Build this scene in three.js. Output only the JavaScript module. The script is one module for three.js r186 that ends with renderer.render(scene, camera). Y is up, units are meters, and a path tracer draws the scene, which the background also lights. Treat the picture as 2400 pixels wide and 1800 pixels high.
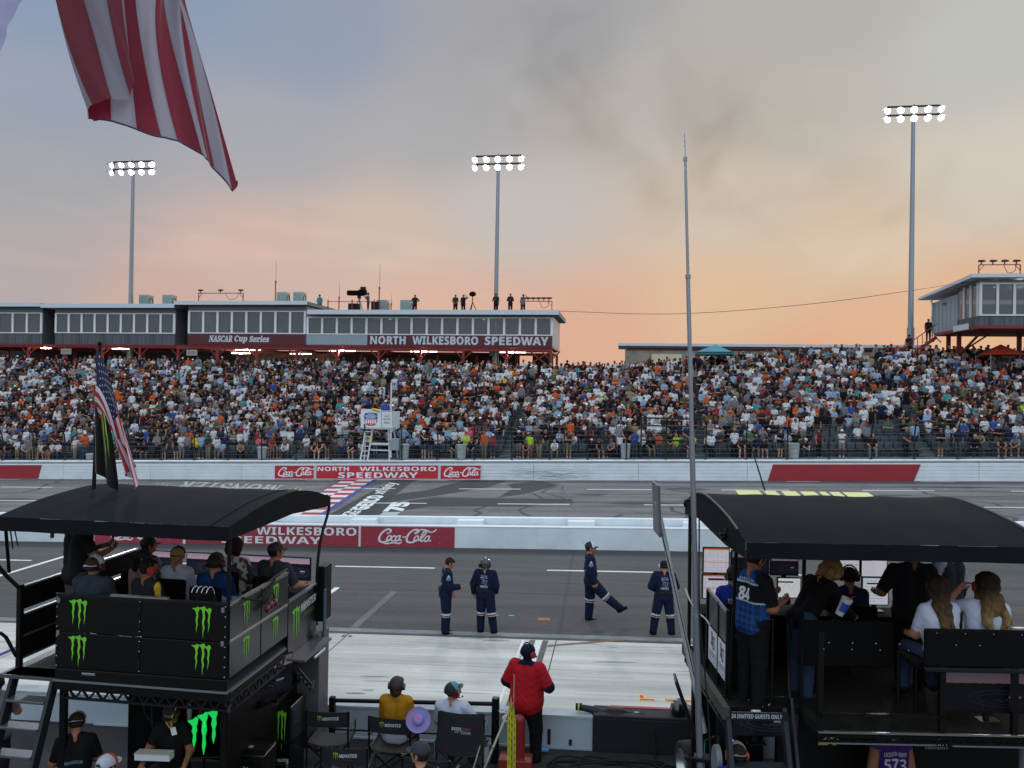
import * as THREE from 'three';
import { RoundedBoxGeometry } from 'three/addons/geometries/RoundedBoxGeometry.js';
import { mergeGeometries } from 'three/addons/utils/BufferGeometryUtils.js';
import { DecalGeometry } from 'three/addons/geometries/DecalGeometry.js';

// ---------- camera, sky, sun, exposure ----------
const D2R = Math.PI / 180;
const scene = new THREE.Scene();
const camera = new THREE.PerspectiveCamera(53.13, 4 / 3, 0.1, 2500);
camera.position.set(0, 5.7, 0);
camera.rotation.order = 'YXZ';
camera.rotation.set(10 / 1800, 8.1 * D2R, 0.9 * D2R);
const renderer = new THREE.WebGLRenderer({ antialias: true });
renderer.toneMapping = THREE.LinearToneMapping;
renderer.toneMappingExposure = 1.0;
renderer.shadowMap.enabled = true;

const lin = (h) => { const c = new THREE.Color(h); return [c.r, c.g, c.b]; };
const hash = (x, y) => { let h = Math.imul(x | 0, 374761393) ^ Math.imul(y | 0, 668265263); h = Math.imul(h ^ (h >>> 13), 1274126177); return ((h ^ (h >>> 16)) >>> 0) / 4294967296; };
const sm = (t) => t * t * (3 - 2 * t);
function vnoise(x, y, px = 0, py = 0) {
  const X = Math.floor(x), Y = Math.floor(y), u = sm(x - X), v = sm(y - Y);
  const w = (a, p) => (p ? ((a % p) + p) % p : a);
  const a = hash(w(X, px), w(Y, py)), b = hash(w(X + 1, px), w(Y, py)), c = hash(w(X, px), w(Y + 1, py)), d = hash(w(X + 1, px), w(Y + 1, py));
  return a + (b - a) * u + (c - a) * v + (a - b - c + d) * u * v;
}
function fbm(x, y, o = 4, px = 0, py = 0) { let s = 0, a = 0.5, t = 0; for (let i = 0; i < o; i++) { s += a * vnoise(x + i * 17.3 * (px ? 0 : 1), y + i * 9.1 * (py ? 0 : 1), px, py); t += a; a *= 0.5; x *= 2; y *= 2; px *= 2; py *= 2; } return s / t; }
const clamp = (x, a, b) => Math.min(b, Math.max(a, x));
const sstep = (a, b, x) => sm(clamp((x - a) / (b - a), 0, 1));
let seedState = 12345;
const rnd = () => { seedState = (seedState + 0x6d2b79f5) | 0; let t = Math.imul(seedState ^ (seedState >>> 15), 1 | seedState); t = (t + Math.imul(t ^ (t >>> 7), 61 | t)) ^ t; return ((t ^ (t >>> 14)) >>> 0) / 4294967296; };
const rr = (a, b) => a + (b - a) * rnd();
const pick = (a) => a[Math.floor(rnd() * a.length)];

{ // dusk sky: after-glow behind the stands to the right, blue-grey overhead and behind
  const pts = [ // azimuth (0 = straight across the track, + right), elevation, colour, strength
    [-1.8, 3.8, '#dcae96', 1], [23.3, 13.6, '#d5ccbf', 1], [-39.5, 13.5, '#a6a7ab', 1], [-40.4, 6.8, '#b4aaaa', 1], [-39.5, 16.5, '#98a2b2', 1], [-17.6, 10.9, '#cebbad', 1], [7.4, 13.8, '#d3c6b6', 1], [18, 4.3, '#e2b392', 1], [-4.9, 25.2, '#a6a7aa', 1], [23.3, 21, '#c0c0bc', 1],
    [7.4, 5.8, '#dfbd9b', 1], [15.9, 10, '#dfcab0', 1], [-8.1, 13.3, '#c4bfba', 1], [-26.5, 9.2, '#d0b5aa', 1], [-23.6, 23.2, '#949fb3', 1], [1.4, 20, '#bab5ae', 1], [-41, 24, '#8b9cb5', 1], [-32, 25, '#8c9cb4', 1], [-26, 17, '#a9aab0', 1], [-14, 18.5, '#adacae', 1], [12, 19, '#c2bcb2', 1], [14, 25, '#b3b2ae', 1], [-33, 5, '#cdada0', 1], [-15, 5.5, '#dab3a0', 1], [24, 5, '#e6b78f', 1], [-10, 1, '#dba48b', 1], [12, 1, '#e2a885', 1],
    [40, 8, '#dcb79a', 1], [42, 24, '#bdbab4', 1], [75, 8, '#c9b0a6', 1], [80, 28, '#a7b0be', 1.3], [-75, 8, '#b4aab0', 1], [-80, 28, '#92a2ba', 1.5],
    [0, 45, '#a6b3c1', 1.6], [60, 45, '#a9b4c0', 1.7], [-60, 45, '#a3b2c1', 1.8], [0, 65, '#aab9c7', 2.1], [120, 60, '#adbcc9', 2.4], [-120, 60, '#acbcc9', 2.4], [0, 89, '#aebdca', 2.3],
    [120, 8, '#b3b3bf', 1.8], [-120, 8, '#b4b7c0', 1.8], [180, 8, '#b6bdc5', 2.1], [120, 30, '#b0bdc8', 2.1], [-120, 30, '#aebdc8', 2.1], [180, 30, '#b2bfc9', 2.7], [180, 60, '#b1bfca', 2.6],
  ].map(([a, e, c, s]) => { a *= D2R; e *= D2R; const l = lin(c); return [Math.sin(a) * Math.cos(e), Math.sin(e), -Math.cos(a) * Math.cos(e), l[0] * s, l[1] * s, l[2] * s]; });
  const W = 1024, H = 512, data = new Float32Array(W * H * 4);
  for (let r = 0; r < H; r++) for (let c = 0; c < W; c++) {
    const up = ((r + 0.5) / H - 0.5) * Math.PI, ro = ((c + 0.5) / W - 0.5) * 2 * Math.PI;
    const x = Math.cos(ro) * Math.cos(up), y = Math.sin(Math.max(up, 0.01)), z = Math.sin(ro) * Math.cos(up);
    let s = 0, R = 0, G = 0, B = 0;
    for (const p of pts) { const dx = x - p[0], dy = (y - p[1]) * 1.6, dz = z - p[2], d2 = dx * dx + dy * dy + dz * dz + 0.0035, w = 1 / (d2 * d2); s += w; R += w * p[3]; G += w * p[4]; B += w * p[5]; }
    R /= s; G /= s; B /= s;
    const az = Math.atan2(x, -z) / D2R, el = Math.asin(y) / D2R;
    // drifting smoke over the right of the stands and faint streaks low on the left
    const wx = fbm(az * 0.12 + 40, el * 0.12, 3) * 8, wy = fbm(az * 0.1 + 9, el * 0.1 + 70, 3) * 6;
    const n = fbm((az + wx) * 0.17 + 5, (el + wy) * 0.24 + 3, 6), n2 = fbm((az + wx * 1.6) * 0.5, (el + wy * 1.6) * 0.62 + 31, 5);
    const band = Math.exp(-(((el - 19 + (az - 2) * 0.42) / 6) ** 2)) * Math.exp(-(((az - 5) / 18) ** 2));
    const smoke = clamp((n - 0.22) * 1.5, 0, 1) * band * (0.2 + 1.35 * n2);
    R *= 1 - 0.29 * smoke; G *= 1 - 0.32 * smoke; B *= 1 - 0.34 * smoke;
    const vary = (fbm(az * 0.09 + 3, el * 0.22 + 8, 4) - 0.5) * 0.05; R *= 1 + vary; G *= 1 + vary * 0.9; B *= 1 + vary * 0.75;
    const st = Math.max(0, fbm(az * 0.12 + 11, el * 1.1 + el * 0.05 * az * 0.1, 4) - 0.55) * Math.exp(-(((el - 9) / 5) ** 2)) * Math.exp(-(((az + 24) / 22) ** 2)); R *= 1 + st * 0.45; G *= 1 + st * 0.3; B *= 1 + st * 0.15;
    const i = (r * W + c) * 4; data[i] = R; data[i + 1] = G; data[i + 2] = B; data[i + 3] = 1;
  }
  const t = new THREE.DataTexture(data, W, H, THREE.RGBAFormat, THREE.FloatType);
  t.mapping = THREE.EquirectangularReflectionMapping; t.magFilter = THREE.LinearFilter; t.needsUpdate = true;
  scene.background = t; scene.environment = t;
}
const sun = new THREE.DirectionalLight(new THREE.Color(1, 0.72, 0.5), 0.5);
sun.position.set(46, 11, -100); sun.target.position.set(0, 0, -20);
sun.castShadow = true; sun.shadow.radius = 24; sun.shadow.mapSize.set(2048, 2048);
Object.assign(sun.shadow.camera, { left: -70, right: 70, top: 60, bottom: -60, near: 1, far: 300 });
scene.add(sun, sun.target);

// ---------- helpers ----------
const SL = 0.03;                                   // the front stretch climbs to the right
const prof = (z) => (z > -30 ? 0 : z < -45 ? 0.46 : 0.46 * (-30 - z) / 15);   // banking of the track
const gy = (x, z) => SL * x + prof(z);
const used = {};
const numbered = (n) => { const k = used[n] = (used[n] ?? -1) + 1; return k ? n + '_' + String(k).padStart(3, '0') : n; };
const V = (x, y, z) => new THREE.Vector3(x, y, z);
function clean(g) { let q = g.index ? g.toNonIndexed() : g; for (const k of Object.keys(q.attributes)) if (!['position', 'normal', 'uv'].includes(k)) q.deleteAttribute(k); if (!q.attributes.normal) q.computeVertexNormals(); if (!q.attributes.uv) q.setAttribute('uv', new THREE.BufferAttribute(new Float32Array(q.attributes.position.count * 2), 2)); return q; }
const merge = (list) => { const l = list.flat(Infinity).filter(Boolean).map(clean); return l.length === 1 ? l[0] : mergeGeometries(l); };
function uvm(g, s = 1) { // uv in metres from the dominant axis of each face
  const q = clean(g), p = q.attributes.position, n = q.attributes.normal, u = q.attributes.uv;
  for (let i = 0; i < p.count; i++) { const ax = Math.abs(n.getX(i)), ay = Math.abs(n.getY(i)), az = Math.abs(n.getZ(i)); const x = p.getX(i), y = p.getY(i), z = p.getZ(i); if (ay > ax && ay > az) u.setXY(i, x * s, -z * s); else if (ax > az) u.setXY(i, z * s, y * s); else u.setXY(i, x * s, y * s); }
  return q;
}
const shear = (g) => { const p = g.attributes.position; for (let i = 0; i < p.count; i++) p.setY(i, p.getY(i) + SL * p.getX(i)); g.computeVertexNormals(); return g; };
function mesh(name, geo, mat, parent = scene) {
  const m = new THREE.Mesh(Array.isArray(geo) ? merge(geo) : geo, mat); m.name = parent === scene ? numbered(name) : name; m.castShadow = m.receiveShadow = true; parent.add(m); return m;
}
const tag = (o, label, category, group, kind) => { if (label) o.userData.label = label; if (category) o.userData.category = category; if (group) o.userData.group = group; if (kind) o.userData.kind = kind; return o; };
function thing(name, label, category, [x, y, z] = [0, 0, 0], turn = 0, group) { const o = new THREE.Group(); o.name = numbered(name); scene.add(o); o.position.set(x, y, z); o.rotation.y = turn; return tag(o, label, category, group); }
const struct = (name, geo, mat) => tag(mesh(name, geo, mat), null, null, null, 'structure');
const bx = (w, h, d, x = 0, y = 0, z = 0) => new THREE.BoxGeometry(w, h, d).translate(x, y, z);
const rbx = (w, h, d, x = 0, y = 0, z = 0, r = 0.01, s = 2) => new RoundedBoxGeometry(w, h, d, s, Math.min(r, w / 2.01, h / 2.01, d / 2.01)).translate(x, y, z);
const bb = (x0, x1, y0, y1, z0, z1) => bx(x1 - x0, y1 - y0, z1 - z0, (x0 + x1) / 2, (y0 + y1) / 2, (z0 + z1) / 2);
function rod(a, b, r0, r1 = r0, seg = 8) { const A = V(...a), B = V(...b), d = B.clone().sub(A), L = d.length(); const g = new THREE.CylinderGeometry(r1, r0, L, seg); g.translate(0, L / 2, 0); g.applyQuaternion(new THREE.Quaternion().setFromUnitVectors(V(0, 1, 0), d.normalize())); return g.translate(...a); }
function bar(a, b, w, h = w) { const A = V(...a), B = V(...b), d = B.clone().sub(A), L = d.length(); const g = new THREE.BoxGeometry(w, h, L); g.translate(0, 0, L / 2); const m = new THREE.Matrix4().lookAt(B, A, Math.abs(d.y) > 0.98 * L ? V(0, 0, 1) : V(0, 1, 0)); g.applyMatrix4(m); return g.translate(...a); }
const pipe = (pts, r, seg = 40, rs = 6, closed = false) => new THREE.TubeGeometry(new THREE.CatmullRomCurve3(pts.map((p) => V(...p)), closed), seg, r, rs, closed);
function poly(pts, depth, bevel = 0) { const s = new THREE.Shape(pts.map((p) => new THREE.Vector2(...p))); return new THREE.ExtrudeGeometry(s, { depth, bevelEnabled: bevel > 0, bevelSize: bevel, bevelThickness: bevel, bevelSegments: 1 }); }
function sheet(x0, x1, z0, z1, nx, nz, off, uvFit) { // ground sheet following slope and banking; uv in metres or fitted 0..1
  const g = new THREE.PlaneGeometry(1, 1, nx, nz), p = g.attributes.position, u = g.attributes.uv;
  for (let i = 0; i < p.count; i++) { const a = p.getX(i) + 0.5, b = p.getY(i) + 0.5, x = x0 + (x1 - x0) * a, z = z1 + (z0 - z1) * b; p.setXYZ(i, x, gy(x, z) + off, z); uvFit ? u.setXY(i, a, b) : u.setXY(i, x, -z); }
  g.computeVertexNormals(); return g;
}
const tex = (cv, srgb = true, rep) => { const t = cv.isTexture ? cv : new THREE.CanvasTexture(cv); t.magFilter = THREE.LinearFilter; if (srgb) t.colorSpace = THREE.SRGBColorSpace; if (rep) { t.wrapS = t.wrapT = THREE.RepeatWrapping; t.repeat.set(rep[0], rep[1]); } return t; };
const canvas = (w, h, fn) => { const c = document.createElement('canvas'); c.width = w; c.height = h; const x = c.getContext('2d'); fn(x, w, h); return c; };
function dataTex(w, h, fn, srgb, rep) { const d = new Uint8Array(w * h * 4); for (let y = 0; y < h; y++) for (let x = 0; x < w; x++) { const v = fn(x / w, y / h, x, y), i = (y * w + x) * 4; if (typeof v === 'number') d[i] = d[i + 1] = d[i + 2] = clamp(v, 0, 1) * 255; else { d[i] = clamp(v[0], 0, 1) * 255; d[i + 1] = clamp(v[1], 0, 1) * 255; d[i + 2] = clamp(v[2], 0, 1) * 255; } d[i + 3] = 255; } const t = new THREE.DataTexture(d, w, h); t.needsUpdate = true; return tex(t, srgb, rep); }
const mat = (color, roughness = 0.7, o = {}) => new THREE.MeshStandardMaterial({ color, roughness, ...o });

const phys = (color, roughness, specularIntensity, o = {}) => new THREE.MeshPhysicalMaterial({ color, roughness, specularIntensity, ...o });
// shared grain
const grain = dataTex(512, 512, (u, v) => 0.5 + 0.5 * (fbm(u * 64, v * 64, 3, 64, 64) - 0.5) + 0.5 * (hash(u * 512, v * 512) - 0.5), false, [1, 1]);
const mottle = dataTex(512, 512, (u, v) => 0.78 + 0.34 * (fbm(u * 8, v * 8, 5, 8, 8) - 0.35) + 0.08 * (hash(u * 512, v * 512) - 0.5), true, [0.25, 0.25]);
const paintWear = dataTex(512, 512, (u, v) => 0.95 + 0.1 * (fbm(u * 8, v * 8, 5, 8, 8) - 0.5) - 0.12 * Math.max(0, fbm(u * 20 + 3, v * 20, 4, 20, 20) - 0.62) + 0.03 * (hash(u * 512, v * 512) - 0.5), true, [0.2, 0.2]);
const weave = dataTex(128, 128, (u, v, x, y) => 0.5 + 0.35 * Math.sin(x * Math.PI / 2) * Math.sin(y * Math.PI / 2) + 0.2 * (hash(x, y) - 0.5), false, [12, 12]);
const MT = {
  black: phys(0x050607, 0.5, 0.5), blackGloss: new THREE.MeshPhysicalMaterial({ color: 0x060708, roughness: 0.35, clearcoat: 0.5, clearcoatRoughness: 0.15 }),
  blackMat: phys(0x060708, 0.9, 0.3), rubber: mat(0x0b0b0c, 0.9), alu: mat(0xb4b7ba, 0.35, { metalness: 0.9 }), aluDull: mat(0x8c9196, 0.5, { metalness: 0.8 }), steelDark: mat(0x2a2d31, 0.45, { metalness: 0.7 }),
  white: mat(0xd9dcdd, 0.55), whiteTrim: mat(0xc9cfd3, 0.5), galv: mat(0x8d959c, 0.5, { metalness: 0.6 }), redSteel: mat(0x7d2222, 0.6), maroon: mat(0x571a22, 0.6), navy: mat(0x101a33, 0.8),
  glass: new THREE.MeshPhysicalMaterial({ color: 0xffffff, roughness: 0.03, transmission: 1, thickness: 0, ior: 1.5 }),
};
// ---------- flat print: lettering and emblems ----------
const txt = (x, s, cx, cy, w, h, color, font = 'bold 100px sans-serif', stroke) => { // text fitted into a w x h box round (cx, cy)
  x.save(); x.font = font; x.textAlign = 'left'; x.textBaseline = 'alphabetic'; const m = x.measureText(s), L = m.actualBoundingBoxLeft, R = m.actualBoundingBoxRight, A = m.actualBoundingBoxAscent, B = m.actualBoundingBoxDescent;
  x.translate(cx, cy); x.scale(w / (L + R), h / (A + B)); x.translate((L - R) / 2, (A - B) / 2); x.fillStyle = color; x.fillText(s, 0, 0); if (stroke) { x.strokeStyle = stroke[0]; x.lineWidth = stroke[1]; x.strokeText(s, 0, 0); } x.restore();
};
function claw(x, X, Y, w, h, color) { // three dripping claw strokes
  x.save(); x.translate(X, Y); x.scale(w / 100, h / 150); x.fillStyle = color; 
  const one = (dx, top, len, k) => { x.beginPath(); x.moveTo(dx - 18, top + 5); x.lineTo(dx, top + 3); x.lineTo(dx + 10, top - 3); x.quadraticCurveTo(dx + 21, top, dx + 19, top + 12); x.lineTo(dx + 13, top + 24); x.lineTo(dx + 15 + k, top + len * 0.35); x.lineTo(dx + 10, top + len * 0.5); x.lineTo(dx + 13 + k, top + len * 0.66); x.lineTo(dx + 8, top + len * 0.8); x.lineTo(dx + 6 + k, top + len); x.lineTo(dx + 4, top + len * 0.82); x.lineTo(dx + 6, top + len * 0.66); x.lineTo(dx + 1, top + len * 0.5); x.lineTo(dx + 5, top + len * 0.3); x.lineTo(dx, top + 17); x.lineTo(dx - 8, top + 11); x.closePath(); x.fill(); };
  one(18, 6, 118, 0); one(50, 2, 146, 2); one(78, 8, 112, -2); x.restore();
}
function drinkWord(x, X, Y, w, c1, c2) { // spiky white wordmark with small green line below
  x.save(); x.translate(X, Y); x.transform(1, -0.06, -0.08, 1, 0, 0);
  txt(x, 'MONSTER', w / 2, 0, w, w * 0.19, c1, 'bold 100px serif'); x.strokeStyle = c1; x.lineWidth = w * 0.012; x.beginPath(); x.moveTo(w * 0.235, -w * 0.14); x.lineTo(w * 0.235, w * 0.13); x.stroke();
  x.restore(); txt(x, 'E N E R G Y', X + w * 0.55, Y + w * 0.2, w * 0.62, w * 0.09, c2);
}
function cola(x, X, Y, w, h, color) { // flowing script word, drawn with broad pen strokes
  x.save(); x.translate(X, Y); x.scale(w / 300, h / 110); x.transform(1, 0, -0.22, 1, 26, 0); x.strokeStyle = color; x.fillStyle = color; x.lineCap = 'round'; x.lineJoin = 'round';
  const P = (lw, f) => { x.lineWidth = lw; x.beginPath(); f(); x.stroke(); };
  const bigC = (dx) => { P(11, () => { x.moveTo(dx + 62, 24); x.bezierCurveTo(dx + 60, 4, dx + 30, 2, dx + 14, 40); x.bezierCurveTo(dx + 4, 68, dx + 12, 94, dx + 40, 90); x.bezierCurveTo(dx + 52, 88, dx + 58, 82, dx + 62, 76); }); P(6, () => { x.moveTo(dx + 62, 24); x.bezierCurveTo(dx + 58, 36, dx + 48, 40, dx + 44, 32); }); };
  const o = (dx, cy = 66) => P(8, () => x.ellipse(dx, cy, 10, 17, 0.25, 0, 7));
  const c = (dx) => P(8, () => { x.moveTo(dx + 9, 56); x.bezierCurveTo(dx + 2, 44, dx - 12, 54, dx - 10, 72); x.bezierCurveTo(dx - 8, 86, dx + 6, 84, dx + 14, 74); });
  const a = (dx) => { o(dx); P(8, () => { x.moveTo(dx + 11, 50); x.bezierCurveTo(dx + 8, 66, dx + 8, 84, dx + 22, 76); }); };
  bigC(0); o(62); c(86); a(108); P(7, () => { x.moveTo(134, 58); x.lineTo(146, 56); });
  bigC(146); o(206); P(9, () => { x.moveTo(222, 76); x.bezierCurveTo(240, 60, 258, 22, 246, 14); x.bezierCurveTo(234, 10, 226, 60, 232, 78); x.bezierCurveTo(236, 84, 242, 82, 246, 76); }); a(262); 
  P(9, () => { x.moveTo(36, 90); x.bezierCurveTo(60, 112, 86, 84, 112, 96); x.bezierCurveTo(122, 100, 128, 96, 132, 90); }); // ribbon under the first word
  P(8, () => { x.moveTo(196, 28); x.bezierCurveTo(206, 4, 240, 6, 262, 22); x.bezierCurveTo(276, 30, 290, 24, 298, 10); });
  x.restore();
}
const GREEN = '#6cc12f';
const wearRed = (x, w, h, base, n, amt) => { x.fillStyle = base; x.fillRect(0, 0, w, h); for (let i = 0; i < n; i++) { const a = rnd() * amt, L = rr(4, 40), X = rnd() * w, Y = rnd() * h; x.strokeStyle = rnd() < 0.75 ? `rgba(205,196,200,${a})` : `rgba(60,20,26,${a})`; x.lineWidth = rr(0.6, 3); x.beginPath(); x.moveTo(X, Y); x.lineTo(X + rr(-8, 8), Y + rr(-L, L) * (rnd() < 0.7 ? 1 : 0.2)); x.stroke(); } };
const art = {
  colaSign: () => canvas(512, 170, (x, w, h) => { x.fillStyle = '#c4d0d8'; x.fillRect(0, 0, w, h); x.fillStyle = '#b31f2c'; x.fillRect(6, 6, w - 12, h - 12); cola(x, 22, 18, w - 44, h - 34, '#dfe4ea'); }),
  colaWorn: () => canvas(1024, 226, (x, w, h) => { wearRed(x, w, h, '#93293a', 1500, 0.4); cola(x, 160, 10, 620, h - 26, '#cdd4da'); }),
  nwsSign: () => canvas(1536, 160, (x, w, h) => { x.fillStyle = '#c4d0d8'; x.fillRect(0, 0, w, h); x.fillStyle = '#b4202d'; x.fillRect(6, 6, w - 12, h - 12); txt(x, 'NORTH', 220, 44, 400, 48, '#dfe3ea'); txt(x, 'WILKESBORO', 1030, 44, 950, 48, '#dfe3ea'); txt(x, 'SPEEDWAY', 785, 113, 1000, 62, '#dfe3ea'); }),
  nwsWorn: () => canvas(2048, 228, (x, w, h) => { wearRed(x, w, h, '#8c2a3a', 2600, 0.35); txt(x, 'NORTH', 420, 62, 560, 92, '#cfd5d8', 'bold 100px sans-serif'); txt(x, 'WILKESBORO', 1440, 62, 1170, 92, '#cfd5d8'); txt(x, 'SPEEDWAY', 1030, 168, 1180, 84, '#d3d8da'); }),
  boxSign: () => canvas(2048, 110, (x, w, h) => { x.fillStyle = '#561a23'; x.fillRect(0, 0, w, h); txt(x, 'NORTH', 235, 54, 400, 88, '#bccad6', 'bold 100px sans-serif', ['#bccad6', 3]); txt(x, 'WILKESBORO', 880, 54, 730, 88, '#bccad6', 'bold 100px sans-serif', ['#bccad6', 3]); txt(x, 'SPEEDWAY', 1665, 54, 690, 88, '#bccad6', 'bold 100px sans-serif', ['#bccad6', 3]); }),
  cupSign: () => canvas(1400, 116, (x, w, h) => { x.fillStyle = '#561a23'; x.fillRect(0, 0, w, h); x.save(); x.transform(1, 0, -0.18, 1, 10, 0); txt(x, 'NASCAR', 400, 55, 280, 66, '#c4ced8', 'bold 100px serif', ['#c4ced8', 5]); txt(x, 'Cup', 640, 62, 150, 80, '#c4ced8', 'bold 100px serif', ['#c4ced8', 5]); txt(x, 'Series', 860, 55, 230, 66, '#c4ced8', 'bold 100px serif', ['#c4ced8', 5]); x.restore(); }),
  crest: () => canvas(512, 400, (x, w, h) => { x.fillStyle = '#cdd8de'; x.fillRect(0, 0, w, h); x.save(); x.beginPath(); x.moveTo(92, 70); x.bezierCurveTo(120, 30, 390, 30, 420, 70); x.bezierCurveTo(450, 200, 410, 330, 350, 352); x.bezierCurveTo(300, 376, 210, 376, 162, 352); x.bezierCurveTo(100, 330, 60, 200, 92, 70); x.closePath(); x.fillStyle = '#1f3f86'; x.fill(); x.clip(); x.fillStyle = '#b4253a'; x.fillRect(60, 210, 400, 200); x.fillStyle = '#e6eaee'; for (let i = 0; i < 5; i++) x.fillRect(120 + i * 58, 222, 36, 86); for (let i = 0; i < 24; i++) x.fillRect(60 + i * 16, 196 + (i % 2) * 10, 14, 10); x.restore(); txt(x, 'NORTH', 256, 82, 170, 36, '#e6eaee'); txt(x, 'WILKESBORO', 256, 126, 300, 36, '#e6eaee'); txt(x, 'SPEEDWAY', 256, 170, 240, 32, '#e6eaee'); txt(x, 'USA', 256, 338, 70, 20, '#e6eaee'); }),
  standBoard: () => canvas(256, 400, (x, w, h) => { x.fillStyle = '#c9cfd2'; x.fillRect(0, 0, w, h); x.fillStyle = '#a3414c'; x.fillRect(8, 14, w - 16, 10); x.fillRect(8, h - 26, w - 16, 10); txt(x, 'NORTH', 128, 125, 110, 40, '#4b5260'); txt(x, 'WILKESBORO', 128, 185, 180, 40, '#4b5260'); txt(x, 'SPEEDWAY', 128, 265, 150, 44, '#4b5260'); }),
  clawPanel: () => canvas(256, 256, (x, w, h) => { x.fillStyle = '#0a0b0d'; x.fillRect(0, 0, w, h); claw(x, 30, 14, 196, 228, GREEN); }),
};
const decal = (cv, rough = 0.6, o = {}) => new THREE.MeshStandardMaterial({ map: tex(cv), transparent: true, roughness: rough, ...o });
const clear = (w, h, fn) => canvas(w, h, fn);
const clawMat = decal(clear(200, 300, (x) => claw(x, 4, 2, 192, 296, GREEN)), 0.45);
const wordMat = decal(clear(512, 200, (x) => drinkWord(x, 10, 70, 490, '#d8dde0', '#4e8f2a')), 0.5);
const chairPrint = decal(clear(512, 160, (x) => { claw(x, 20, 6, 110, 148, '#86a62f'); drinkWord(x, 140, 74, 350, '#c5cbd0', '#39414a'); }), 0.8);
const plane = (w, h, x = 0, y = 0, z = 0) => new THREE.PlaneGeometry(w, h).translate(x, y, z);

// ---------- ground, track, pit road ----------
const earth = mat(0x3a3d36, 0.95, { map: mottle });
{ const g = new THREE.PlaneGeometry(1800, 1800, 60, 60).rotateX(-Math.PI / 2), p = g.attributes.position; for (let i = 0; i < p.count; i++) { const x = p.getX(i), z = p.getZ(i); p.setY(i, SL * clamp(x, -90, 70) - 0.25); } g.computeVertexNormals(); struct('ground', uvm(g), earth); }
const TX0 = -62, TX1 = 42;
const pit0 = [70, 68, 67];
const trackCv = canvas(2048, 384, (x, w, h) => { // patched asphalt: x -62..42, z -45..-29.3 (top of the picture is the outer wall)
  const px = (X) => (X - TX0) / (TX1 - TX0) * w, pz = (Z) => (-45 - Z) / (-15.7) * h;
  const im = x.createImageData(w, h);
  for (let j = 0; j < h; j++) for (let i = 0; i < w; i++) { const n = fbm(i * 0.03, j * 0.08, 4), g = hash(i, j); let v = 98 + (n - 0.5) * 34 + (g - 0.5) * 22; v -= 14 * Math.max(0, fbm(i * 0.004 + 8, j * 0.09, 3) - 0.45) * 4; const k = (j * w + i) * 4; im.data[k] = v; im.data[k + 1] = v * 0.995; im.data[k + 2] = v * 0.985; im.data[k + 3] = 255; }
  x.putImageData(im, 0, 0);
  x.strokeStyle = 'rgba(30,31,33,0.92)'; x.fillStyle = 'rgba(34,35,37,0.9)'; x.lineJoin = 'round'; x.lineCap = 'round';
  const crack = (pts, lw) => { x.lineWidth = lw; x.beginPath(); pts.forEach(([a, b], i) => (i ? x.lineTo(px(a), pz(b)) : x.moveTo(px(a), pz(b)))); x.stroke(); };
  const blob = (pts) => { x.beginPath(); pts.forEach(([a, b], i) => (i ? x.lineTo(px(a), pz(b)) : x.moveTo(px(a), pz(b)))); x.closePath(); x.fill(); };
  crack([[-62, -42.9], [-30, -42.7], [-10, -42.6], [8, -42.5], [42, -42.4]], 3); crack([[-62, -36.6], [-20, -36.4], [-2, -37.4], [42, -37]], 2.4);
  blob([[-9, -45], [-6.4, -45], [-7.2, -42], [-9.6, -39], [-12, -36.6], [-12.5, -38.6], [-10.4, -41]]);
  blob([[-13.6, -45], [-12.2, -45], [-11.4, -33], [-13.2, -31]]); blob([[-13, -35.5], [-9.5, -38.6], [-2.4, -38.4], [-2.2, -37.2], [-9, -36.2], [-12, -33]]);
  blob([[-4.6, -44.4], [-3.4, -42.8], [-4.8, -40], [-6.2, -38.6], [-5.8, -41.5], [-6.4, -43]]); blob([[-9.6, -37.6], [-5, -37.3], [-4, -36.3], [-10.5, -36]]);
  for (let c = 0; c < 70; c++) { let X = rr(TX0, TX1), Z = rr(-45, -30); const pts = [[X, Z]]; const along = rnd() < 0.45; for (let i = 0; i < 7; i++) { X += along ? rr(0.6, 2) : rr(-0.5, 0.7); Z += along ? rr(-0.35, 0.35) : rr(0.3, 1.1); pts.push([X, Z]); } x.strokeStyle = `rgba(30,31,33,${rr(0.55, 0.95)})`; crack(pts, rr(1, 5) * (rnd() < 0.25 ? 2 : 1)); }
  for (let c = 0; c < 26; c++) { const X = rr(TX0, TX1), Z = rr(-44.5, -36), L = rr(1.5, 6); x.fillStyle = `rgba(34,35,37,${rr(0.5, 0.85)})`; blob([[X, Z], [X + L * 0.4, Z - rr(0.1, 0.5)], [X + L, Z + rr(-0.2, 0.3)], [X + L * 0.7, Z + rr(0.3, 0.7)], [X + L * 0.2, Z + rr(0.2, 0.5)]]); }
  for (let c = 0; c < 60; c++) { x.fillStyle = `rgba(40,40,42,${rr(0.05, 0.16)})`; x.fillRect(px(rr(TX0, TX1)), pz(rr(-45, -32)), rr(60, 400), rr(1, 5)); }
  x.fillStyle = 'rgba(58,58,60,0.35)'; x.fillRect(0, 0, w, pz(-43.4));
});
const bumpA = grain.clone(); bumpA.repeat.set(1.3, 1.3);
struct('race_track', sheet(TX0, TX1, -45.4, -29.3, 60, 12, 0.0, true), mat(0xffffff, 0.86, { map: tex(trackCv), bumpMap: bumpA, bumpScale: 0.002 }));
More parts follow.
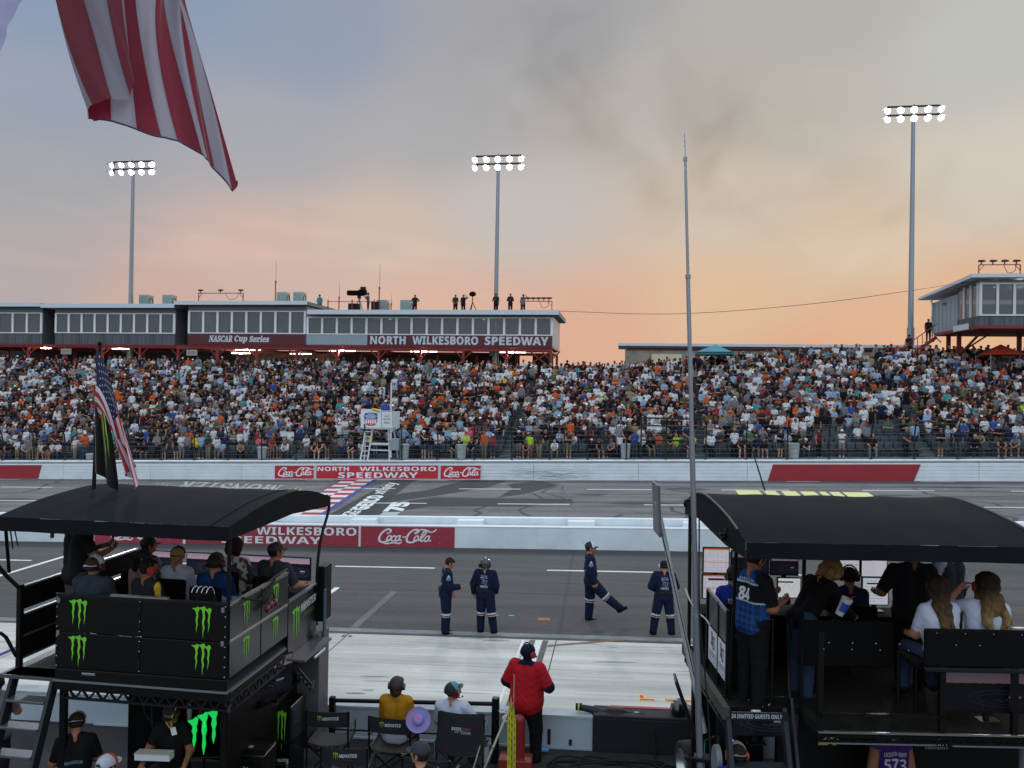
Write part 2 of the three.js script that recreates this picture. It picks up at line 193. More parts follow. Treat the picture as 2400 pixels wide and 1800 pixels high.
const pitCv = canvas(2048, 256, (x, w, h) => {
  const im = x.createImageData(w, h);
  for (let j = 0; j < h; j++) for (let i = 0; i < w; i++) { const n = fbm(i * 0.012, j * 0.07, 5), g = hash(i + 77, j); let v = 68 + (n - 0.5) * 24 + (g - 0.5) * 10; v += (fbm(i * 0.003, j * 0.3, 3) - 0.5) * 12; const k = (j * w + i) * 4; im.data[k] = v * 1.02; im.data[k + 1] = v; im.data[k + 2] = v * 0.965; im.data[k + 3] = 255; }
  x.putImageData(im, 0, 0);
  x.fillStyle = 'rgba(52,52,55,0.75)'; x.fillRect(0, 0, w, 24); // newer strip along the wall
  x.strokeStyle = 'rgba(44,43,43,0.6)'; x.lineWidth = 1.2; for (const X of [-1.6, -11, -30, 12]) { x.beginPath(); x.moveTo((X - TX0) / 104 * w, 0); x.lineTo((X + 0.25 - TX0) / 104 * w, h); x.stroke(); }
  for (let c = 0; c < 140; c++) { x.fillStyle = `rgba(38,37,38,${rr(0.04, 0.14)})`; x.fillRect(rnd() * w, 30 + rnd() * (h - 30), rr(30, 260), rr(1, 3)); }
  x.strokeStyle = 'rgba(36,35,36,0.5)'; x.lineWidth = 2.5; x.beginPath(); x.moveTo(0, 150); x.lineTo(w, 166); x.stroke();
  for (let c = 0; c < 7; c++) { const X = rnd() * w; x.strokeStyle = `rgba(34,34,36,${rr(0.1, 0.3)})`; x.lineWidth = rr(2, 5); x.beginPath(); x.moveTo(X, 250); x.bezierCurveTo(X + 60, 215, X + 140, 200, X + 300, 185); x.stroke(); }
});
struct('pit_road', sheet(TX0, TX1, -27.7, -17.8, 60, 4, 0.0, true), mat(0xffffff, 0.88, { map: tex(pitCv), bumpMap: bumpA, bumpScale: 0.0015 }));
const padCv = canvas(2048, 384, (x, w, h) => {
  const im = x.createImageData(w, h);
  for (let j = 0; j < h; j++) for (let i = 0; i < w; i++) { const n = fbm(i * 0.006, j * 0.03, 5), f = fbm(i * 0.03, j * 0.12, 4); let v = 186 + (n - 0.5) * 60 + (f - 0.5) * 16 + (hash(i, j + 9) - 0.5) * 10; const k = (j * w + i) * 4; im.data[k] = v; im.data[k + 1] = v * 0.985; im.data[k + 2] = v * 0.945; im.data[k + 3] = 255; }
  x.putImageData(im, 0, 0);
  for (let c = 0; c < 420; c++) { x.strokeStyle = `rgba(64,62,60,${rr(0.04, 0.3)})`; x.lineWidth = rr(0.5, 1.8); const X = rnd() * w, Y = rnd() * h; x.beginPath(); x.moveTo(X, Y); x.quadraticCurveTo(X + rr(10, 60), Y + rr(-4, 4), X + rr(20, 130), Y + rr(-5, 7)); x.stroke(); } for (let c = 0; c < 60; c++) { const g = x.createRadialGradient(0, 0, 0, 0, 0, 1), X = rnd() * w, Y = rnd() * h; g.addColorStop(0, `rgba(84,80,74,${rr(0.06, 0.2)})`); g.addColorStop(1, 'rgba(84,80,74,0)'); x.save(); x.translate(X, Y); x.scale(rr(20, 90), rr(6, 26)); x.fillStyle = g; x.beginPath(); x.arc(0, 0, 1, 0, 7); x.fill(); x.restore(); }
  for (let c = 0; c < 150; c++) { const X = rnd() * w, Y = rnd() * h, L = rr(4, 22); x.fillStyle = `rgba(58,55,54,${rr(0.12, 0.55)})`; x.beginPath(); x.ellipse(X, Y, L, rr(0.8, 3), rr(-0.15, 0.1), 0, 7); x.fill(); }
  for (let c = 0; c < 24; c++) { x.strokeStyle = `rgba(96,94,90,${rr(0.12, 0.35)})`; x.lineWidth = rr(0.8, 1.6); x.beginPath(); const Y = rnd() * h; x.moveTo(0, Y); x.bezierCurveTo(w * 0.3, Y + rr(-8, 8), w * 0.6, Y + rr(-8, 8), w, Y + rr(-6, 12)); x.stroke(); }
});
const padMap = tex(padCv, true, [1 / 56, 1 / 6]); padMap.offset.set(0.55, 0);
const padMat = mat(0xffffff, 0.8, { map: padMap });
{ // concrete pit apron: one base with separate slabs
  const apron = new THREE.Group(); apron.name = 'pit_apron'; apron.userData.kind = 'structure'; scene.add(apron);
  mesh('joint_bed', sheet(-30, 24, -17.85, -12.3, 20, 2, -0.006), mat(0x4d4b48, 0.95), apron);
  const xs = [-30, -24.5, -18.9, -13.4, -10.2, -6.32, -1.38, 3.6, 8.2, 13, 18, 24];
  for (let i = 0; i + 1 < xs.length; i++) mesh('concrete_slab', sheet(xs[i] + 0.012, xs[i + 1] - 0.012, -17.55, -12.4, 4, 4, 0.004), padMat, apron);
  mesh('gutter_strip', sheet(-30, 24, -17.98, -17.72, 30, 1, 0.004), mat(0x8d9090, 0.85, { map: mottle }), apron);
  mesh('gutter_strip', sheet(-30, 24, -17.715, -17.56, 30, 1, 0.004), mat(0x56585a, 0.9, { map: mottle }), apron);
}
struct('paddock_ground', sheet(-40, 40, -12.4, 12, 20, 8, 0.0), mat(0x2c2b2b, 0.92, { map: mottle, bumpMap: bumpA, bumpScale: 0.002 }));
// painted markings, each a thin sheet of paint
const paintW = mat(0xe6e9e4, 0.7, { map: paintWear }), paintG = mat(0x74726e, 0.85, { map: mottle }), paintB = mat(0x2c4596, 0.7, { map: mottle }), paintO = mat(0xb5602f, 0.7, { map: mottle }), paintY = mat(0xd8cf2a, 0.6);
const mark = (x0, x1, z0, z1, m, off = 0.006, n = 'painted_line') => tag(mesh(n, sheet(x0, x1, z0, z1, Math.max(1, Math.round((x1 - x0) / 3)), 2, off), m), null, null, null, 'structure');
for (const [a, b] of [[-9.27, -5.9], [-2.25, 1.6], [5.2, 8.9], [-30, -26.5], [-23.3, -20.4], [-16.3, -12.8], [12.4, 16]]) mark(a, b, -24.42, -24.3, paintW);
for (let X = -5.9 - 7.05 * 8; X < 36; X += 7.05) { mark(X, X + 3.5, -37.15, -37.02, paintW); mark(X + 4.15, X + 7.6, -41.7, -41.57, paintW); mark(X + 1, X + 2.8, -44.75, -44.66, paintW); }
mark(-19.78, -19.6, -27.4, -20.3, paintW); mark(-8.26, -8.1, -21.7, -20.3, paintW); mark(-6.46, -6.26, -21.4, -18, paintG);
mark(-13.66, -13.5, -17.5, -13.2, paintB, 0.009); mark(-1.99, -1.86, -17.5, -12.6, paintG, 0.009); mark(-1.845, -1.7, -17.5, -12.6, paintW, 0.009); mark(-1.685, -1.56, -17.5, -12.6, paintG, 0.009); mark(-2.16, -2.1, -17.5, -12.6, paintW, 0.009);
mark(-1.97, -1.67, -19.24, -19.02, paintO, 0.006, 'orange_patch');
{ const g = sheet(0, 1.75, -17.2, -17.08, 6, 1, 0.01), p = g.attributes.position; for (let i = 0; i < p.count; i++) { const t = p.getX(i) / 1.75; p.setX(i, -1.54 + p.getX(i)); p.setZ(i, p.getZ(i) - t * 0.62); p.setY(i, gy(p.getX(i), -17) + 0.01); } g.computeVertexNormals(); tag(mesh('faded_orange_stripe', g, mat(0x9a7260, 0.8, { map: mottle })), null, null, null, 'structure'); }
for (const [a, b, c, d] of [[0.4, 0.71, -14.40, -14.30], [0.4, 0.52, -14.56, -14.405], [0.86, 1.75, -14.42, -14.32]]) { mark(a, b, c, d, paintY, 0.009, 'yellow_tape'); mark(a + 0.022, b - 0.022, c + 0.022, d - 0.022, mat(0xd23a1c, 0.6), 0.013, 'red_tape'); }
{ const m = decal(clear(128, 64, (x) => { x.fillStyle = 'rgba(60,60,62,0.75)'; x.font = 'bold 60px sans-serif'; x.translate(128, 64); x.rotate(Math.PI); x.fillText('13', 20, 54); }), 0.9); tag(mesh('stall_number', sheet(-6.62, -6.05, -17.5, -17.25, 2, 1, 0.01, true), m), null, null, null, 'structure'); }
for (const X of [-3.15, -2.75]) mark(X, X + 0.14, -19.4, -19.33, mat(0x55b99a, 0.8), 0.006, 'chalk_mark');
{ // start line: checkers, blue edge and sponsor lettering across the track
  const cv = canvas(256, 1024, (x, w, h) => { x.fillStyle = '#c9c7c6'; x.fillRect(0, 0, w, h); x.fillStyle = '#962436'; const n = 22; for (let i = 0; i < n; i++) x.fillRect(i % 2 ? w / 2 : 0, i * h / n, w / 2, h / n); x.fillStyle = '#b9b7b6'; x.fillRect(0, h * 0.84, w, h * 0.16); x.fillStyle = '#9c2f3e'; x.fillRect(0, h * 0.97, w, h * 0.03); for (let i = 0; i < 400; i++) { x.fillStyle = `rgba(70,66,66,${rnd() * 0.18})`; x.fillRect(rnd() * w, rnd() * h, rr(2, 10), rr(2, 60)); } });
  const skew = (g) => { const p = g.attributes.position; for (let i = 0; i < p.count; i++) { const t = (p.getZ(i) + 45) / 15; p.setX(i, p.getX(i) + t * 1.5); p.setY(i, gy(p.getX(i), p.getZ(i)) + 0.006); } g.computeVertexNormals(); return g; };
  const sl = tag(mesh('start_line', skew(sheet(-16.7, -14.85, -45, -29.6, 2, 12, 0.006, true)), mat(0xffffff, 0.75, { map: tex(cv) })), null, null, null, 'structure');
  tag(mesh('blue_edge_line', skew(sheet(-14.845, -14.55, -45, -29.6, 1, 12, 0.006)), paintB), null, null, null, 'structure');
  const ad = decal(clear(1024, 128, (x) => { cola(x, 10, 6, 330, 110, '#ccd2d0'); txt(x, 'GEICO', 500, 64, 300, 84, '#ccd2d0', 'bold 100px sans-serif', ['#ccd2d0', 8]); x.save(); x.transform(1, 0, -0.2, 1, 20, 0); txt(x, 'xfinity', 830, 64, 300, 100, '#ccd2d0'); x.restore(); }), 0.7);
  const vert = (x0, x1, z0, z1) => { const g = sheet(x0, x1, z0, z1, 1, 8, 0.006, true), u = g.attributes.uv; for (let i = 0; i < u.count; i++) u.setXY(i, u.getY(i), 1 - u.getX(i)); return g; };
  tag(mesh('track_lettering', skew(vert(-13.9, -12.7, -44.3, -30.6)), ad), null, null, null, 'structure');
  const n75 = decal(clear(256, 128, (x) => { x.fillStyle = '#ccd2d0'; for (let i = 0; i < 5; i++) x.fillRect(8 + i * 17, 16, 9, 96); txt(x, '75', 176, 64, 150, 100, '#ccd2d0', 'bold 100px sans-serif', ['#ccd2d0', 10]); }), 0.7);
  tag(mesh('track_lettering', skew(vert(-12.1, -11.0, -37.4, -33.4)), n75), null, null, null, 'structure');
}
// ---------- outer wall with its cushioned barrier ----------
const wallWhite = mat(0xdde5e9, 0.55, { map: paintWear }), redPaint = mat(0x9a1f2b, 0.5, { map: paintWear });
{
  const t = thing('outer_wall', 'long white cushioned barrier wall below the grandstand, with red panels', 'wall', [0, 0, 0]);
  mesh('concrete_wall', uvm(shear(bb(-66, 46, -0.2, 1.56, -45.75, -45.28))), mat(0xdfe5e8, 0.7, { map: paintWear }), t);
  mesh('top_ledge', uvm(shear(bb(-66, 46, 1.56, 1.6, -45.8, -45.02))), wallWhite, t);
  const seg = merge([0, 1, 2, 3, 4].map((i) => rbx(6.09, 0.196, 0.22, 0, 0.1 + i * 0.2 + 0.44, 0, 0.022, 2)));
  for (let X = -63; X < 44; X += 6.1) { const g = uvm(seg.clone().translate(X, 0, -45.12)); mesh('barrier_section', shear(g), wallWhite, t); }
  const board = (n, x0, x1, y0, y1, m) => { const g = new THREE.BoxGeometry(x1 - x0, y1 - y0, 0.02, 8, 1, 1).translate((x0 + x1) / 2, (y0 + y1) / 2, -44.985); return mesh(n, shear(g), m, t); };
  const cs = mat(0xffffff, 0.5, { map: tex(art.colaSign()) });
  tag(board('red_advert_board', -21.15, -18.57, 0.49, 1.35, cs), 'red advert board with white script lettering'); tag(board('red_advert_board', -10.67, -8.17, 0.49, 1.35, cs), 'red advert board with white script lettering');
  tag(board('red_name_board', -18.46, -10.76, 0.49, 1.36, mat(0xffffff, 0.5, { map: tex(art.nwsSign()) })), 'red board lettered NORTH WILKESBORO SPEEDWAY');
  const para = (pts) => shear(uvm(poly(pts, 0.02).translate(0, 0, -45.0)));
  mesh('red_panel', para([[-66, 0.48], [-37.32, 0.48], [-37.08, 1.36], [-66, 1.36]]), redPaint, t); mesh('red_panel', para([[8.26, 0.46], [16.02, 0.46], [16.36, 1.38], [8.54, 1.38]]), redPaint, t);
  const scuff = decal(clear(512, 96, (x, w, h) => { for (let i = 0; i < 60; i++) { x.strokeStyle = `rgba(50,60,58,${rr(0.05, 0.35)})`; x.lineWidth = rr(0.8, 3); const X = rr(90, 400), Y = rr(40, 92); x.beginPath(); x.moveTo(X, Y); x.quadraticCurveTo(X + rr(20, 60), Y + rr(-30, 10), X + rr(40, 150), Y + rr(-20, 16)); x.stroke(); } for (let i = 0; i < 40; i++) { x.fillStyle = `rgba(120,130,90,${rr(0.05, 0.2)})`; x.fillRect(rr(120, 420), rr(60, 92), rr(4, 40), rr(1, 3)); } x.fillStyle = 'rgba(110,80,70,0.35)'; x.fillRect(150, 26, 330, 2); }), 0.7);
  mesh('tyre_scuffs', shear(new THREE.PlaneGeometry(6.5, 0.9, 8, 1).translate(-4.6, 0.93, -44.998)), scuff, t);
}
{ // pit wall between pit road and track
  const t = thing('pit_wall', 'low white concrete pit wall beside the pit road, painted with worn red signs', 'wall', [0, 0, 0]);
  const sh = (g) => shear(uvm(g));
  mesh('front_wall', sh(bb(-64, 44, -0.2, 0.77, -27.95, -27.6)), mat(0xd8e2e8, 0.7, { map: paintWear }), t);
  mesh('top_edge', sh(bb(-64, 44, 0.772, 0.79, -27.97, -27.585)), MT.whiteTrim, t);
  mesh('channel_floor', sh(bb(-64, 44, 0.2, 0.6, -29.05, -27.98)), mat(0xccd6dc, 0.8, { map: paintWear }), t);
  mesh('rear_barrier', sh(bb(-64, 44, -0.2, 0.86, -29.45, -29.1)), wallWhite, t);
  for (let X = -60.2; X < 43; X += 4.2) mesh('barrier_block', sh(rbx(1.0, 0.26, 0.42, X, 0.72, -28.75, 0.03)), MT.white, t);
  const cw = mat(0xffffff, 0.7, { map: tex(art.colaWorn()) }), sb = (n, x0, x1, m) => mesh(n, shear(new THREE.BoxGeometry(x1 - x0, 0.745, 0.012, 8, 1, 1).translate((x0 + x1) / 2, 0.378, -27.592)), m, t);
  tag(sb('worn_red_advert', -20.39, -16.66, cw), 'scraped red paint with white script lettering'); tag(sb('worn_red_advert', -9.53, -5.96, cw), 'scraped red paint with white script lettering'); tag(sb('worn_red_name_sign', -16.55, -9.62, mat(0xffffff, 0.7, { map: tex(art.nwsWorn()) })), 'scraped red paint lettered WILKESBORO SPEEDWAY');
}
{ // near service wall with its dark cover on the right stall
  const t = thing('service_wall', 'low grey-blue concrete wall between the pit stalls and the crew area', 'wall');
  const sh = (g) => shear(uvm(g));
  mesh('wall_face', sh(bb(-30, 24, -0.1, 0.49, -12.52, -12.3)), mat(0xa3b0bc, 0.75, { map: paintWear }), t); mesh('wall_cap', sh(bb(-30, 24, 0.491, 0.52, -12.56, -12.28)), mat(0xbcc3c7, 0.7, { map: mottle }), t);
  mesh('skirt_edge', sh(bb(-9, -0.36, -0.02, 0.03, -12.29, -12.24)), mat(0x9aa6b0, 0.7), t);
  for (const [X, h] of [[-1.06, 0.24], [-0.72, 0.09]]) mesh('drain_slot', sh(rbx(0.05, h, 0.03, X, 0.05 + h / 2, -12.285, 0.01)), MT.rubber, t);
  const c = thing('wall_cover', 'black padded cover draped over the wall beside the coiled hose', 'cover'); mesh('front_drape', sh(rbx(2.6, 0.54, 0.05, 0.93, 0.26, -12.25, 0.02)), mat(0x0e1218, 0.85, { bumpMap: weave, bumpScale: 0.001 }), c); mesh('top_fold', sh(rbx(2.6, 0.05, 0.4, 0.93, 0.548, -12.43, 0.02)), mat(0x191b20, 0.8), c); mesh('red_trim', sh(bb(-0.1, 1.6, 0.575, 0.582, -12.62, -12.55)), mat(0xa8414b, 0.7), c);
}
// ---------- grandstand ----------
const NR = 20, rowZ = (r) => -46.9 - r * 0.69;
const rowF = (x) => 1.62 + 0.031 * x, rowT = (x) => 6.22 + 1.45 * sstep(-3, 18, x);
const rowY = (r, x) => { const t = r / (NR - 1); return rowF(x) * (1 - t) + rowT(x) * t; };
const aisleX = [-44, -32.5, -20.5, -7, 4.8, 17.4, 29];
const inAisle = (x, r) => aisleX.some((a) => Math.abs(x - a - r * 0.03) < (r < 6 ? 0.42 : 0.3));
const gsMat = mat(0x5d6266, 0.85, { map: mottle }), stepMat = mat(0x6a757b, 0.8, { map: mottle });
{
  const t = thing('grandstand', 'long concrete grandstand full of spectators beyond the outer wall', 'grandstand');
  for (let r = 0; r < NR; r++) { // tread and riser of one tier
    const pos = [], idx = [], X0 = -64, X1 = 46, n = 44, z = rowZ(r) + 0.36, zb = rowZ(r) - 0.33, zf = r ? z : -45.76;
    for (let i = 0; i <= n; i++) { const x = X0 + (X1 - X0) * i / n, y = rowY(r, x), yl = r ? rowY(r - 1, x) : y - 0.3; pos.push(x, yl - 0.02, zf, x, y, zf, x, y, zb); if (i < n) { const a = i * 3, b = a + 3; idx.push(a, b, b + 1, a, b + 1, a + 1, a + 1, b + 1, b + 2, a + 1, b + 2, a + 2); } }
    const g = new THREE.BufferGeometry(); g.setAttribute('position', new THREE.Float32BufferAttribute(pos, 3)); g.setIndex(idx); const q = g.toNonIndexed(); q.computeVertexNormals(); mesh('tier', uvm(q), gsMat, t);
  }
  const ri = rowZ(NR - 1) - 0.33; // upper landing
  { const pos = [], idx = [], n = 44; for (let i = 0; i <= n; i++) { const x = -64 + 110 * i / n, y = rowT(x) + 0.05; pos.push(x, y, ri, x, y, -72); if (i < n) { const a = i * 2; idx.push(a, a + 2, a + 3, a, a + 3, a + 1); } } const g = new THREE.BufferGeometry(); g.setAttribute('position', new THREE.Float32BufferAttribute(pos, 3)); g.setIndex(idx); const q = g.toNonIndexed(); q.computeVertexNormals(); mesh('upper_landing', uvm(q), gsMat, t); }
  mesh('back_wall', uvm(bb(-64, 46, -3, 6.4, -73, -72)), gsMat, t);
  for (const a of aisleX) for (let r = 0; r < NR; r++) { const x = a + r * 0.03, y = rowY(r, x), h = (rowY(Math.min(r + 1, NR - 1), x) - y) * 0.5; mesh('aisle_step', rbx(0.85, h, 0.33, x, y + h / 2 + 0.005, rowZ(r) - 0.18, 0.015, 1), stepMat, t); }
}
// seats: one shape, the front tier as individuals, the rest (mostly hidden by people) as a mass
const seatGeo = merge([rbx(0.46, 0.05, 0.4, 0, 0.42, 0.02, 0.02, 1), rbx(0.46, 0.36, 0.05, 0, 0.66, -0.2, 0.02, 1), bx(0.05, 0.4, 0.05, -0.18, 0.2, -0.12), bx(0.05, 0.4, 0.05, 0.18, 0.2, -0.12)]);
const seatMat = mat(0x3a444c, 0.55);
// ---------- catch fence ----------
{
  const t = thing('catch_fence', 'dark steel posts with taut wire cables standing on the outer wall', 'fence');
  const pm = mat(0x24272a, 0.5, { metalness: 0.5 }), cm = mat(0x5f686e, 0.4, { metalness: 0.7 });
  const pg = pipe([[0, 0, 0], [0, 0.9, 0.02], [0, 1.7, 0.1], [0, 2.25, 0.4]], 0.045, 10, 6);
  for (let X = -63.2; X < 45; X += 2.27) { const p = mesh('fence_post', pg, pm, t); p.position.set(X, SL * X + 1.58, -45.66); mesh('base_plate', bx(0.16, 0.05, 0.16, X, SL * X + 1.625, -45.66), pm, t); }
  for (let i = 0; i < 8; i++) { const h = 0.12 + i * 0.27, dz = i < 6 ? 0.02 + 0.012 * i : 0.1 + 0.16 * (i - 5); mesh('cable', bar([-64, -64 * SL + 1.58 + h, -45.6 + dz], [46, 46 * SL + 1.58 + h, -45.6 + dz], 0.016), cm, t); }
  for (const [x0, x1] of [[1.2, 4.2]]) { const g = new THREE.Group(); g.name = 'gate_frame'; t.add(g); const y = SL * 2.6 + 1.6; for (const [a, b] of [[[x0, y, -45.9], [x0, y + 2.4, -45.9]], [[x1, y, -45.9], [x1, y + 2.4, -45.9]], [[x0, y + 2.4, -45.9], [x1, y + 2.4, -45.9]], [[x0, y + 1.95, -45.9], [x1, y + 1.95, -45.9]], [[x0, y + 0.1, -45.9], [x1, y + 0.1, -45.9]], [[x0, y + 1.1, -45.9], [x1, y + 1.1, -45.9]]]) mesh('frame_bar', bar(a, b, 0.09), pm, g); }
}
// ---------- glazed boxes above the stand ----------
const siding = (c1, seed) => dataTex(256, 256, (u, v, x, y) => { const b = Math.floor(u * 16), e = Math.abs(u * 16 - b - 0.5) > 0.47 ? 0.6 : 1, n = 0.75 + 0.3 * hash(b, seed) + 0.25 * (fbm(u * 60 + b * 5, v * 6 + b * 3, 4) - 0.5); return c1.map((c) => c * n * e); }, true, [0.42, 0.2]);
const woodMat = mat(0xffffff, 0.85, { map: siding([0.36, 0.37, 0.39], 3) }), greyPanel = mat(0x9aa6af, 0.6, { map: paintWear }), roofTrim = mat(0xc3ccd3, 0.5), greyTrim = mat(0x6f777d, 0.7), interior = mat(0x4d5052, 0.9), lampMat = new THREE.MeshStandardMaterial({ color: 0xffffff, emissive: 0xfff3d8, emissiveIntensity: 4 });
const windowGlass = new THREE.MeshPhysicalMaterial({ color: 0x9fabb2, roughness: 0.04, transmission: 0.85, thickness: 0, ior: 1.5 });
function suite({ name, label, x0, x1, z = -62, zb = -69, floor, sill, head, roof, rx0, rx1, n, wall, over = 0.7, fascia = 0.33, post = mat(0xdde2e6, 0.5), lamps = 6 }) {
  const t = thing(name, label, 'viewing box');
  mesh('lower_wall', uvm(bb(x0, x1, floor, sill - 0.08, z - 0.15, z)), wall, t);
  mesh('header', uvm(bb(x0, x1, head + 0.08, roof - fascia, z - 0.15, z)), greyTrim, t);
  mesh('side_wall', uvm(bb(x0, x0 + 0.15, floor, roof - fascia, zb, z - 0.15)), wall, t); mesh('side_wall', uvm(bb(x1 - 0.15, x1, floor, roof - fascia, zb, z - 0.15)), wall, t);
  mesh('rear_wall', uvm(bb(x0 + 0.15, x1 - 0.15, floor, roof - fascia, zb, zb + 0.15)), interior, t);
  mesh('floor_slab', bb(x0 + 0.01, x1 - 0.01, floor - 0.14, floor - 0.002, zb, z - 0.02), MT.redSteel, t);
  const rf = mesh('roof', uvm(bb(rx0, rx1, roof - fascia + 0.002, roof, zb - 0.4, z + over)), greyTrim, t); mesh('fascia', uvm(bb(rx0 - 0.02, rx1 + 0.02, roof - fascia, roof + 0.02, z + over, z + over + 0.04)), roofTrim, rf);
  mesh('window_sill', bb(x0 + 0.02, x1 - 0.02, sill - 0.08, sill, z - 0.12, z + 0.06), post, t); mesh('window_head', bb(x0 + 0.02, x1 - 0.02, head, head + 0.08, z - 0.12, z + 0.06), post, t);
  const w = (x1 - x0 - 0.2) / n; for (let i = 0; i <= n; i++) mesh('mullion', bb(x0 + 0.1 + i * w - 0.09, x0 + 0.1 + i * w + 0.09, sill + 0.001, head - 0.001, z - 0.1, z + 0.05), post, t);
  for (let i = 0; i < n; i++) { const a = x0 + 0.1 + i * w + 0.09, b = a + w - 0.18; mesh('window_pane', bb(a, b, sill + 0.002, head - 0.002, z - 0.035, z - 0.025), windowGlass, t); }
  for (let i = 0; i < lamps; i++) { const lx = x0 + (x1 - x0) * (i + 0.5) / lamps; mesh('ceiling_lamp', new THREE.CylinderGeometry(0.14, 0.14, 0.03, 12).translate(lx, roof - fascia - 0.03, z - 1.6 - (i % 2) * 1.7), lampMat, t); }
  for (let i = 0; i < Math.max(1, Math.round(lamps / 3)); i++) { const L = new THREE.PointLight(0xffe9c8, 2.5); L.position.set(x0 + (x1 - x0) * (i + 0.5) / Math.max(1, Math.round(lamps / 3)), roof - fascia - 0.25, z - 2.6); L.castShadow = true; t.add(L); }
  mesh('rear_counter', bb(x0 + 0.4, x1 - 0.4, floor, floor + 1.0, z - 3.6, z - 3.2), MT.white, t);
  return t;
}
suite({ name: 'viewing_suite', label: 'grey timber viewing suite at the far left end with two wide windows', x0: -60, x1: -51.3, floor: 9.0, sill: 10.02, head: 11.72, roof: 12.6, rx0: -61, rx1: -50.95, n: 6, wall: woodMat, lamps: 3 });
suite({ name: 'viewing_suite', label: 'grey timber viewing suite with nine windows left of the maroon signs', x0: -50.05, x1: -38.5, floor: 9.02, sill: 10.06, head: 11.68, roof: 12.5, rx0: -50.9, rx1: -38.2, n: 9, wall: woodMat });
const boxC = suite({ name: 'press_box', label: 'raised press box with a maroon sign for the cup series', x0: -37.3, x1: -26.55, floor: 9.1, sill: 10.1, head: 11.9, roof: 12.74, rx0: -38.15, rx1: -26.2, n: 8, wall: greyPanel, lamps: 9, fascia: 0.3 });
const boxD = suite({ name: 'press_box', label: 'long low press box with sixteen windows and the speedway name', x0: -26.5, x1: -5.55, floor: 9.12, sill: 10.08, head: 11.4, roof: 12.0, rx0: -26.15, rx1: -5.05, n: 16, wall: greyPanel, lamps: 5, fascia: 0.36 });
tag(mesh('name_sign', new THREE.BoxGeometry(10.7, 0.92, 0.05).translate(-31.92, 9.56, -61.97), mat(0xffffff, 0.6, { map: tex(art.cupSign()) }), boxC), 'maroon sign lettered in pale slanted type');
tag(mesh('name_sign', new THREE.BoxGeometry(15.5, 0.84, 0.05).translate(-13.36, 9.55, -61.97), mat(0xffffff, 0.6, { map: tex(art.boxSign()) }), boxD), 'maroon sign lettered NORTH WILKESBORO SPEEDWAY');
for (let i = 0; i < 12; i++) mesh('cladding_panel', bb(-26.45 + i * 0.445, -26.45 + i * 0.445 + 0.435, 9.14, 9.96, -61.99, -61.975), mat(0x8f9ca6, 0.6), boxD);
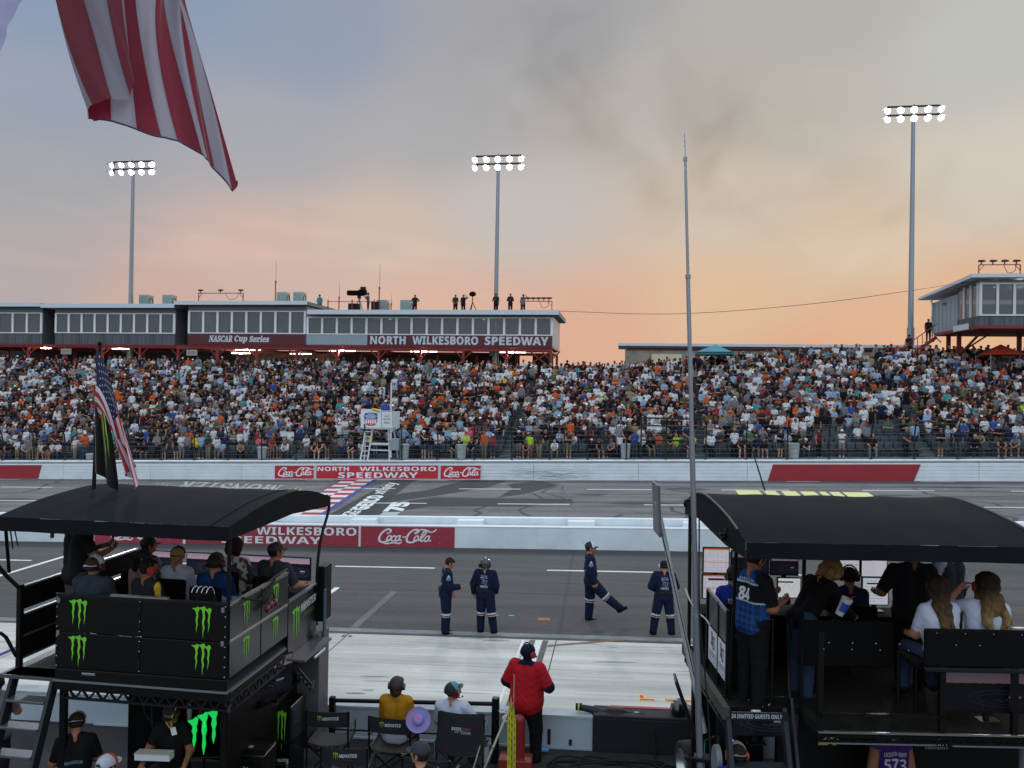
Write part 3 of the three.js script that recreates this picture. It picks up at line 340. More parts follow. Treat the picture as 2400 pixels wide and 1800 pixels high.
{ // taller suite on the right, its left side in view
  const t = thing('viewing_suite', 'grey viewing suite on red steel at the right edge, seen from its side', 'viewing box');
  const X0 = 23.1, X1 = 34, zf = -54, zb = -61.6, fl = 10.3, sil = 11.02, hd = 12.98;
  const side = new THREE.Shape([[zb, fl], [zf - 3.3, fl], [zf - 3.3, 12.75], [zb, 12.6]].map((p) => new THREE.Vector2(...p)));
  mesh('side_wall', uvm(new THREE.ExtrudeGeometry(side, { depth: 0.15, bevelEnabled: false }).rotateY(-Math.PI / 2).translate(X0 + 0.15, 0, 0)), greyPanel, t);
  for (let i = 0; i < 6; i++) mesh('side_batten', bb(X0 - 0.03, X0 - 0.002, fl, 12.6, zb + 0.4 + i * 0.7, zb + 0.45 + i * 0.7), greyPanel, t);
  mesh('side_wall', uvm(bb(X0, X0 + 0.15, fl, sil - 0.1, zf - 3.3, zf - 0.15)), woodMat, t); mesh('header', uvm(bb(X0, X0 + 0.15, hd + 0.1, 13.2, zf - 3.3, zf - 0.15)), greyTrim, t);
  for (let i = 0; i < 3; i++) { const a = zf - 0.25 - i * 1.02; mesh('mullion', bb(X0 - 0.04, X0 + 0.1, sil - 0.1, hd + 0.1, a - 0.07, a + 0.07), MT.whiteTrim, t); mesh('window_pane', bb(X0 + 0.05, X0 + 0.06, sil - 0.1, hd + 0.1, a - 0.95, a - 0.07), windowGlass, t); }
  mesh('lower_wall', uvm(bb(X0, X1, fl, sil - 0.1, zf - 0.15, zf)), woodMat, t); mesh('header', uvm(bb(X0, X1, hd + 0.1, 13.25, zf - 0.15, zf)), greyTrim, t);
  mesh('window_sill', bb(X0, X1, sil - 0.1, sil, zf - 0.12, zf + 0.06), MT.whiteTrim, t); mesh('window_head', bb(X0, X1, hd, hd + 0.1, zf - 0.12, zf + 0.06), MT.whiteTrim, t);
  for (let i = 0; i < 11; i++) { const a = X0 + i * 1.02; mesh('mullion', bb(a, a + 0.16, sil + 0.001, hd - 0.001, zf - 0.1, zf + 0.05), MT.whiteTrim, t); mesh('window_pane', bb(a + 0.16, a + 1.02, sil + 0.002, hd - 0.002, zf - 0.035, zf - 0.025), windowGlass, t); }
  mesh('floor_slab', bb(X0, X1, fl - 0.2, fl - 0.002, zb, zf), MT.redSteel, t); mesh('rear_wall', uvm(bb(X0 + 0.2, X1, fl, 12.5, zb, zb + 0.15)), interior, t);
  const rs = new THREE.Shape([[zb - 1, 12.93], [zf + 0.6, 13.36], [zf + 0.6, 13.6], [zb - 1, 13.1]].map((p) => new THREE.Vector2(...p)));
  mesh('roof', uvm(new THREE.ExtrudeGeometry(rs, { depth: X1 - X0 + 0.7, bevelEnabled: false }).rotateY(-Math.PI / 2).translate(X1, 0, 0)), roofTrim, t);
  for (const [a, b] of [[24, -59.2], [28, -59.2], [32, -59.2], [24, -61]]) mesh('steel_column', bb(a - 0.12, a + 0.12, 6.5, fl - 0.2, b - 0.12, b + 0.12), MT.redSteel, t);
  mesh('brace', bar([24, 8.7, -59.2], [26, 10.1, -59.2], 0.1), MT.redSteel, t); mesh('brace', bar([24, 8.6, -59.1], [24, 10.1, -55.5], 0.12), MT.redSteel, t); mesh('brace', bar([28, 8.6, -59.1], [28, 10.1, -55.5], 0.12), MT.redSteel, t);
  mesh('downpipe', pipe([[22.9, 12.9, -61.4], [23.0, 12.4, -61.4], [23.02, 10.4, -61.4], [23.3, 9.6, -60.6]], 0.06, 16), MT.whiteTrim, t); mesh('wall_lamp', rbx(0.3, 0.16, 0.26, 23.0, 12.3, -59.3, 0.03), MT.aluDull, t);
  mesh('notice_board', bb(X0 - 0.06, X0 - 0.03, 10.15, 10.55, -57.8, -55.4), MT.whiteTrim, t); mesh('ceiling_lamp', new THREE.CylinderGeometry(0.12, 0.12, 0.03, 12).translate(24.6, 12.95, -55.2), lampMat, t);
  const L = new THREE.PointLight(0xffe9c8, 3); L.position.set(27, 12.6, -57); t.add(L);
  const s = thing('red_staircase', 'red steel stairs and railing climbing beside the right suite', 'stairs');
  for (let i = 0; i < 7; i++) mesh('step', bb(20.1 + i * 0.34, 20.44 + i * 0.34, 8.0 + i * 0.26, 8.05 + i * 0.26, -60.6, -59.5), MT.redSteel, s);
  mesh('stringer', bar([20, 7.9, -59.5], [22.6, 9.9, -59.5], 0.1, 0.22), MT.redSteel, s); for (let i = 0; i < 7; i++) mesh('baluster', bb(20.3 + i * 0.33, 20.34 + i * 0.33, 8.1 + i * 0.24, 9.1 + i * 0.24, -59.52, -59.48), MT.redSteel, s); mesh('handrail', bar([20.2, 9.05, -59.5], [22.6, 10.85, -59.5], 0.06), MT.redSteel, s); mesh('top_rail', bar([19.0, 9.1, -59.5], [20.2, 9.1, -59.5], 0.06), MT.redSteel, s); for (let i = 0; i < 5; i++) mesh('baluster', bb(19.0 + i * 0.28, 19.04 + i * 0.28, 7.9, 9.1, -59.52, -59.48), MT.redSteel, s);
}
{ // red steel frame that carries the boxes
  const t = thing('steel_support_frame', 'red steel columns and braces carrying the boxes above the crowd', 'steel frame');
  mesh('edge_beam', bb(-61, -5.6, 8.72, 8.96, -62.3, -62.1), MT.redSteel, t); mesh('edge_beam', bb(-61, -5.6, 8.62, 8.86, -68.2, -68), MT.redSteel, t);
  for (let X = -60; X < -5; X += 3.62) { mesh('column', bb(X - 0.1, X + 0.1, 6.3, 8.72, -62.3, -62.1), MT.redSteel, t); mesh('brace', bar([X, 8.0, -62.2], [X - 0.75, 8.74, -62.2], 0.08), MT.redSteel, t); mesh('brace', bar([X, 8.0, -62.2], [X + 0.75, 8.74, -62.2], 0.08), MT.redSteel, t); mesh('column', bb(X - 0.1, X + 0.1, 6.3, 8.62, -68.2, -68), MT.redSteel, t); mesh('joist', bb(X - 0.06, X + 0.06, 8.62, 8.8, -68, -62.3), MT.redSteel, t); }
  mesh('end_brace', bar([-7.6, 7.6, -62.2], [-5.8, 8.7, -62.2], 0.1), MT.redSteel, t); mesh('end_brace', bar([-7.4, 8.72, -62.2], [-5.7, 7.4, -62.2], 0.1), MT.redSteel, t);
}
{ // back of the concourse seen under the boxes
  const t = thing('concession_stand', 'tan and dark concession buildings behind the top rows, under the boxes', 'building');
  const tan = mat(0x8a7b66, 0.85, { map: mottle }), dk = mat(0x2a2c2f, 0.8, { map: mottle });
  mesh('rear_wall', uvm(bb(-37, -27, 6.5, 8.9, -70.2, -70)), tan, t); mesh('rear_wall', uvm(bb(-26.9, -9.3, 6.5, 8.9, -70.2, -70)), dk, t); mesh('rear_wall', uvm(bb(-50, -37.1, 6.5, 8.9, -70.2, -70)), mat(0x3b463d, 0.85, { map: mottle }), t); mesh('rear_wall', uvm(bb(-66, -50.1, 6.5, 8.9, -70.2, -70)), dk, t); mesh('rear_wall', uvm(bb(-8.1, -6.2, 6.5, 8.9, -70.2, -70)), dk, t);
  mesh('serving_hatch', bb(-33, -29, 7.2, 8.2, -69.98, -69.95), dk, t); mesh('sign_band', new THREE.BoxGeometry(7, 0.5, 0.05).translate(-20, 8.25, -69.96), mat(0xffffff, 0.8, { map: tex(canvas(512, 40, (x, w, h) => { x.fillStyle = '#2a2624'; x.fillRect(0, 0, w, h); txt(x, 'COCA-COLA CLASSIC', w / 2, h / 2, w * 0.8, h * 0.6, '#5d5046', 'bold 100px serif'); })) }), t);
}
{ const t = thing('concession_building', 'low pale building with a long white roof edge behind the right-hand crowd', 'building');
  mesh('front_wall', uvm(bb(0.3, 24, 6.5, 9.42, -66.2, -66)), mat(0xb4ac9c, 0.8, { map: mottle }), t); mesh('end_wall', uvm(bb(0.3, 0.5, 6.5, 9.4, -71, -66.2)), greyPanel, t); mesh('roof', uvm(poly([[-0.3, 9.44], [24.4, 9.44], [24.4, 9.66], [-0.3, 9.66]], 6).translate(0, 0, -71.5)), roofTrim, t); mesh('red_band', bb(0.4, 24, 9.1, 9.3, -65.99, -65.96), MT.maroon, t);
  for (let i = 0; i < 5; i++) mesh('serving_hatch', bb(2.5 + i * 4, 5 + i * 4, 7.9, 8.8, -65.99, -65.95), mat(0xd8c9a8, 0.8), t); }
// ---------- floodlight poles ----------
const FLOOD = 1200;
const lensMat = new THREE.MeshStandardMaterial({ color: 0xffffff, emissive: 0xffffff, emissiveIntensity: 14 });
const lampGeo = (() => { const p = [[0, 0.02], [0.12, 0], [0.26, 0.12], [0.3, 0.27], [0.29, 0.28], [0.24, 0.16], [0.1, 0.06]].map((a) => new THREE.Vector2(...a)); const bowl = new THREE.LatheGeometry(p, 12).rotateX(Math.PI / 2); const vis = new THREE.CylinderGeometry(0.33, 0.31, 0.3, 10, 1, true, Math.PI * 0.65, Math.PI * 0.7).rotateX(Math.PI / 2).translate(0, 0, 0.5); return merge([bowl, vis, bx(0.12, 0.3, 0.12, 0, 0.12, -0.08)]); })();
const lensGeo = new THREE.CylinderGeometry(0.285, 0.285, 0.02, 16).rotateX(Math.PI / 2).translate(0, 0.0, 0.285);
function floodPole(x, topY, baseY, label, out) {
  const t = thing('floodlight_pole', label, 'floodlight', [x, baseY, -66], 0, 'floodlight poles behind the stand'), h = topY - baseY;
  mesh('pole', rod([0, 0, 0], [0, h, 0], 0.24, 0.14, 12), MT.galv, t); mesh('lower_sleeve', rod([0, 0, 0], [0, Math.min(4.5, h * 0.3), 0], 0.3, 0.28, 12), MT.galv, t); mesh('service_box', rbx(0.4, 1.2, 0.3, -0.3, 2.6, 0.2, 0.02), MT.galv, t);
  for (const [k, y] of [[0, h - 0.05], [1, h - 0.75]]) mesh('crossarm', bb(-2.0, 2.0, y - 0.06, y + 0.06, -0.06, 0.06), MT.steelDark, t);
  mesh('tie_rod', bb(-0.03, 0.03, h - 0.75, h + 0.1, 0.1, 0.14), MT.steelDark, t);
  for (let row = 0; row < 2; row++) for (let i = 0; i < 5; i++) { const l = mesh('lamp_head', lampGeo, MT.steelDark, t); l.position.set(-1.9 + i * 0.95, h - 0.36 - row * 0.7, 0.15); l.scale.setScalar(0.86); l.rotation.set(0.42, (i - 2) * 0.28 + out, 0, 'YXZ'); mesh('lens', lensGeo, lensMat, l); }
  const s = new THREE.SpotLight(0xf4f6ff, FLOOD, 0, 1.0, 0.6, 2); s.position.set(0, h - 0.4, 1.2); s.target.position.set(out * 30, -h * 0.6 + 2, 50); s.castShadow = true; s.shadow.radius = 60; s.shadow.mapSize.set(1024, 1024); t.add(s, s.target);
}

floodPole(-45.5, 26.4, 6.5, 'grey floodlight pole above the grey timber suite, partly behind the big striped flag', 0.25);
floodPole(-10.9, 26.0, 6.5, 'grey floodlight pole rising behind the long press box roof', 0.05);
floodPole(23.1, 29.1, 6.6, 'tall grey floodlight pole beside the suite at the right edge', -0.3);
// strip lamps under the boxes
{ const stripMat = new THREE.MeshStandardMaterial({ color: 0xffffff, emissive: 0xfff4dc, emissiveIntensity: 5 }); let i = 0;
  for (const [x, w, l] of [[-51.3, 1.0, 'left end of the timber suite'], [-44.0, 1.6, 'nine-window timber suite'], [-32, 2.3, 'cup series sign'], [-23.5, 2.3, 'grey cladding between the signs'], [-16.4, 2.3, 'word NORTH of the long sign'], [-8.9, 2.2, 'word SPEEDWAY of the long sign'], [-34.2, 1.8, 'cup series sign, deeper in'], [-28.5, 2.0, 'end of the cup series sign, deeper in']]) {
    const z = l.includes('deeper') ? -65.5 : -62.5, y = l.includes('deeper') ? 8.5 : 8.66, t = thing('strip_lamp', 'lit white tube lamp under the ' + l, 'lamp', [x, y, z], 0, 'strip lamps under the boxes');
    mesh('housing', rbx(w + 0.1, 0.08, 0.16, 0, 0.06, 0, 0.01), MT.whiteTrim, t); mesh('tube_light', rod([-w / 2, 0, 0], [w / 2, 0, 0], 0.055), stripMat, t); const L = new THREE.PointLight(0xfff1d8, 5); L.position.set(0, -0.12, 0.1); t.add(L); i++; } }
// ---------- gear on the roofs ----------
const acMat = mat(0x8fa09c, 0.6, { metalness: 0.2 });
for (const [x, y, l] of [[-45.0, 12.52, 'beside the left floodlight pole'], [-42.6, 12.52, 'on the nine-window timber suite roof'], [-31.2, 12.76, 'beside the thin mast on the cup series box'], [-29.6, 12.76, 'at the right end of the cup series box roof'], [-21.6, 12.03, 'behind the camera platform on the long roof'], [-19.4, 12.03, 'right of the camera platform on the long roof']]) {
  const t = thing('air_conditioner', 'pale green rooftop air conditioner ' + l, 'air conditioner', [x, y, -67.6], 0, 'air conditioners on the box roofs'); mesh('casing', rbx(0.95, 1.5, 0.9, 0, 0.75, 0, 0.03), acMat, t); mesh('fan_grille', new THREE.TorusGeometry(0.32, 0.03, 6, 20).rotateY(Math.PI / 2).translate(0.49, 0.9, 0), MT.steelDark, t); for (let i = 0; i < 5; i++) mesh('louvre', bx(0.8, 0.03, 0.02, 0, 0.35 + i * 0.22, 0.46), MT.aluDull, t); }
for (const [x, y, h, l] of [[-31.0, 12.76, 4.2, 'on the cup series box roof'], [-21.3, 12.03, 4.5, 'rising from the long press box roof'], [-25.0, 12.03, 2.9, 'beside the broadcast camera'], [-20.2, 12.03, 1.8, 'short, right of the tallest mast']]) { const t = thing('antenna_mast', 'thin red and grey antenna mast ' + l, 'antenna', [x, y, -65.5], 0, 'antenna masts on the roofs'); mesh('lower_pole', rod([0, 0, 0], [0, h * 0.55, 0], 0.05), MT.redSteel, t); mesh('upper_whip', rod([0.04, h * 0.5, 0], [0.02, h, 0], 0.028, 0.015), MT.aluDull, t); mesh('clamp', bx(0.14, 0.1, 0.1, 0.02, h * 0.52, 0), MT.steelDark, t); }
for (const [x, y, w, l, n] of [[-35.2, 12.76, 4.2, 'on the cup series box roof', 3], [-7.1, 12.03, 2.6, 'at the right end of the long roof', 6], [25.2, 13.62, 2.6, 'on the suite roof at the right edge', 4]]) { const z = x > 0 ? -56 : -63.6, t = thing('camera_rack', 'red rail rack of small cameras ' + l, 'rack', [x, y, z]); mesh('rail', bb(-w / 2, w / 2, 0.92, 0.98, -0.03, 0.03), MT.redSteel, t); for (const s of [-1, 1]) { mesh('upright', bb(s * w / 2 - 0.03, s * w / 2 + 0.03, 0, 0.95, -0.03, 0.03), MT.redSteel, t); mesh('knee_brace', bar([s * w / 2, 0.55, 0], [s * (w / 2 - 0.35), 0.94, 0], 0.04), MT.redSteel, t); } for (let i = 0; i < n; i++) { const c = mesh('camera', merge([rbx(0.34, 0.14, 0.2, 0, 0.24, 0, 0.02), bx(0.06, 0.2, 0.06, 0, 0.1, 0), rod([0.17, 0.24, 0], [0.27, 0.24, 0], 0.05)]), MT.steelDark, t); c.position.set(-w / 2 + 0.15 + (w - 0.4) * i / Math.max(1, n - 1), 0.97, 0); } mesh('cable', pipe([[w * 0.1, 0.95, 0], [w * 0.2, 0.4, 0.05], [w * 0.35, 0.5, 0.05], [w * 0.4, 0.95, 0]], 0.02, 20, 5), MT.rubber, t); }
{ const t = thing('camera_platform', 'low red railed platform on the long press box roof', 'platform', [-23.6, 12.03, -65]); mesh('deck', bb(-2, 2.2, 0.1, 0.22, -1.2, 0.6), MT.redSteel, t); for (const x of [-2, 0.2, 2.2]) mesh('post', bb(x - 0.04, x + 0.04, 0.22, 1.2, 0.52, 0.6), MT.redSteel, t); mesh('rail', bb(-2, 2.2, 1.0, 1.05, 0.54, 0.58), MT.redSteel, t); mesh('gear_case', rbx(0.9, 0.7, 0.6, 0.1, 0.58, -0.2, 0.05), MT.black, t); mesh('gear_case', rbx(0.7, 0.9, 0.6, 2.0, 0.68, -0.5, 0.05), MT.black, t);
  const c = thing('broadcast_camera', 'large black broadcast camera on a tripod atop the press box', 'camera', [-23.3, 12.2, -66]); for (let i = 0; i < 3; i++) { const a = i * 2.1 + 0.5; mesh('tripod_leg', rod([Math.cos(a) * 0.5, 0, Math.sin(a) * 0.4], [0, 1.35, 0], 0.05), MT.aluDull, c); } mesh('head', rbx(0.3, 0.3, 0.3, 0, 1.45, 0, 0.05), MT.black, c); mesh('lens_box', rbx(1.1, 0.42, 0.5, -0.55, 1.8, 0, 0.05), MT.blackMat, c); mesh('camera_body', rbx(0.7, 0.5, 0.45, 0.3, 1.85, 0, 0.08), MT.blackMat, c); mesh('viewfinder', rbx(0.5, 0.3, 0.3, 0.35, 2.2, 0, 0.06), MT.black, c); mesh('pan_handle', rod([0.1, 1.6, 0], [0.8, 1.45, 0.1], 0.03), MT.black, c); }
{ const c = thing('camera_tripod', 'small covered camera on a tripod between the men on the roof', 'camera', [-12.9, 12.03, -65.5]); for (let i = 0; i < 3; i++) { const a = i * 2.1; mesh('tripod_leg', rod([Math.cos(a) * 0.5, 0, Math.sin(a) * 0.4], [0, 1.1, 0], 0.035), MT.steelDark, c); } mesh('column', rod([0, 1.0, 0], [0, 1.6, 0], 0.04), MT.steelDark, c); mesh('covered_camera', new THREE.SphereGeometry(0.28, 12, 8).scale(1.1, 0.8, 0.8).translate(0, 1.8, 0), MT.blackMat, c); }
// wire strung across the sky between the boxes
tag(mesh('overhead_wire', pipe([[-5.2, 12.0, -62], [4, 11.6, -60], [14, 12.2, -58], [23, 13.3, -55]], 0.018, 40, 4), MT.steelDark), 'thin overhead wire strung between the press box and the right suite', 'wire');
// shade tents
{ const t = thing('parasol', 'teal blue square parasol over the top of the right-hand crowd', 'parasol', [6.9, 6.85, -58.8]); mesh('canopy', new THREE.ConeGeometry(1.8, 0.6, 4, 1, true).rotateY(0.6).translate(0, 2.05, 0), mat(0x3d7f8c, 0.8, { side: THREE.DoubleSide }), t); mesh('pole', rod([0, 0, 0], [0, 2.4, 0], 0.03), MT.galv, t); mesh('valance', new THREE.CylinderGeometry(1.9, 1.9, 0.14, 4, 1, true).rotateY(0.6).translate(0, 1.62, 0), mat(0x2f6a76, 0.8, { side: THREE.DoubleSide }), t); }
{ const t = thing('canopy_tent', 'orange-red peaked canopy tent below the right suite', 'tent', [25.6, 6.6, -56.6]); mesh('canopy', new THREE.ConeGeometry(1.6, 0.75, 4, 1, true).rotateY(Math.PI / 4).translate(0, 2.25, 0), mat(0xb33a22, 0.8, { side: THREE.DoubleSide }), t); for (const [a, b] of [[-1.1, -1.1], [1.1, -1.1], [-1.1, 1.1], [1.1, 1.1]]) mesh('leg', rod([a, 0, b], [a, 1.85, b], 0.03), MT.aluDull, t); }
// ---------- flag stand over the wall ----------
{ const y0 = SL * -14.8 + 1.6, t = thing('flag_stand', 'white raised flag stand with the speedway crest, straddling the outer wall', 'flag stand', [-14.8, y0, -46.2]);
  const W = mat(0xbfcad0, 0.5);
  mesh('floor', bb(-1.0, 1.0, 1.9, 1.98, -0.7, 0.75), W, t); mesh('front_panel', rbx(1.3, 1.22, 0.05, -0.36, 2.52, 0.78, 0.02), W, t); mesh('crest_print', plane(1.26, 1.0, -0.36, 2.52, 0.809), mat(0xffffff, 0.5, { map: tex(art.crest()) }), t); mesh('side_board', new THREE.BoxGeometry(0.66, 1.12, 0.03).translate(0.65, 2.5, 0.79), mat(0xffffff, 0.5, { map: tex(art.standBoard()) }), t);
  for (const s of [-1, 1]) { mesh('side_panel', bb(s * 1.0 - 0.02, s * 1.0 + 0.02, 1.98, 3.0, -0.7, 0.75), W, t); mesh('front_leg', bar([s * 0.8, 0, 0.6], [s * 0.72, 1.9, 0.6], 0.08), W, t); mesh('rear_leg', bar([s * 0.95, 0, -0.7], [s * 0.7, 1.9, -0.5], 0.08), W, t); }
  mesh('cross_rail', bar([-0.5, 0.62, 0.6], [0.75, 0.62, 0.6], 0.09), W, t); mesh('cross_rail', bar([-0.45, 1.0, 0.6], [0.72, 1.0, 0.6], 0.07, 0.14), W, t); mesh('mast', rod([0.9, 0.2, 0.7], [0.86, 4.75, 0.7], 0.06, 0.05), W, t); mesh('ladder_rail', bar([-0.55, 0, 0.75], [-0.28, 1.9, 0.65], 0.08), W, t); mesh('ladder_rail', bar([-1.0, 0, 0.75], [-0.72, 1.9, 0.65], 0.08), W, t); for (let i = 0; i < 6; i++) mesh('rung', bar([-0.95 + i * 0.045, 0.25 + i * 0.3, 0.73], [-0.52 + i * 0.045, 0.25 + i * 0.3, 0.73], 0.05), W, t); mesh('grey_cabinet', rbx(0.55, 0.7, 0.4, 1.15, 1.0, 0.6, 0.02), MT.galv, t);
  const f = tag(mesh('yellow_flag', pipe([[0, 0, 0], [0.2, -0.02, 0.05], [0.45, -0.12, 0.02]], 0.07, 12, 6), mat(0xc9b41f, 0.8)), 'furled yellow flag lying over the edge of the flag stand', 'flag'); f.position.set(-15.05, y0 + 3.12, -45.4); }
// white speaker cabinets and bins along the fence
{ let i = 0; for (const [x, h, l] of [[-34.4, 0.35, 'low white box, left of the tall flag on the dark canopy'], [-22.5, 0.75, 'left of the flag stand'], [-13.2, 0.9, 'just right of the flag stand'], [-9.6, 0.85, 'below the lime-shirted fan'], [0.3, 0.85, 'left of the black gate frame'], [9.9, 0.85, 'above the right red wall panel']]) { const t = thing('waste_bin', (h < 0.5 ? '' : 'grey waste bin on the fence walkway ') + l, 'bin', [x, SL * x + 1.63, -46.05], 0, 'bins along the fence'); mesh('bin_body', new THREE.CylinderGeometry(0.3, 0.25, h, 14).translate(0, h / 2, 0), mat(0x8d9698, 0.6), t); mesh('rim', new THREE.TorusGeometry(0.3, 0.02, 6, 16).rotateX(Math.PI / 2).translate(0, h, 0), mat(0xa9b1b3, 0.6), t); } }
// arrow signs hung under the boxes
for (const [x, s, l] of [[-48.9, 'SUITE 5', 'under the left timber suite'], [-36.9, 'SUITES 3', 'under the cup series sign']]) { const t = thing('hanging_sign', 'small grey suite number sign ' + l, 'sign', [x, 8.35, -62]); mesh('board', new THREE.BoxGeometry(1.0, 0.5, 0.05), mat(0xffffff, 0.7, { map: tex(canvas(128, 64, (c, w, h) => { c.fillStyle = '#9a9794'; c.fillRect(0, 0, w, h); txt(c, s, 64, 32, 100, 26, '#6b4a48'); })) }), t); mesh('hanger', bb(-0.02, 0.02, 0.25, 0.5, -0.02, 0.02), MT.redSteel, t); }
// ---------- people: one continuous skin meshed from a skeleton ----------
const v3 = { add: (a, b, s = 1) => [a[0] + b[0] * s, a[1] + b[1] * s, a[2] + b[2] * s], sub: (a, b) => [a[0] - b[0], a[1] - b[1], a[2] - b[2]], len: (a) => Math.hypot(...a), norm: (a) => { const l = Math.hypot(...a) || 1; return [a[0] / l, a[1] / l, a[2] / l]; }, cross: (a, b) => [a[1] * b[2] - a[2] * b[1], a[2] * b[0] - a[0] * b[2], a[0] * b[1] - a[1] * b[0]], dot: (a, b) => a[0] * b[0] + a[1] * b[1] + a[2] * b[2] };
function makeField(bones, wrinkle = 0) {
  const n = bones.length, A = new Float64Array(n * 10);
  bones.forEach((b, i) => { const d = v3.sub(b.b, b.a); A.set([...b.a, ...d, 1 / Math.max(1e-9, v3.dot(d, d)), b.ra, b.rb, b.k ?? 0.03], i * 10); });
  const f = (x, y, z) => {
    let d = 1e3;
    for (let i = 0; i < n; i++) {
      const o = i * 10, px = x - A[o], py = y - A[o + 1], pz = z - A[o + 2]; let t = (px * A[o + 3] + py * A[o + 4] + pz * A[o + 5]) * A[o + 6]; t = t < 0 ? 0 : t > 1 ? 1 : t;
      const ex = px - t * A[o + 3], ey = py - t * A[o + 4], ez = pz - t * A[o + 5], di = Math.sqrt(ex * ex + ey * ey + ez * ez) - (A[o + 7] + (A[o + 8] - A[o + 7]) * t), k = A[o + 9];
      const h = k - Math.abs(d - di); d = Math.min(d, di) - (h > 0 ? h * h / (4 * k) : 0);
    }
    if (wrinkle) d += wrinkle * (Math.sin(x * 31 + y * 17) * Math.sin(y * 43 - z * 21 + 1.3 * Math.sin(x * 19)) + 0.6 * Math.sin(x * 57 - y * 71 + z * 33));
    return d;
  };
  f.near = (x, y, z) => { let best = 1e9, bi = 0, bt = 0; for (let i = 0; i < n; i++) { const o = i * 10, px = x - A[o], py = y - A[o + 1], pz = z - A[o + 2]; let t = (px * A[o + 3] + py * A[o + 4] + pz * A[o + 5]) * A[o + 6]; t = t < 0 ? 0 : t > 1 ? 1 : t; const di = Math.hypot(px - t * A[o + 3], py - t * A[o + 4], pz - t * A[o + 5]) - (A[o + 7] + (A[o + 8] - A[o + 7]) * t); if (di < best) { best = di; bi = i; bt = t; } } return [bones[bi], bt]; };
  return f;
}
function surfNets(f, lo, hi, h) {
  const nx = Math.ceil((hi[0] - lo[0]) / h) + 1, ny = Math.ceil((hi[1] - lo[1]) / h) + 1, nz = Math.ceil((hi[2] - lo[2]) / h) + 1, val = new Float32Array(nx * ny * nz).fill(1), B = 6, R = Math.sqrt(3) * B * h * 0.5 * 1.1 + h;
  const id = (i, j, k) => (k * ny + j) * nx + i;
  for (let k0 = 0; k0 < nz; k0 += B) for (let j0 = 0; j0 < ny; j0 += B) for (let i0 = 0; i0 < nx; i0 += B) {
    const c = f(lo[0] + (i0 + B / 2) * h, lo[1] + (j0 + B / 2) * h, lo[2] + (k0 + B / 2) * h); if (c > R) continue;
    const K = Math.min(nz, k0 + B), J = Math.min(ny, j0 + B), I = Math.min(nx, i0 + B), inside = c < -R;
    for (let k = k0; k < K; k++) for (let j = j0; j < J; j++) for (let i = i0; i < I; i++) val[id(i, j, k)] = inside ? -1 : f(lo[0] + i * h, lo[1] + j * h, lo[2] + k * h);
  }
  const pos = [], idx = [], map = new Int32Array(nx * ny * nz).fill(-1);
  const E = [[0, 1], [0, 2], [0, 4], [1, 3], [1, 5], [2, 3], [2, 6], [3, 7], [4, 5], [4, 6], [5, 7], [6, 7]];
  for (let k = 0; k < nz - 1; k++) for (let j = 0; j < ny - 1; j++) for (let i = 0; i < nx - 1; i++) {
    const c = [0, 1, 2, 3, 4, 5, 6, 7].map((q) => val[id(i + (q & 1), j + ((q >> 1) & 1), k + (q >> 2))]); let m = 0; for (let q = 0; q < 8; q++) if (c[q] < 0) m++; if (m === 0 || m === 8) continue;
    let sx = 0, sy = 0, sz = 0, s = 0; for (const [a, b] of E) { if ((c[a] < 0) === (c[b] < 0)) continue; const t = c[a] / (c[a] - c[b]); sx += (a & 1) + t * ((b & 1) - (a & 1)); sy += ((a >> 1) & 1) + t * (((b >> 1) & 1) - ((a >> 1) & 1)); sz += (a >> 2) + t * ((b >> 2) - (a >> 2)); s++; }
    map[id(i, j, k)] = pos.length / 3; pos.push(lo[0] + (i + sx / s) * h, lo[1] + (j + sy / s) * h, lo[2] + (k + sz / s) * h);
  }
  const quad = (a, b, c, d, fl) => { if (a < 0 || b < 0 || c < 0 || d < 0) return; fl ? idx.push(a, b, c, a, c, d) : idx.push(a, c, b, a, d, c); };
  for (let k = 1; k < nz - 1; k++) for (let j = 1; j < ny - 1; j++) for (let i = 1; i < nx - 1; i++) {
    const v0 = val[id(i, j, k)] < 0;
    if (v0 !== val[id(i + 1, j, k)] < 0) quad(map[id(i, j - 1, k - 1)], map[id(i, j, k - 1)], map[id(i, j, k)], map[id(i, j - 1, k)], v0);
    if (v0 !== val[id(i, j + 1, k)] < 0) quad(map[id(i - 1, j, k - 1)], map[id(i - 1, j, k)], map[id(i, j, k)], map[id(i, j, k - 1)], v0);
    if (v0 !== val[id(i, j, k + 1)] < 0) quad(map[id(i - 1, j - 1, k)], map[id(i, j - 1, k)], map[id(i, j, k)], map[id(i - 1, j, k)], v0);
  }
  const g = new THREE.BufferGeometry(); g.setAttribute('position', new THREE.Float32BufferAttribute(pos, 3)); g.setIndex(idx); g.computeVertexNormals(); return g;
}
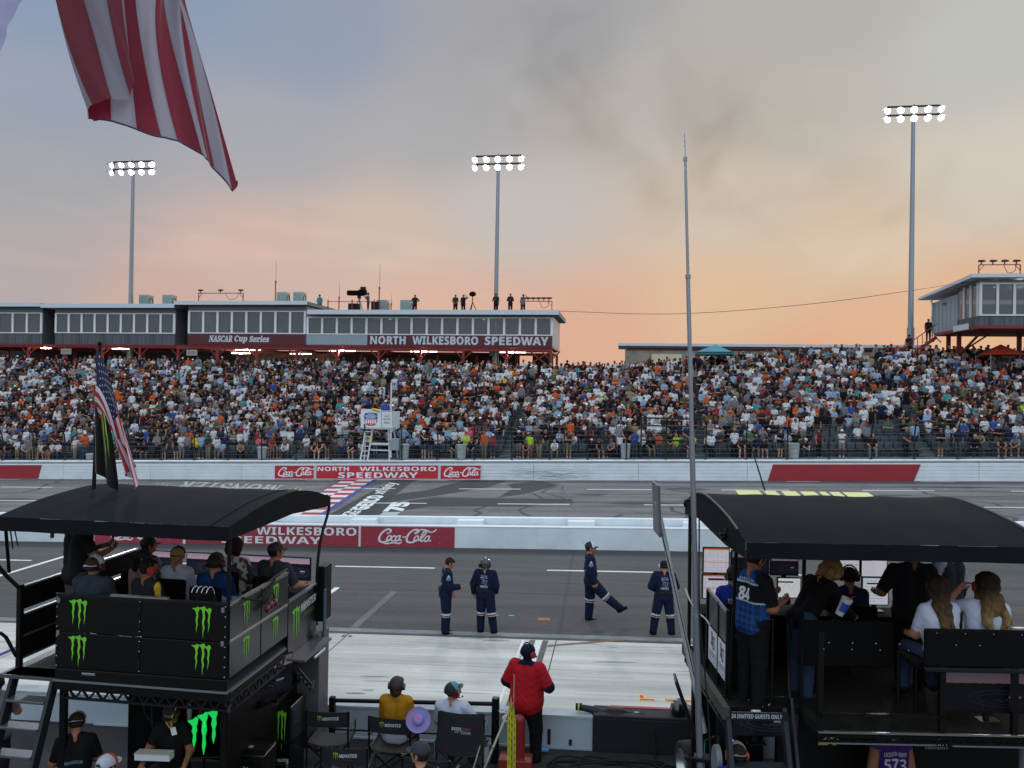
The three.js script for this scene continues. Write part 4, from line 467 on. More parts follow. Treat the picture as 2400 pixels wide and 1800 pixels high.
// pose -> joints and bones; the figure faces +z, its left is +x
function figure(o = {}) {
  const hipY = o.hip ?? 0.93, lean = o.lean ?? 0, side = o.side ?? 0, tw = o.twist ?? 0, fat = o.fat ?? 0, sw = o.sw ?? 1, loose = o.loose ?? 0.008;
  const hip = o.hipAt ?? [0, hipY, 0], u = v3.norm([side, Math.cos(lean), Math.sin(lean)]), l0 = [Math.cos(tw), 0, -Math.sin(tw)], fw = v3.norm(v3.cross(l0, u)), l = v3.norm(v3.cross(u, fw));
  const P = (a, b, c) => v3.add(v3.add(v3.add(hip, u, a), l, b), fw, c);
  const chest = P(0.34, 0, 0.005), neck = P(0.5, 0, -0.01), sh = { L: P(0.435, 0.17 * sw, 0), R: P(0.435, -0.17 * sw, 0) };
  const hy = (o.yaw ?? 0) + tw, hp = o.pitch ?? 0, hf = [Math.sin(hy) * Math.cos(hp), -Math.sin(hp), Math.cos(hy) * Math.cos(hp)], hl = [Math.cos(hy), 0, -Math.sin(hy)], hu = v3.norm(v3.cross(hf, hl));
  const head = v3.add(v3.add(neck, v3.norm(v3.add(u, hu)), 0.15), hf, 0.025), HP = (a, b, c) => v3.add(v3.add(v3.add(head, hu, a), hl, b), hf, c);
  const B = [], add = (tag, a, b, ra, rb = ra, k) => B.push({ tag, a, b, ra, rb, k });
  for (const s of [1, -1]) { add('torso', P(0.0, 0.062 * s, 0), P(0.36, 0.092 * s, 0), 0.108 + fat * 0.05 + (o.jacket ?? 0), 0.108 + fat * 0.015 + (o.jacket ?? 0) * 0.6, 0.04); add('torso', P(0.36, 0.085 * s, 0), P(0.43, 0.09 * s, -0.01), 0.1, 0.07, 0.04); add('torso', v3.add(neck, u, 0.005), s > 0 ? sh.L : sh.R, 0.052, 0.06, 0.05); }
  add('torso', P(0.08, 0, 0.05 + 0.08 * fat), P(0.26, 0, 0.03), 0.1 + fat * 0.05, 0.1, 0.05);
  add('pelvis', P(-0.06, 0.07, -0.02), P(-0.06, -0.07, -0.02), 0.118 + fat * 0.02 + (o.jacket ?? 0), undefined, 0.04);
  add('neck', neck, v3.add(head, hu, -0.05), 0.056, 0.054, 0.025);
  const J = { hip, chest, neck, sh, head, hf, hl, hu, u, l, fw };
  for (const S of ['L', 'R']) {
    const s = S === 'L' ? 1 : -1, a = o['a' + S] ?? [[0.22 * s, -1, -0.02], [0.05 * s, -1, 0.25]], el = v3.add(sh[S], v3.norm(a[0]), 0.285), wr = v3.add(el, v3.norm(a[1]), 0.25);
    add('uarm', sh[S], el, 0.058 + loose + fat * 0.012, 0.046 + loose, 0.02); add('farm', el, wr, 0.044 + loose * (o.sleeve > 1 ? 1 : 0.2), 0.031 + loose * (o.sleeve > 1 ? 0.8 : 0), 0.02); J['el' + S] = el; J['wr' + S] = wr; J['hd' + S] = v3.norm(a[2] ?? a[1]);
    const g = o['l' + S] ?? [[0.03 * s, -1, 0.02], [0.0, -1, -0.03]], hj = P(-0.04, 0.092, 0), hh = s > 0 ? hj : P(-0.04, -0.092, 0), kn = v3.add(hh, v3.norm(g[0]), 0.43), an = v3.add(kn, v3.norm(g[1]), 0.42);
    const ft = v3.norm(o['f' + S] ?? [0.12 * s, 0, 1]); add('thigh', hh, kn, 0.088 + fat * 0.02 + loose, 0.062 + loose, 0.03); add('shin', kn, an, 0.06 + loose * (o.shorts ? 0 : 1), 0.042 + loose * (o.shorts ? 0 : 1), 0.025); add('shoe', v3.add(v3.add(an, ft, -0.03), [0, -0.045, 0]), v3.add(v3.add(an, ft, 0.15), [0, -0.06, 0]), 0.044, 0.036, 0.015); J['kn' + S] = kn; J['an' + S] = an;
  }
  return { B, J, HP, P };
}
function headBones(F, o) { // skull, face, nose, ears; hair thickness by style
  const { HP } = F, B = [], add = (tag, a, b, ra, rb = ra, k = 0.02) => B.push({ tag, a, b, ra, rb, k }), th = o.bald ? 0 : 0.01;
  add('head', HP(0.035, 0, -0.03), HP(0.03, 0, 0.02), 0.086 + th, 0.084 + th * 0.6, 0.02); add('head', HP(-0.03, 0, 0.035), HP(-0.075, 0, 0.058), 0.066, 0.038, 0.035); add('head', HP(-0.06, 0, -0.02), HP(-0.02, 0, -0.03), 0.06, 0.07, 0.03);
  add('nose', HP(0.005, 0, 0.098), HP(-0.028, 0, 0.116), 0.009, 0.013, 0.012); add('brow', HP(0.022, 0.03, 0.088), HP(0.022, -0.03, 0.088), 0.013, 0.013, 0.015); add('lips', HP(-0.062, 0.012, 0.09), HP(-0.062, -0.012, 0.09), 0.009, 0.009, 0.008);
  for (const s of [1, -1]) add('ear', HP(0.01, 0.087 * s, -0.012), HP(-0.03, 0.083 * s, -0.008), 0.016, 0.011, 0.008);
  return B;
}
function handBones(w, d, n, thumb, curl = 0.5) { // palm, four unequal fingers, thumb from the side of the palm
  d = v3.norm(d); n = v3.norm(v3.add(n, d, -v3.dot(n, d))); const x = v3.norm(v3.cross(d, n)), sx = thumb; const B = [], add = (a, b, ra, rb, k) => B.push({ tag: 'hand', a, b, ra, rb, k });
  const Q = (a, b, c) => v3.add(v3.add(v3.add(w, d, a), x, b), n, c); add(w, Q(0.03, 0, 0), 0.028, 0.026, 0.015); for (const s of [-1, 0, 1]) add(Q(0.02, s * 0.016, 0), Q(0.085, s * 0.024, 0), 0.019, 0.015, 0.012);
  [[-0.031, 0.06], [-0.01, 0.075], [0.011, 0.08], [0.031, 0.07]].forEach(([b, L]) => { const bb0 = Q(0.088, b * (sx > 0 ? 1 : 1), 0), c1 = curl * 0.9, c2 = curl * 2.0, d1 = v3.add(v3.add([0, 0, 0], d, Math.cos(c1)), n, Math.sin(c1)), d2 = v3.add(v3.add([0, 0, 0], d, Math.cos(c2)), n, Math.sin(c2)), m = v3.add(bb0, d1, L * 0.55); add(bb0, m, 0.0095, 0.009, 0.004); add(m, v3.add(m, d2, L * 0.5), 0.009, 0.0078, 0.004); });
  const t0 = Q(0.03, 0.03 * sx, 0.004), t1 = Q(0.066, 0.056 * sx, 0.018 + curl * 0.012); add(t0, t1, 0.014, 0.0105, 0.008); add(t1, Q(0.096, (0.058 - 0.02 * curl) * sx, 0.028 + curl * 0.022), 0.0105, 0.009, 0.004); return B;
}
const personMat = new THREE.MeshPhysicalMaterial({ color: 0xffffff, vertexColors: true, roughness: 0.88, specularIntensity: 0.35 });
const colorsOf = {}; const L3 = (h) => colorsOf[h] ?? (colorsOf[h] = lin(h));
function paintGeo(g, f, fn) { const p = g.attributes.position, c = new Float32Array(p.count * 3); for (let i = 0; i < p.count; i++) { const x = p.getX(i), y = p.getY(i), z = p.getZ(i), [b, t] = f.near(x, y, z); const q = fn(b.tag, t, [x, y, z], b); c[i * 3] = q[0]; c[i * 3 + 1] = q[1]; c[i * 3 + 2] = q[2]; } g.setAttribute('color', new THREE.BufferAttribute(c, 3)); return g; }
const bounds = (B, m = 0.05) => { const lo = [1e9, 1e9, 1e9], hi = [-1e9, -1e9, -1e9]; for (const b of B) for (const q of [b.a, b.b]) for (let i = 0; i < 3; i++) { const r = Math.max(b.ra, b.rb) + m; lo[i] = Math.min(lo[i], q[i] - r); hi[i] = Math.max(hi[i], q[i] + r); } return [lo, hi]; };
// outfit colouring for one vertex
function dress(w, F) {
  const skin = L3(w.skin ?? '#a8755c'), hair = L3(w.hair ?? '#2a1d16'), shirt = L3(w.shirt), pants = L3(w.pants ?? '#15171c'), shoe = L3(w.shoes ?? '#141414'), sl = w.sleeve ?? 0.75, sole = L3(w.sole ?? '#c8c8c8');
  const lips = skin.map((c, i) => c * [0.85, 0.6, 0.6][i]), brow = skin.map((c, i) => c * 0.55 + hair[i] * 0.2), beard = skin.map((c, i) => c * 0.45 + hair[i] * 0.4);
  return (tag, t, p, b) => {
    if (w.paint) { const q = w.paint(tag, t, p, F, b); if (q) return L3(q); }
    switch (tag) {
      case 'torso': return shirt; case 'pelvis': return w.untucked ? shirt : pants;
      case 'uarm': return t < sl ? shirt : skin; case 'farm': return 1 + t < sl ? shirt : skin;
      case 'thigh': return w.shorts && t > 0.92 ? skin : pants; case 'shin': return w.shorts ? (t > 0.88 ? L3('#c9c9c9') : skin) : pants; case 'shoe': return shoe;
      case 'neck': return w.hood ? shirt : skin; case 'nose': case 'ear': case 'hand': return skin; case 'lips': return w.beard ? beard : lips; case 'brow': return brow; case 'hair': return hair; case 'cap': case 'brim': return L3(w.cap ?? '#111111');
      case 'head': { const d = v3.sub(p, F.J.head), a = v3.dot(d, F.J.hu), f = v3.dot(d, F.J.hf), s = Math.abs(v3.dot(d, F.J.hl)); if (w.balaclava) return f > 0.05 && a > -0.02 && a < 0.035 && s < 0.06 ? skin : L3(w.balaclava); if (!w.bald && (a > 0.062 - (f < 0.02 ? 0.0 : 0.0) || (f < 0.01 && a > -0.055 - (w.longHair ? 0.1 : 0)) || (s > 0.07 && f < 0.035 && a > -0.02))) return hair; if (w.beard && a < -0.05 && f > 0.0) return beard; if (f > 0.07 && a > -0.012 && a < 0.008 && s > 0.018 && s < 0.045) return [0.02, 0.015, 0.012]; return skin; }
    } return shirt;
  };
}
// ---------- crowd: a dozen stances meshed coarsely, each spectator coloured on its own ----------
const crowdH = 0.034;
const stances = [
  { n: 'with arms crossed', o: { aL: [[0.35, -1, 0.25], [-1, -0.05, 0.55]], aR: [[-0.35, -1, 0.25], [1, 0.1, 0.6]] } },
  { n: 'with arms at the sides', o: {} },
  { n: 'with hands clasped in front', o: { aL: [[0.25, -1, 0.1], [-0.75, -0.75, 0.65]], aR: [[-0.25, -1, 0.1], [0.75, -0.75, 0.65]], fat: 0.5 } },
  { n: 'holding a phone up', o: { aL: [[0.25, -0.7, 0.7], [-0.6, 0.9, 0.6]], aR: [[-0.25, -0.7, 0.7], [0.6, 0.9, 0.6]] } },
  { n: 'shading the eyes with one hand', o: { aL: [[0.75, 0.05, 0.5], [-0.7, 0.75, 0.05]], aR: [[-0.2, -1, 0], [0.1, -1, 0.2]] } },
  { n: 'with hand on chest', o: { aL: [[0.2, -1, 0.0], [0.0, -1, 0.2]], aR: [[-0.35, -0.95, 0.2], [1, 0.35, 0.5]], fat: 0.25 } },
  { n: 'with hands on hips', o: { aL: [[0.75, -0.9, -0.25], [-0.85, -0.5, 0.35]], aR: [[-0.75, -0.9, -0.25], [0.85, -0.5, 0.35]] } },
  { n: 'heavy set, arms folded low', o: { fat: 1, aL: [[0.4, -1, 0.2], [-0.9, -0.2, 0.6]], aR: [[-0.4, -1, 0.2], [0.9, -0.2, 0.6]] } },
  { n: 'seated', sit: 1, o: { hip: 0.53, lean: 0.12, lL: [[0.15, -0.12, 1], [0.02, -1, 0.05]], lR: [[-0.15, -0.12, 1], [-0.02, -1, 0.05]], aL: [[0.2, -1, 0.35], [-0.3, -0.45, 1]], aR: [[-0.2, -1, 0.35], [0.3, -0.45, 1]] } },
  { n: 'seated leaning forward', sit: 1, o: { hip: 0.53, lean: 0.5, pitch: 0.1, lL: [[0.25, -0.12, 1], [-0.05, -1, -0.1]], lR: [[-0.25, -0.12, 1], [0.05, -1, -0.1]], aL: [[0.15, -0.8, 0.6], [-0.55, -0.5, 0.7]], aR: [[-0.15, -0.8, 0.6], [0.55, -0.5, 0.7]] } },
];
const crowdGeo = [];
stances.forEach((s, si) => { for (const hat of [0, 1, 2]) for (const shorts of [0, 1]) { // 0 bare head, 1 cap, 2 long hair
  const F = figure({ ...s.o, loose: 0.012, shorts, sleeve: 0.8 }), B = [...F.B], H = F.HP, ad = (tag, a, b, ra, rb = ra, k = 0.015) => B.push({ tag, a, b, ra, rb, k });
  ad('head', H(0.035, 0, -0.02), H(0.02, 0, 0.02), 0.09, 0.086); ad('head', H(-0.04, 0, 0.03), H(-0.07, 0, 0.045), 0.062, 0.045);
  if (hat === 1) { ad('cap', H(0.055, 0, -0.015), H(0.05, 0, 0.02), 0.092, 0.088); ad('brim', H(0.05, 0.03, 0.1), H(0.045, -0.03, 0.1), 0.03); ad('brim', H(0.045, 0, 0.12), H(0.04, 0, 0.155), 0.028); }
  if (hat === 2) { ad('hair', H(0.02, 0, -0.05), H(-0.2, 0, -0.06), 0.09, 0.06); ad('hair', H(0.0, 0.06, -0.02), H(-0.16, 0.09, 0.01), 0.05, 0.035); ad('hair', H(0.0, -0.06, -0.02), H(-0.16, -0.09, 0.01), 0.05, 0.035); }
  for (const S of ['L', 'R']) ad('hand', F.J['wr' + S], v3.add(F.J['wr' + S], F.J['hd' + S], 0.12), 0.038, 0.03, 0.02);
  const f = makeField(B), [lo, hi] = bounds(B), g = surfNets(f, lo, hi, crowdH), p = g.attributes.position, reg = []; for (let i = 0; i < p.count; i++) reg.push(f.near(p.getX(i), p.getY(i), p.getZ(i)));
  (crowdGeo[si] ??= [])[hat * 2 + shorts] = { g, F, reg };
} });
function crowdColored(e, w) { const g = new THREE.BufferGeometry(); g.setAttribute('position', e.g.attributes.position); g.setAttribute('normal', e.g.attributes.normal); g.setIndex(e.g.index); const p = e.g.attributes.position, fn = dress(w, e.F), c = new Float32Array(p.count * 3); for (let i = 0; i < p.count; i++) { const [b, t] = e.reg[i], q = fn(b.tag, t, [p.getX(i), p.getY(i), p.getZ(i)], b); c[i * 3] = q[0]; c[i * 3 + 1] = q[1]; c[i * 3 + 2] = q[2]; } g.setAttribute('color', new THREE.BufferAttribute(c, 3)); return g; }
const SHIRTS = [['black', '#121418', 66], ['charcoal', '#26292e', 26], ['white', '#bcc2c8', 42], ['grey', '#6a7077', 24], ['pale blue', '#7f9cb8', 14], ['navy', '#182340', 12], ['royal blue', '#254a88', 5], ['red', '#86262c', 5], ['maroon', '#4c1a20', 4], ['orange', '#b9501f', 1.3], ['yellow', '#c9ad25', 1.6], ['lime', '#96c42f', 0.35], ['green', '#2f5a44', 1.6], ['teal', '#3a858a', 2], ['pink', '#b95a6e', 2], ['tan', '#86795f', 3], ['olive', '#4a4f38', 4], ['purple', '#3a2c60', 0.8]];
const totalW = SHIRTS.reduce((s, a) => s + a[2], 0), pickShirt = () => { let r = rnd() * totalW; for (const s of SHIRTS) { r -= s[2]; if (r <= 0) return s; } return SHIRTS[0]; };
const SKINS = ['#a8755c', '#b5836a', '#9a6a52', '#c0917a', '#8a5b45', '#6e4636'], CAPS = [['black', '#131417'], ['black', '#17181c'], ['white', '#c9ccd0'], ['grey', '#55595e'], ['red', '#8f1d24'], ['navy', '#1a2440'], ['blue', '#2b4f9c'], ['camouflage', '#4b4a38']], HAIRS = ['#1f1611', '#33241a', '#5a4128', '#8a7f78', '#a38455', '#15110f'], PANTS = ['#1a1d24', '#2a3850', '#3a4a63', '#6b6558', '#15161a', '#7d7668', '#454a50'];
const ordinal = (n) => ['', 'first', 'second', 'third', 'fourth', 'fifth', 'sixth', 'seventh', 'eighth', 'ninth', 'tenth', 'eleventh', 'twelfth', 'thirteenth', 'fourteenth', 'fifteenth', 'sixteenth', 'seventeenth', 'eighteenth', 'nineteenth', 'twentieth'][n] ?? n + 'th';
const inView = (x, z, m = 0) => { const s = Math.sin(8.1 * D2R), c = Math.cos(8.1 * D2R), d = -s * x - c * z, u = c * x - s * z; return Math.abs(u / d) < 0.667 + m / -z; };
const spots = [];
for (let r = 0; r <= NR; r++) { const z = r < NR ? rowZ(r) + 0.05 : -61.2; for (let x = -63; x < 45; x += rr(0.39, 0.5)) { if (!inView(x, z, 3)) continue; if (r < NR && inAisle(x, r)) continue; if (r === 0 && Math.abs(x + 14.6) < 1.1) continue; const fill = r === 0 ? 0.8 : r === 1 ? 0.92 : r < NR ? 0.97 : x > -5 ? 0.6 : 0.3; const patch = fbm(x * 0.12, r * 0.3, 2); if (rnd() > fill * (patch < 0.28 ? 0.55 : 1.02)) continue; spots.push({ x, r, z, y: r < NR ? rowY(r, x) : rowT(x) + 0.06 }); } }
// remarkable shirts seen in the photograph: [x, tier, colour]
for (const [x, r, s] of [[-9.5, 0, 'lime'], [-5.5, 0, 'lime'], [-7.8, 0, 'red'], [-35.4, 0, 'orange'], [-27.4, 0, 'yellow'], [2.3, 0, 'orange'], [3.3, 0, 'lime'], [-1.1, 9, 'lime'], [-8.6, 14, 'yellow'], [-8.4, 17, 'lime'], [-9.8, 6, 'orange'], [24, 5, 'lime'], [-25.2, 12, 'lime'], [-19.5, 16, 'orange'], [-26, 0, 'white'], [-22.6, 3, 'royal blue']]) { let best = null; for (const s2 of spots) if (s2.r === r && (!best || Math.abs(s2.x - x) < Math.abs(best.x - x))) best = s2; if (best) { best.shirt = SHIRTS.find((q) => q[0] === s); best.x = x; best.keep = true; } }
const stuffList = new Map(); let single = 0; const LAND = [[-37.2, 'the left red panel'], [-14.8, 'the flag stand'], [-7, 'the middle aisle'], [4.8, 'the mast aisle'], [12.3, 'the right red panel']];
const byRow = {}; const singles = spots.filter((s) => inView(s.x, s.z)).sort((a, b) => (b.keep ? 1 : 0) - (a.keep ? 1 : 0) || a.r - b.r || a.x - b.x).slice(0, 300); const singleSet = new Set(singles);
for (const s of spots) {
  const sit = s.r === 0 ? rnd() < 0.5 && !s.keep : rnd() < (s.r === 1 ? 0.25 : 0.1); s.sit = sit;
  const si = sit ? 8 + (rnd() < 0.4 ? 1 : 0) : pick([0, 0, 0, 1, 1, 2, 2, 3, 4, 5, 5, 6, 7]), hat = rnd() < 0.52 ? 1 : rnd() < 0.4 ? 2 : 0, shorts = rnd() < 0.45 ? 1 : 0, sh = s.shirt ?? pickShirt(), cap = pick(CAPS);
  s.w = { shirt: sh[1], skin: pick(SKINS), hair: pick(HAIRS), cap: cap[1], pants: pick(PANTS), shorts, untucked: rnd() < 0.6, sleeve: rnd() < 0.15 ? 2 : rnd() < 0.15 ? 0.2 : 0.8, longHair: hat === 2, shoes: pick(['#141414', '#9a9a9a', '#3a2f28']) };
  s.si = si; s.hat = hat; s.shorts = shorts; s.sh = sh; s.cap = cap; s.turn = rr(-0.7, 0.7) - s.x * 0.006; s.sc = rr(0.86, 1.04) * (hat === 2 ? 0.95 : 1);
}
for (const s of singles) (byRow[s.r] ??= []).push(s);
for (const r in byRow) { const row = byRow[r].sort((a, b) => a.x - b.x); row.forEach((s) => { // position in words: counted from the nearest landmark
  const lm = LAND.reduce((a, b) => (Math.abs(b[0] - s.x) < Math.abs(a[0] - s.x) ? b : a)), right = s.x >= lm[0], k = row.filter((q) => (right ? q.x >= lm[0] && q.x <= s.x : q.x < lm[0] && q.x >= s.x)).length;
  const headTxt = s.hat === 1 ? s.cap[0] + ' cap' : s.hat === 2 ? 'long hair' : 'bare head'; const rowTxt = s.r === 0 ? 'front row' : ordinal(+s.r + 1) + ' row';
  const m = new THREE.Mesh(crowdColored(crowdGeo[s.si][s.hat * 2 + s.shorts], s.w), personMat); m.name = numbered('person'); m.castShadow = m.receiveShadow = true; m.position.set(s.x, s.y, s.z + (s.sit ? -0.1 : 0.05)); m.rotation.y = s.turn; m.scale.setScalar(s.sc); scene.add(m);
  tag(m, `${s.sh[0]} shirt, ${headTxt}, ${rowTxt}, ${ordinal(k)} ${right ? 'right' : 'left'} of ${lm[1]}`, 'person', 'spectators in the stand'); }); }
{ // everyone higher up: a mass of the same stances in many outfits
  const crowd = new THREE.Group(); crowd.name = 'crowd'; tag(crowd, 'dense crowd of spectators filling the upper rows of the grandstand', 'crowd', null, 'stuff'); scene.add(crowd);
  const pool = []; for (let i = 0; i < 110; i++) { const s = pick(spots); pool.push({ s, list: [] }); }
  for (const s of spots) { if (singleSet.has(s)) continue; const c = s.shirt ? null : pick(pool); if (c) c.list.push(s); else pool.push({ s, list: [s] }); }
  const M = new THREE.Matrix4(), q = new THREE.Quaternion();
  for (const { s, list } of pool) { if (!list.length) continue; const im = new THREE.InstancedMesh(crowdColored(crowdGeo[s.si][s.hat * 2 + s.shorts], s.w), personMat, list.length); im.name = 'spectators'; im.userData.kind = 'stuff'; list.forEach((p, i) => { q.setFromAxisAngle(V(0, 1, 0), p.turn); M.compose(V(p.x, p.y, p.z + 0.02), q, V(p.sc, p.sc, p.sc)); im.setMatrixAt(i, M); }); im.castShadow = im.receiveShadow = true; crowd.add(im); }
}
{ // seats behind the people
  const all = []; for (let r = 0; r < NR; r++) for (let x = -60; x < 42; x += 0.52) { const z = rowZ(r) - 0.12; if (!inView(x, z, 3) || inAisle(x, r)) continue; all.push([x, rowY(r, x), z, r]); }
  const front = all.filter((a) => a[3] === 0 && inView(a[0], a[2])), rest = all.filter((a) => !front.includes(a));
  let k = 0; for (const [x, y, z] of front) { if (Math.abs(x + 14.6) < 1.2) continue; const m = mesh('stadium_seat', seatGeo, seatMat); m.position.set(x, y, z); const lm = LAND.reduce((a, b) => (Math.abs(b[0] - x) < Math.abs(a[0] - x) ? b : a)), n = Math.max(1, Math.ceil(Math.abs(x - lm[0]) / 0.52)); tag(m, `dark grey stadium seat, front row, ${ordinal(n)} ${x >= lm[0] ? 'right' : 'left'} of ${lm[1]}`, 'seat', 'front row stadium seats'); k++; }
  const im = new THREE.InstancedMesh(seatGeo, seatMat, rest.length); im.name = 'stadium_seats'; tag(im, 'rows of dark grey stadium seats behind the spectators', 'seats', null, 'stuff'); const M = new THREE.Matrix4(); rest.forEach(([x, y, z], i) => im.setMatrixAt(i, M.makeTranslation(x, y, z))); im.castShadow = im.receiveShadow = true; scene.add(im);
}
// ---------- people seen close: finer meshes, five-fingered hands, faces, hats and headsets ----------
const basis = (F) => new THREE.Matrix4().makeBasis(V(...F.J.hl), V(...F.J.hu), V(...F.J.hf)).setPosition(...F.J.head);
const capMats = {}; const cm = (c, r = 0.8) => capMats[c + r] ?? (capMats[c + r] = mat(new THREE.Color(c), r, { bumpMap: weave, bumpScale: 0.0006 }));
const crownGeo = new THREE.SphereGeometry(0.109, 24, 12, 0, Math.PI * 2, 0, Math.PI / 2).scale(0.97, 0.98, 1.1).translate(0, 0.036, -0.012);
const crownFront = new THREE.SphereGeometry(0.1105, 16, 10, 0.3, Math.PI - 0.6, 0.2, Math.PI / 2 - 0.2).scale(0.97, 0.98, 1.1).translate(0, 0.036, -0.012);
const brimGeo = (() => { const s = new THREE.Shape(); s.moveTo(-0.088, 0); s.bezierCurveTo(-0.085, 0.075, -0.04, 0.1, 0, 0.1); s.bezierCurveTo(0.04, 0.1, 0.085, 0.075, 0.088, 0); s.bezierCurveTo(0.05, 0.035, -0.05, 0.035, -0.088, 0); const g = new THREE.ExtrudeGeometry(s, { depth: 0.006, bevelEnabled: false, curveSegments: 12 }).rotateX(Math.PI / 2), p = g.attributes.position; for (let i = 0; i < p.count; i++) p.setY(i, p.getY(i) - p.getX(i) ** 2 * 2.6 - p.getZ(i) * 0.12); g.computeVertexNormals(); return g.translate(0, 0.048, 0.068); })();
function addCap(t, F, c) { const g = new THREE.Group(); g.name = 'cap'; const M = basis(F); if (c.back) M.multiply(new THREE.Matrix4().makeRotationY(Math.PI)); if (c.tip) M.multiply(new THREE.Matrix4().makeRotationX(c.tip)); g.applyMatrix4(M); t.add(g); mesh('cap_crown', crownGeo, cm(c.c), g); if (c.front) mesh('cap_front', crownFront, cm(c.front), g); mesh('cap_brim', brimGeo, cm(c.brim ?? c.c), g); mesh('cap_button', new THREE.SphereGeometry(0.01, 8, 6).translate(0, 0.143, -0.012), cm(c.brim ?? c.c), g); if (c.strap) { mesh('cap_strap', new THREE.TorusGeometry(0.1, 0.011, 6, 14, Math.PI * 0.7).rotateX(Math.PI / 2).rotateY(-Math.PI * 0.15 + Math.PI).scale(0.98, 1, 1.12).translate(0, 0.032, -0.012), cm(c.strap), g); mesh('cap_opening', new THREE.CircleGeometry(0.036, 14, 0, Math.PI).rotateY(Math.PI).rotateX(0.16).translate(0, 0.045, -0.1335), cm('#1a1412'), g); } return g; }
function addHeadset(t, F, c) { const g = new THREE.Group(); g.name = 'headset'; g.applyMatrix4(basis(F)); t.add(g); for (const s of [-1, 1]) { mesh('ear_cup', merge([new THREE.CylinderGeometry(0.042, 0.047, 0.035, 16).rotateZ(Math.PI / 2).scale(1, 1.15, 1).translate(s * 0.108, -0.01, -0.006)]), cm(c.c, 0.4), g); mesh('ear_pad', new THREE.TorusGeometry(0.036, 0.013, 8, 16).rotateY(Math.PI / 2).scale(1, 1.15, 1).translate(s * 0.09, -0.01, -0.006), MT.rubber, g); }
  if (c.over) mesh('headband', new THREE.TorusGeometry(0.128, 0.009, 6, 24, Math.PI).scale(0.9, 1.16, 1).translate(0, 0.0, -0.01), MT.black, g); else mesh('neckband', new THREE.TorusGeometry(0.116, 0.008, 6, 24, Math.PI).rotateX(-Math.PI / 2).scale(0.95, 1, 1.12).translate(0, -0.005, -0.006), MT.steelDark, g);
  mesh('boom_microphone', merge([pipe([[-0.115, -0.02, 0.0], [-0.112, -0.06, 0.06], [-0.05, -0.075, 0.125]], 0.005, 14, 5), new THREE.SphereGeometry(0.013, 8, 6).translate(-0.045, -0.075, 0.127)]), MT.rubber, g); if (c.aerial) mesh('cable', pipe([[0.12, -0.05, -0.01], [0.15, -0.16, -0.06], [0.1, -0.28, -0.12], [0.05, -0.4, -0.13]], 0.005, 14, 5), MT.rubber, g); return g; }
function addHelmet(t, F, c, c2) { const g = new THREE.Group(); g.name = 'helmet'; g.applyMatrix4(basis(F)); t.add(g); const gm = new THREE.MeshPhysicalMaterial({ color: c, roughness: 0.3, clearcoat: 0.7 }); mesh('shell', new THREE.SphereGeometry(0.148, 28, 18, Math.PI / 2 + 0.95, Math.PI * 2 - 1.9, 0, Math.PI * 0.72).scale(0.92, 1.0, 1.06).translate(0, 0.012, -0.012), gm, g); mesh('brow', new THREE.SphereGeometry(0.148, 20, 8, Math.PI / 2 - 0.96, 1.92, 0, Math.PI * 0.36).scale(0.92, 1, 1.06).translate(0, 0.012, -0.012), gm, g); mesh('visor_peak', brimGeo.clone().scale(1.1, 1, 1).translate(0, 0.04, 0.015), gm, g); mesh('stripe', new THREE.TorusGeometry(0.149, 0.012, 6, 20, Math.PI * 0.7).rotateY(Math.PI / 2).rotateX(-Math.PI * 0.85).scale(1, 1.0, 1.06).translate(0, 0.012, -0.012), cm(c2, 0.4), g); mesh('ear_cup', new THREE.CylinderGeometry(0.045, 0.045, 0.03, 14).rotateZ(Math.PI / 2).translate(0.14, -0.03, -0.01), MT.rubber, g); return g; }
function stamp(body, t, name, at, dir, w, h, material) { // flat print wrapped onto the clothing
  const g = new DecalGeometry(body, V(...at), new THREE.Euler(0, Math.atan2(dir[0], dir[2]), 0), V(w, h, 0.3)); if (!g.attributes.position.count) return; const p = g.attributes.position, n = g.attributes.normal; for (let i = 0; i < p.count; i++) p.setXYZ(i, p.getX(i) + n.getX(i) * 0.003, p.getY(i) + n.getY(i) * 0.003, p.getZ(i) + n.getZ(i) * 0.003); mesh(name, g, material, t);
}
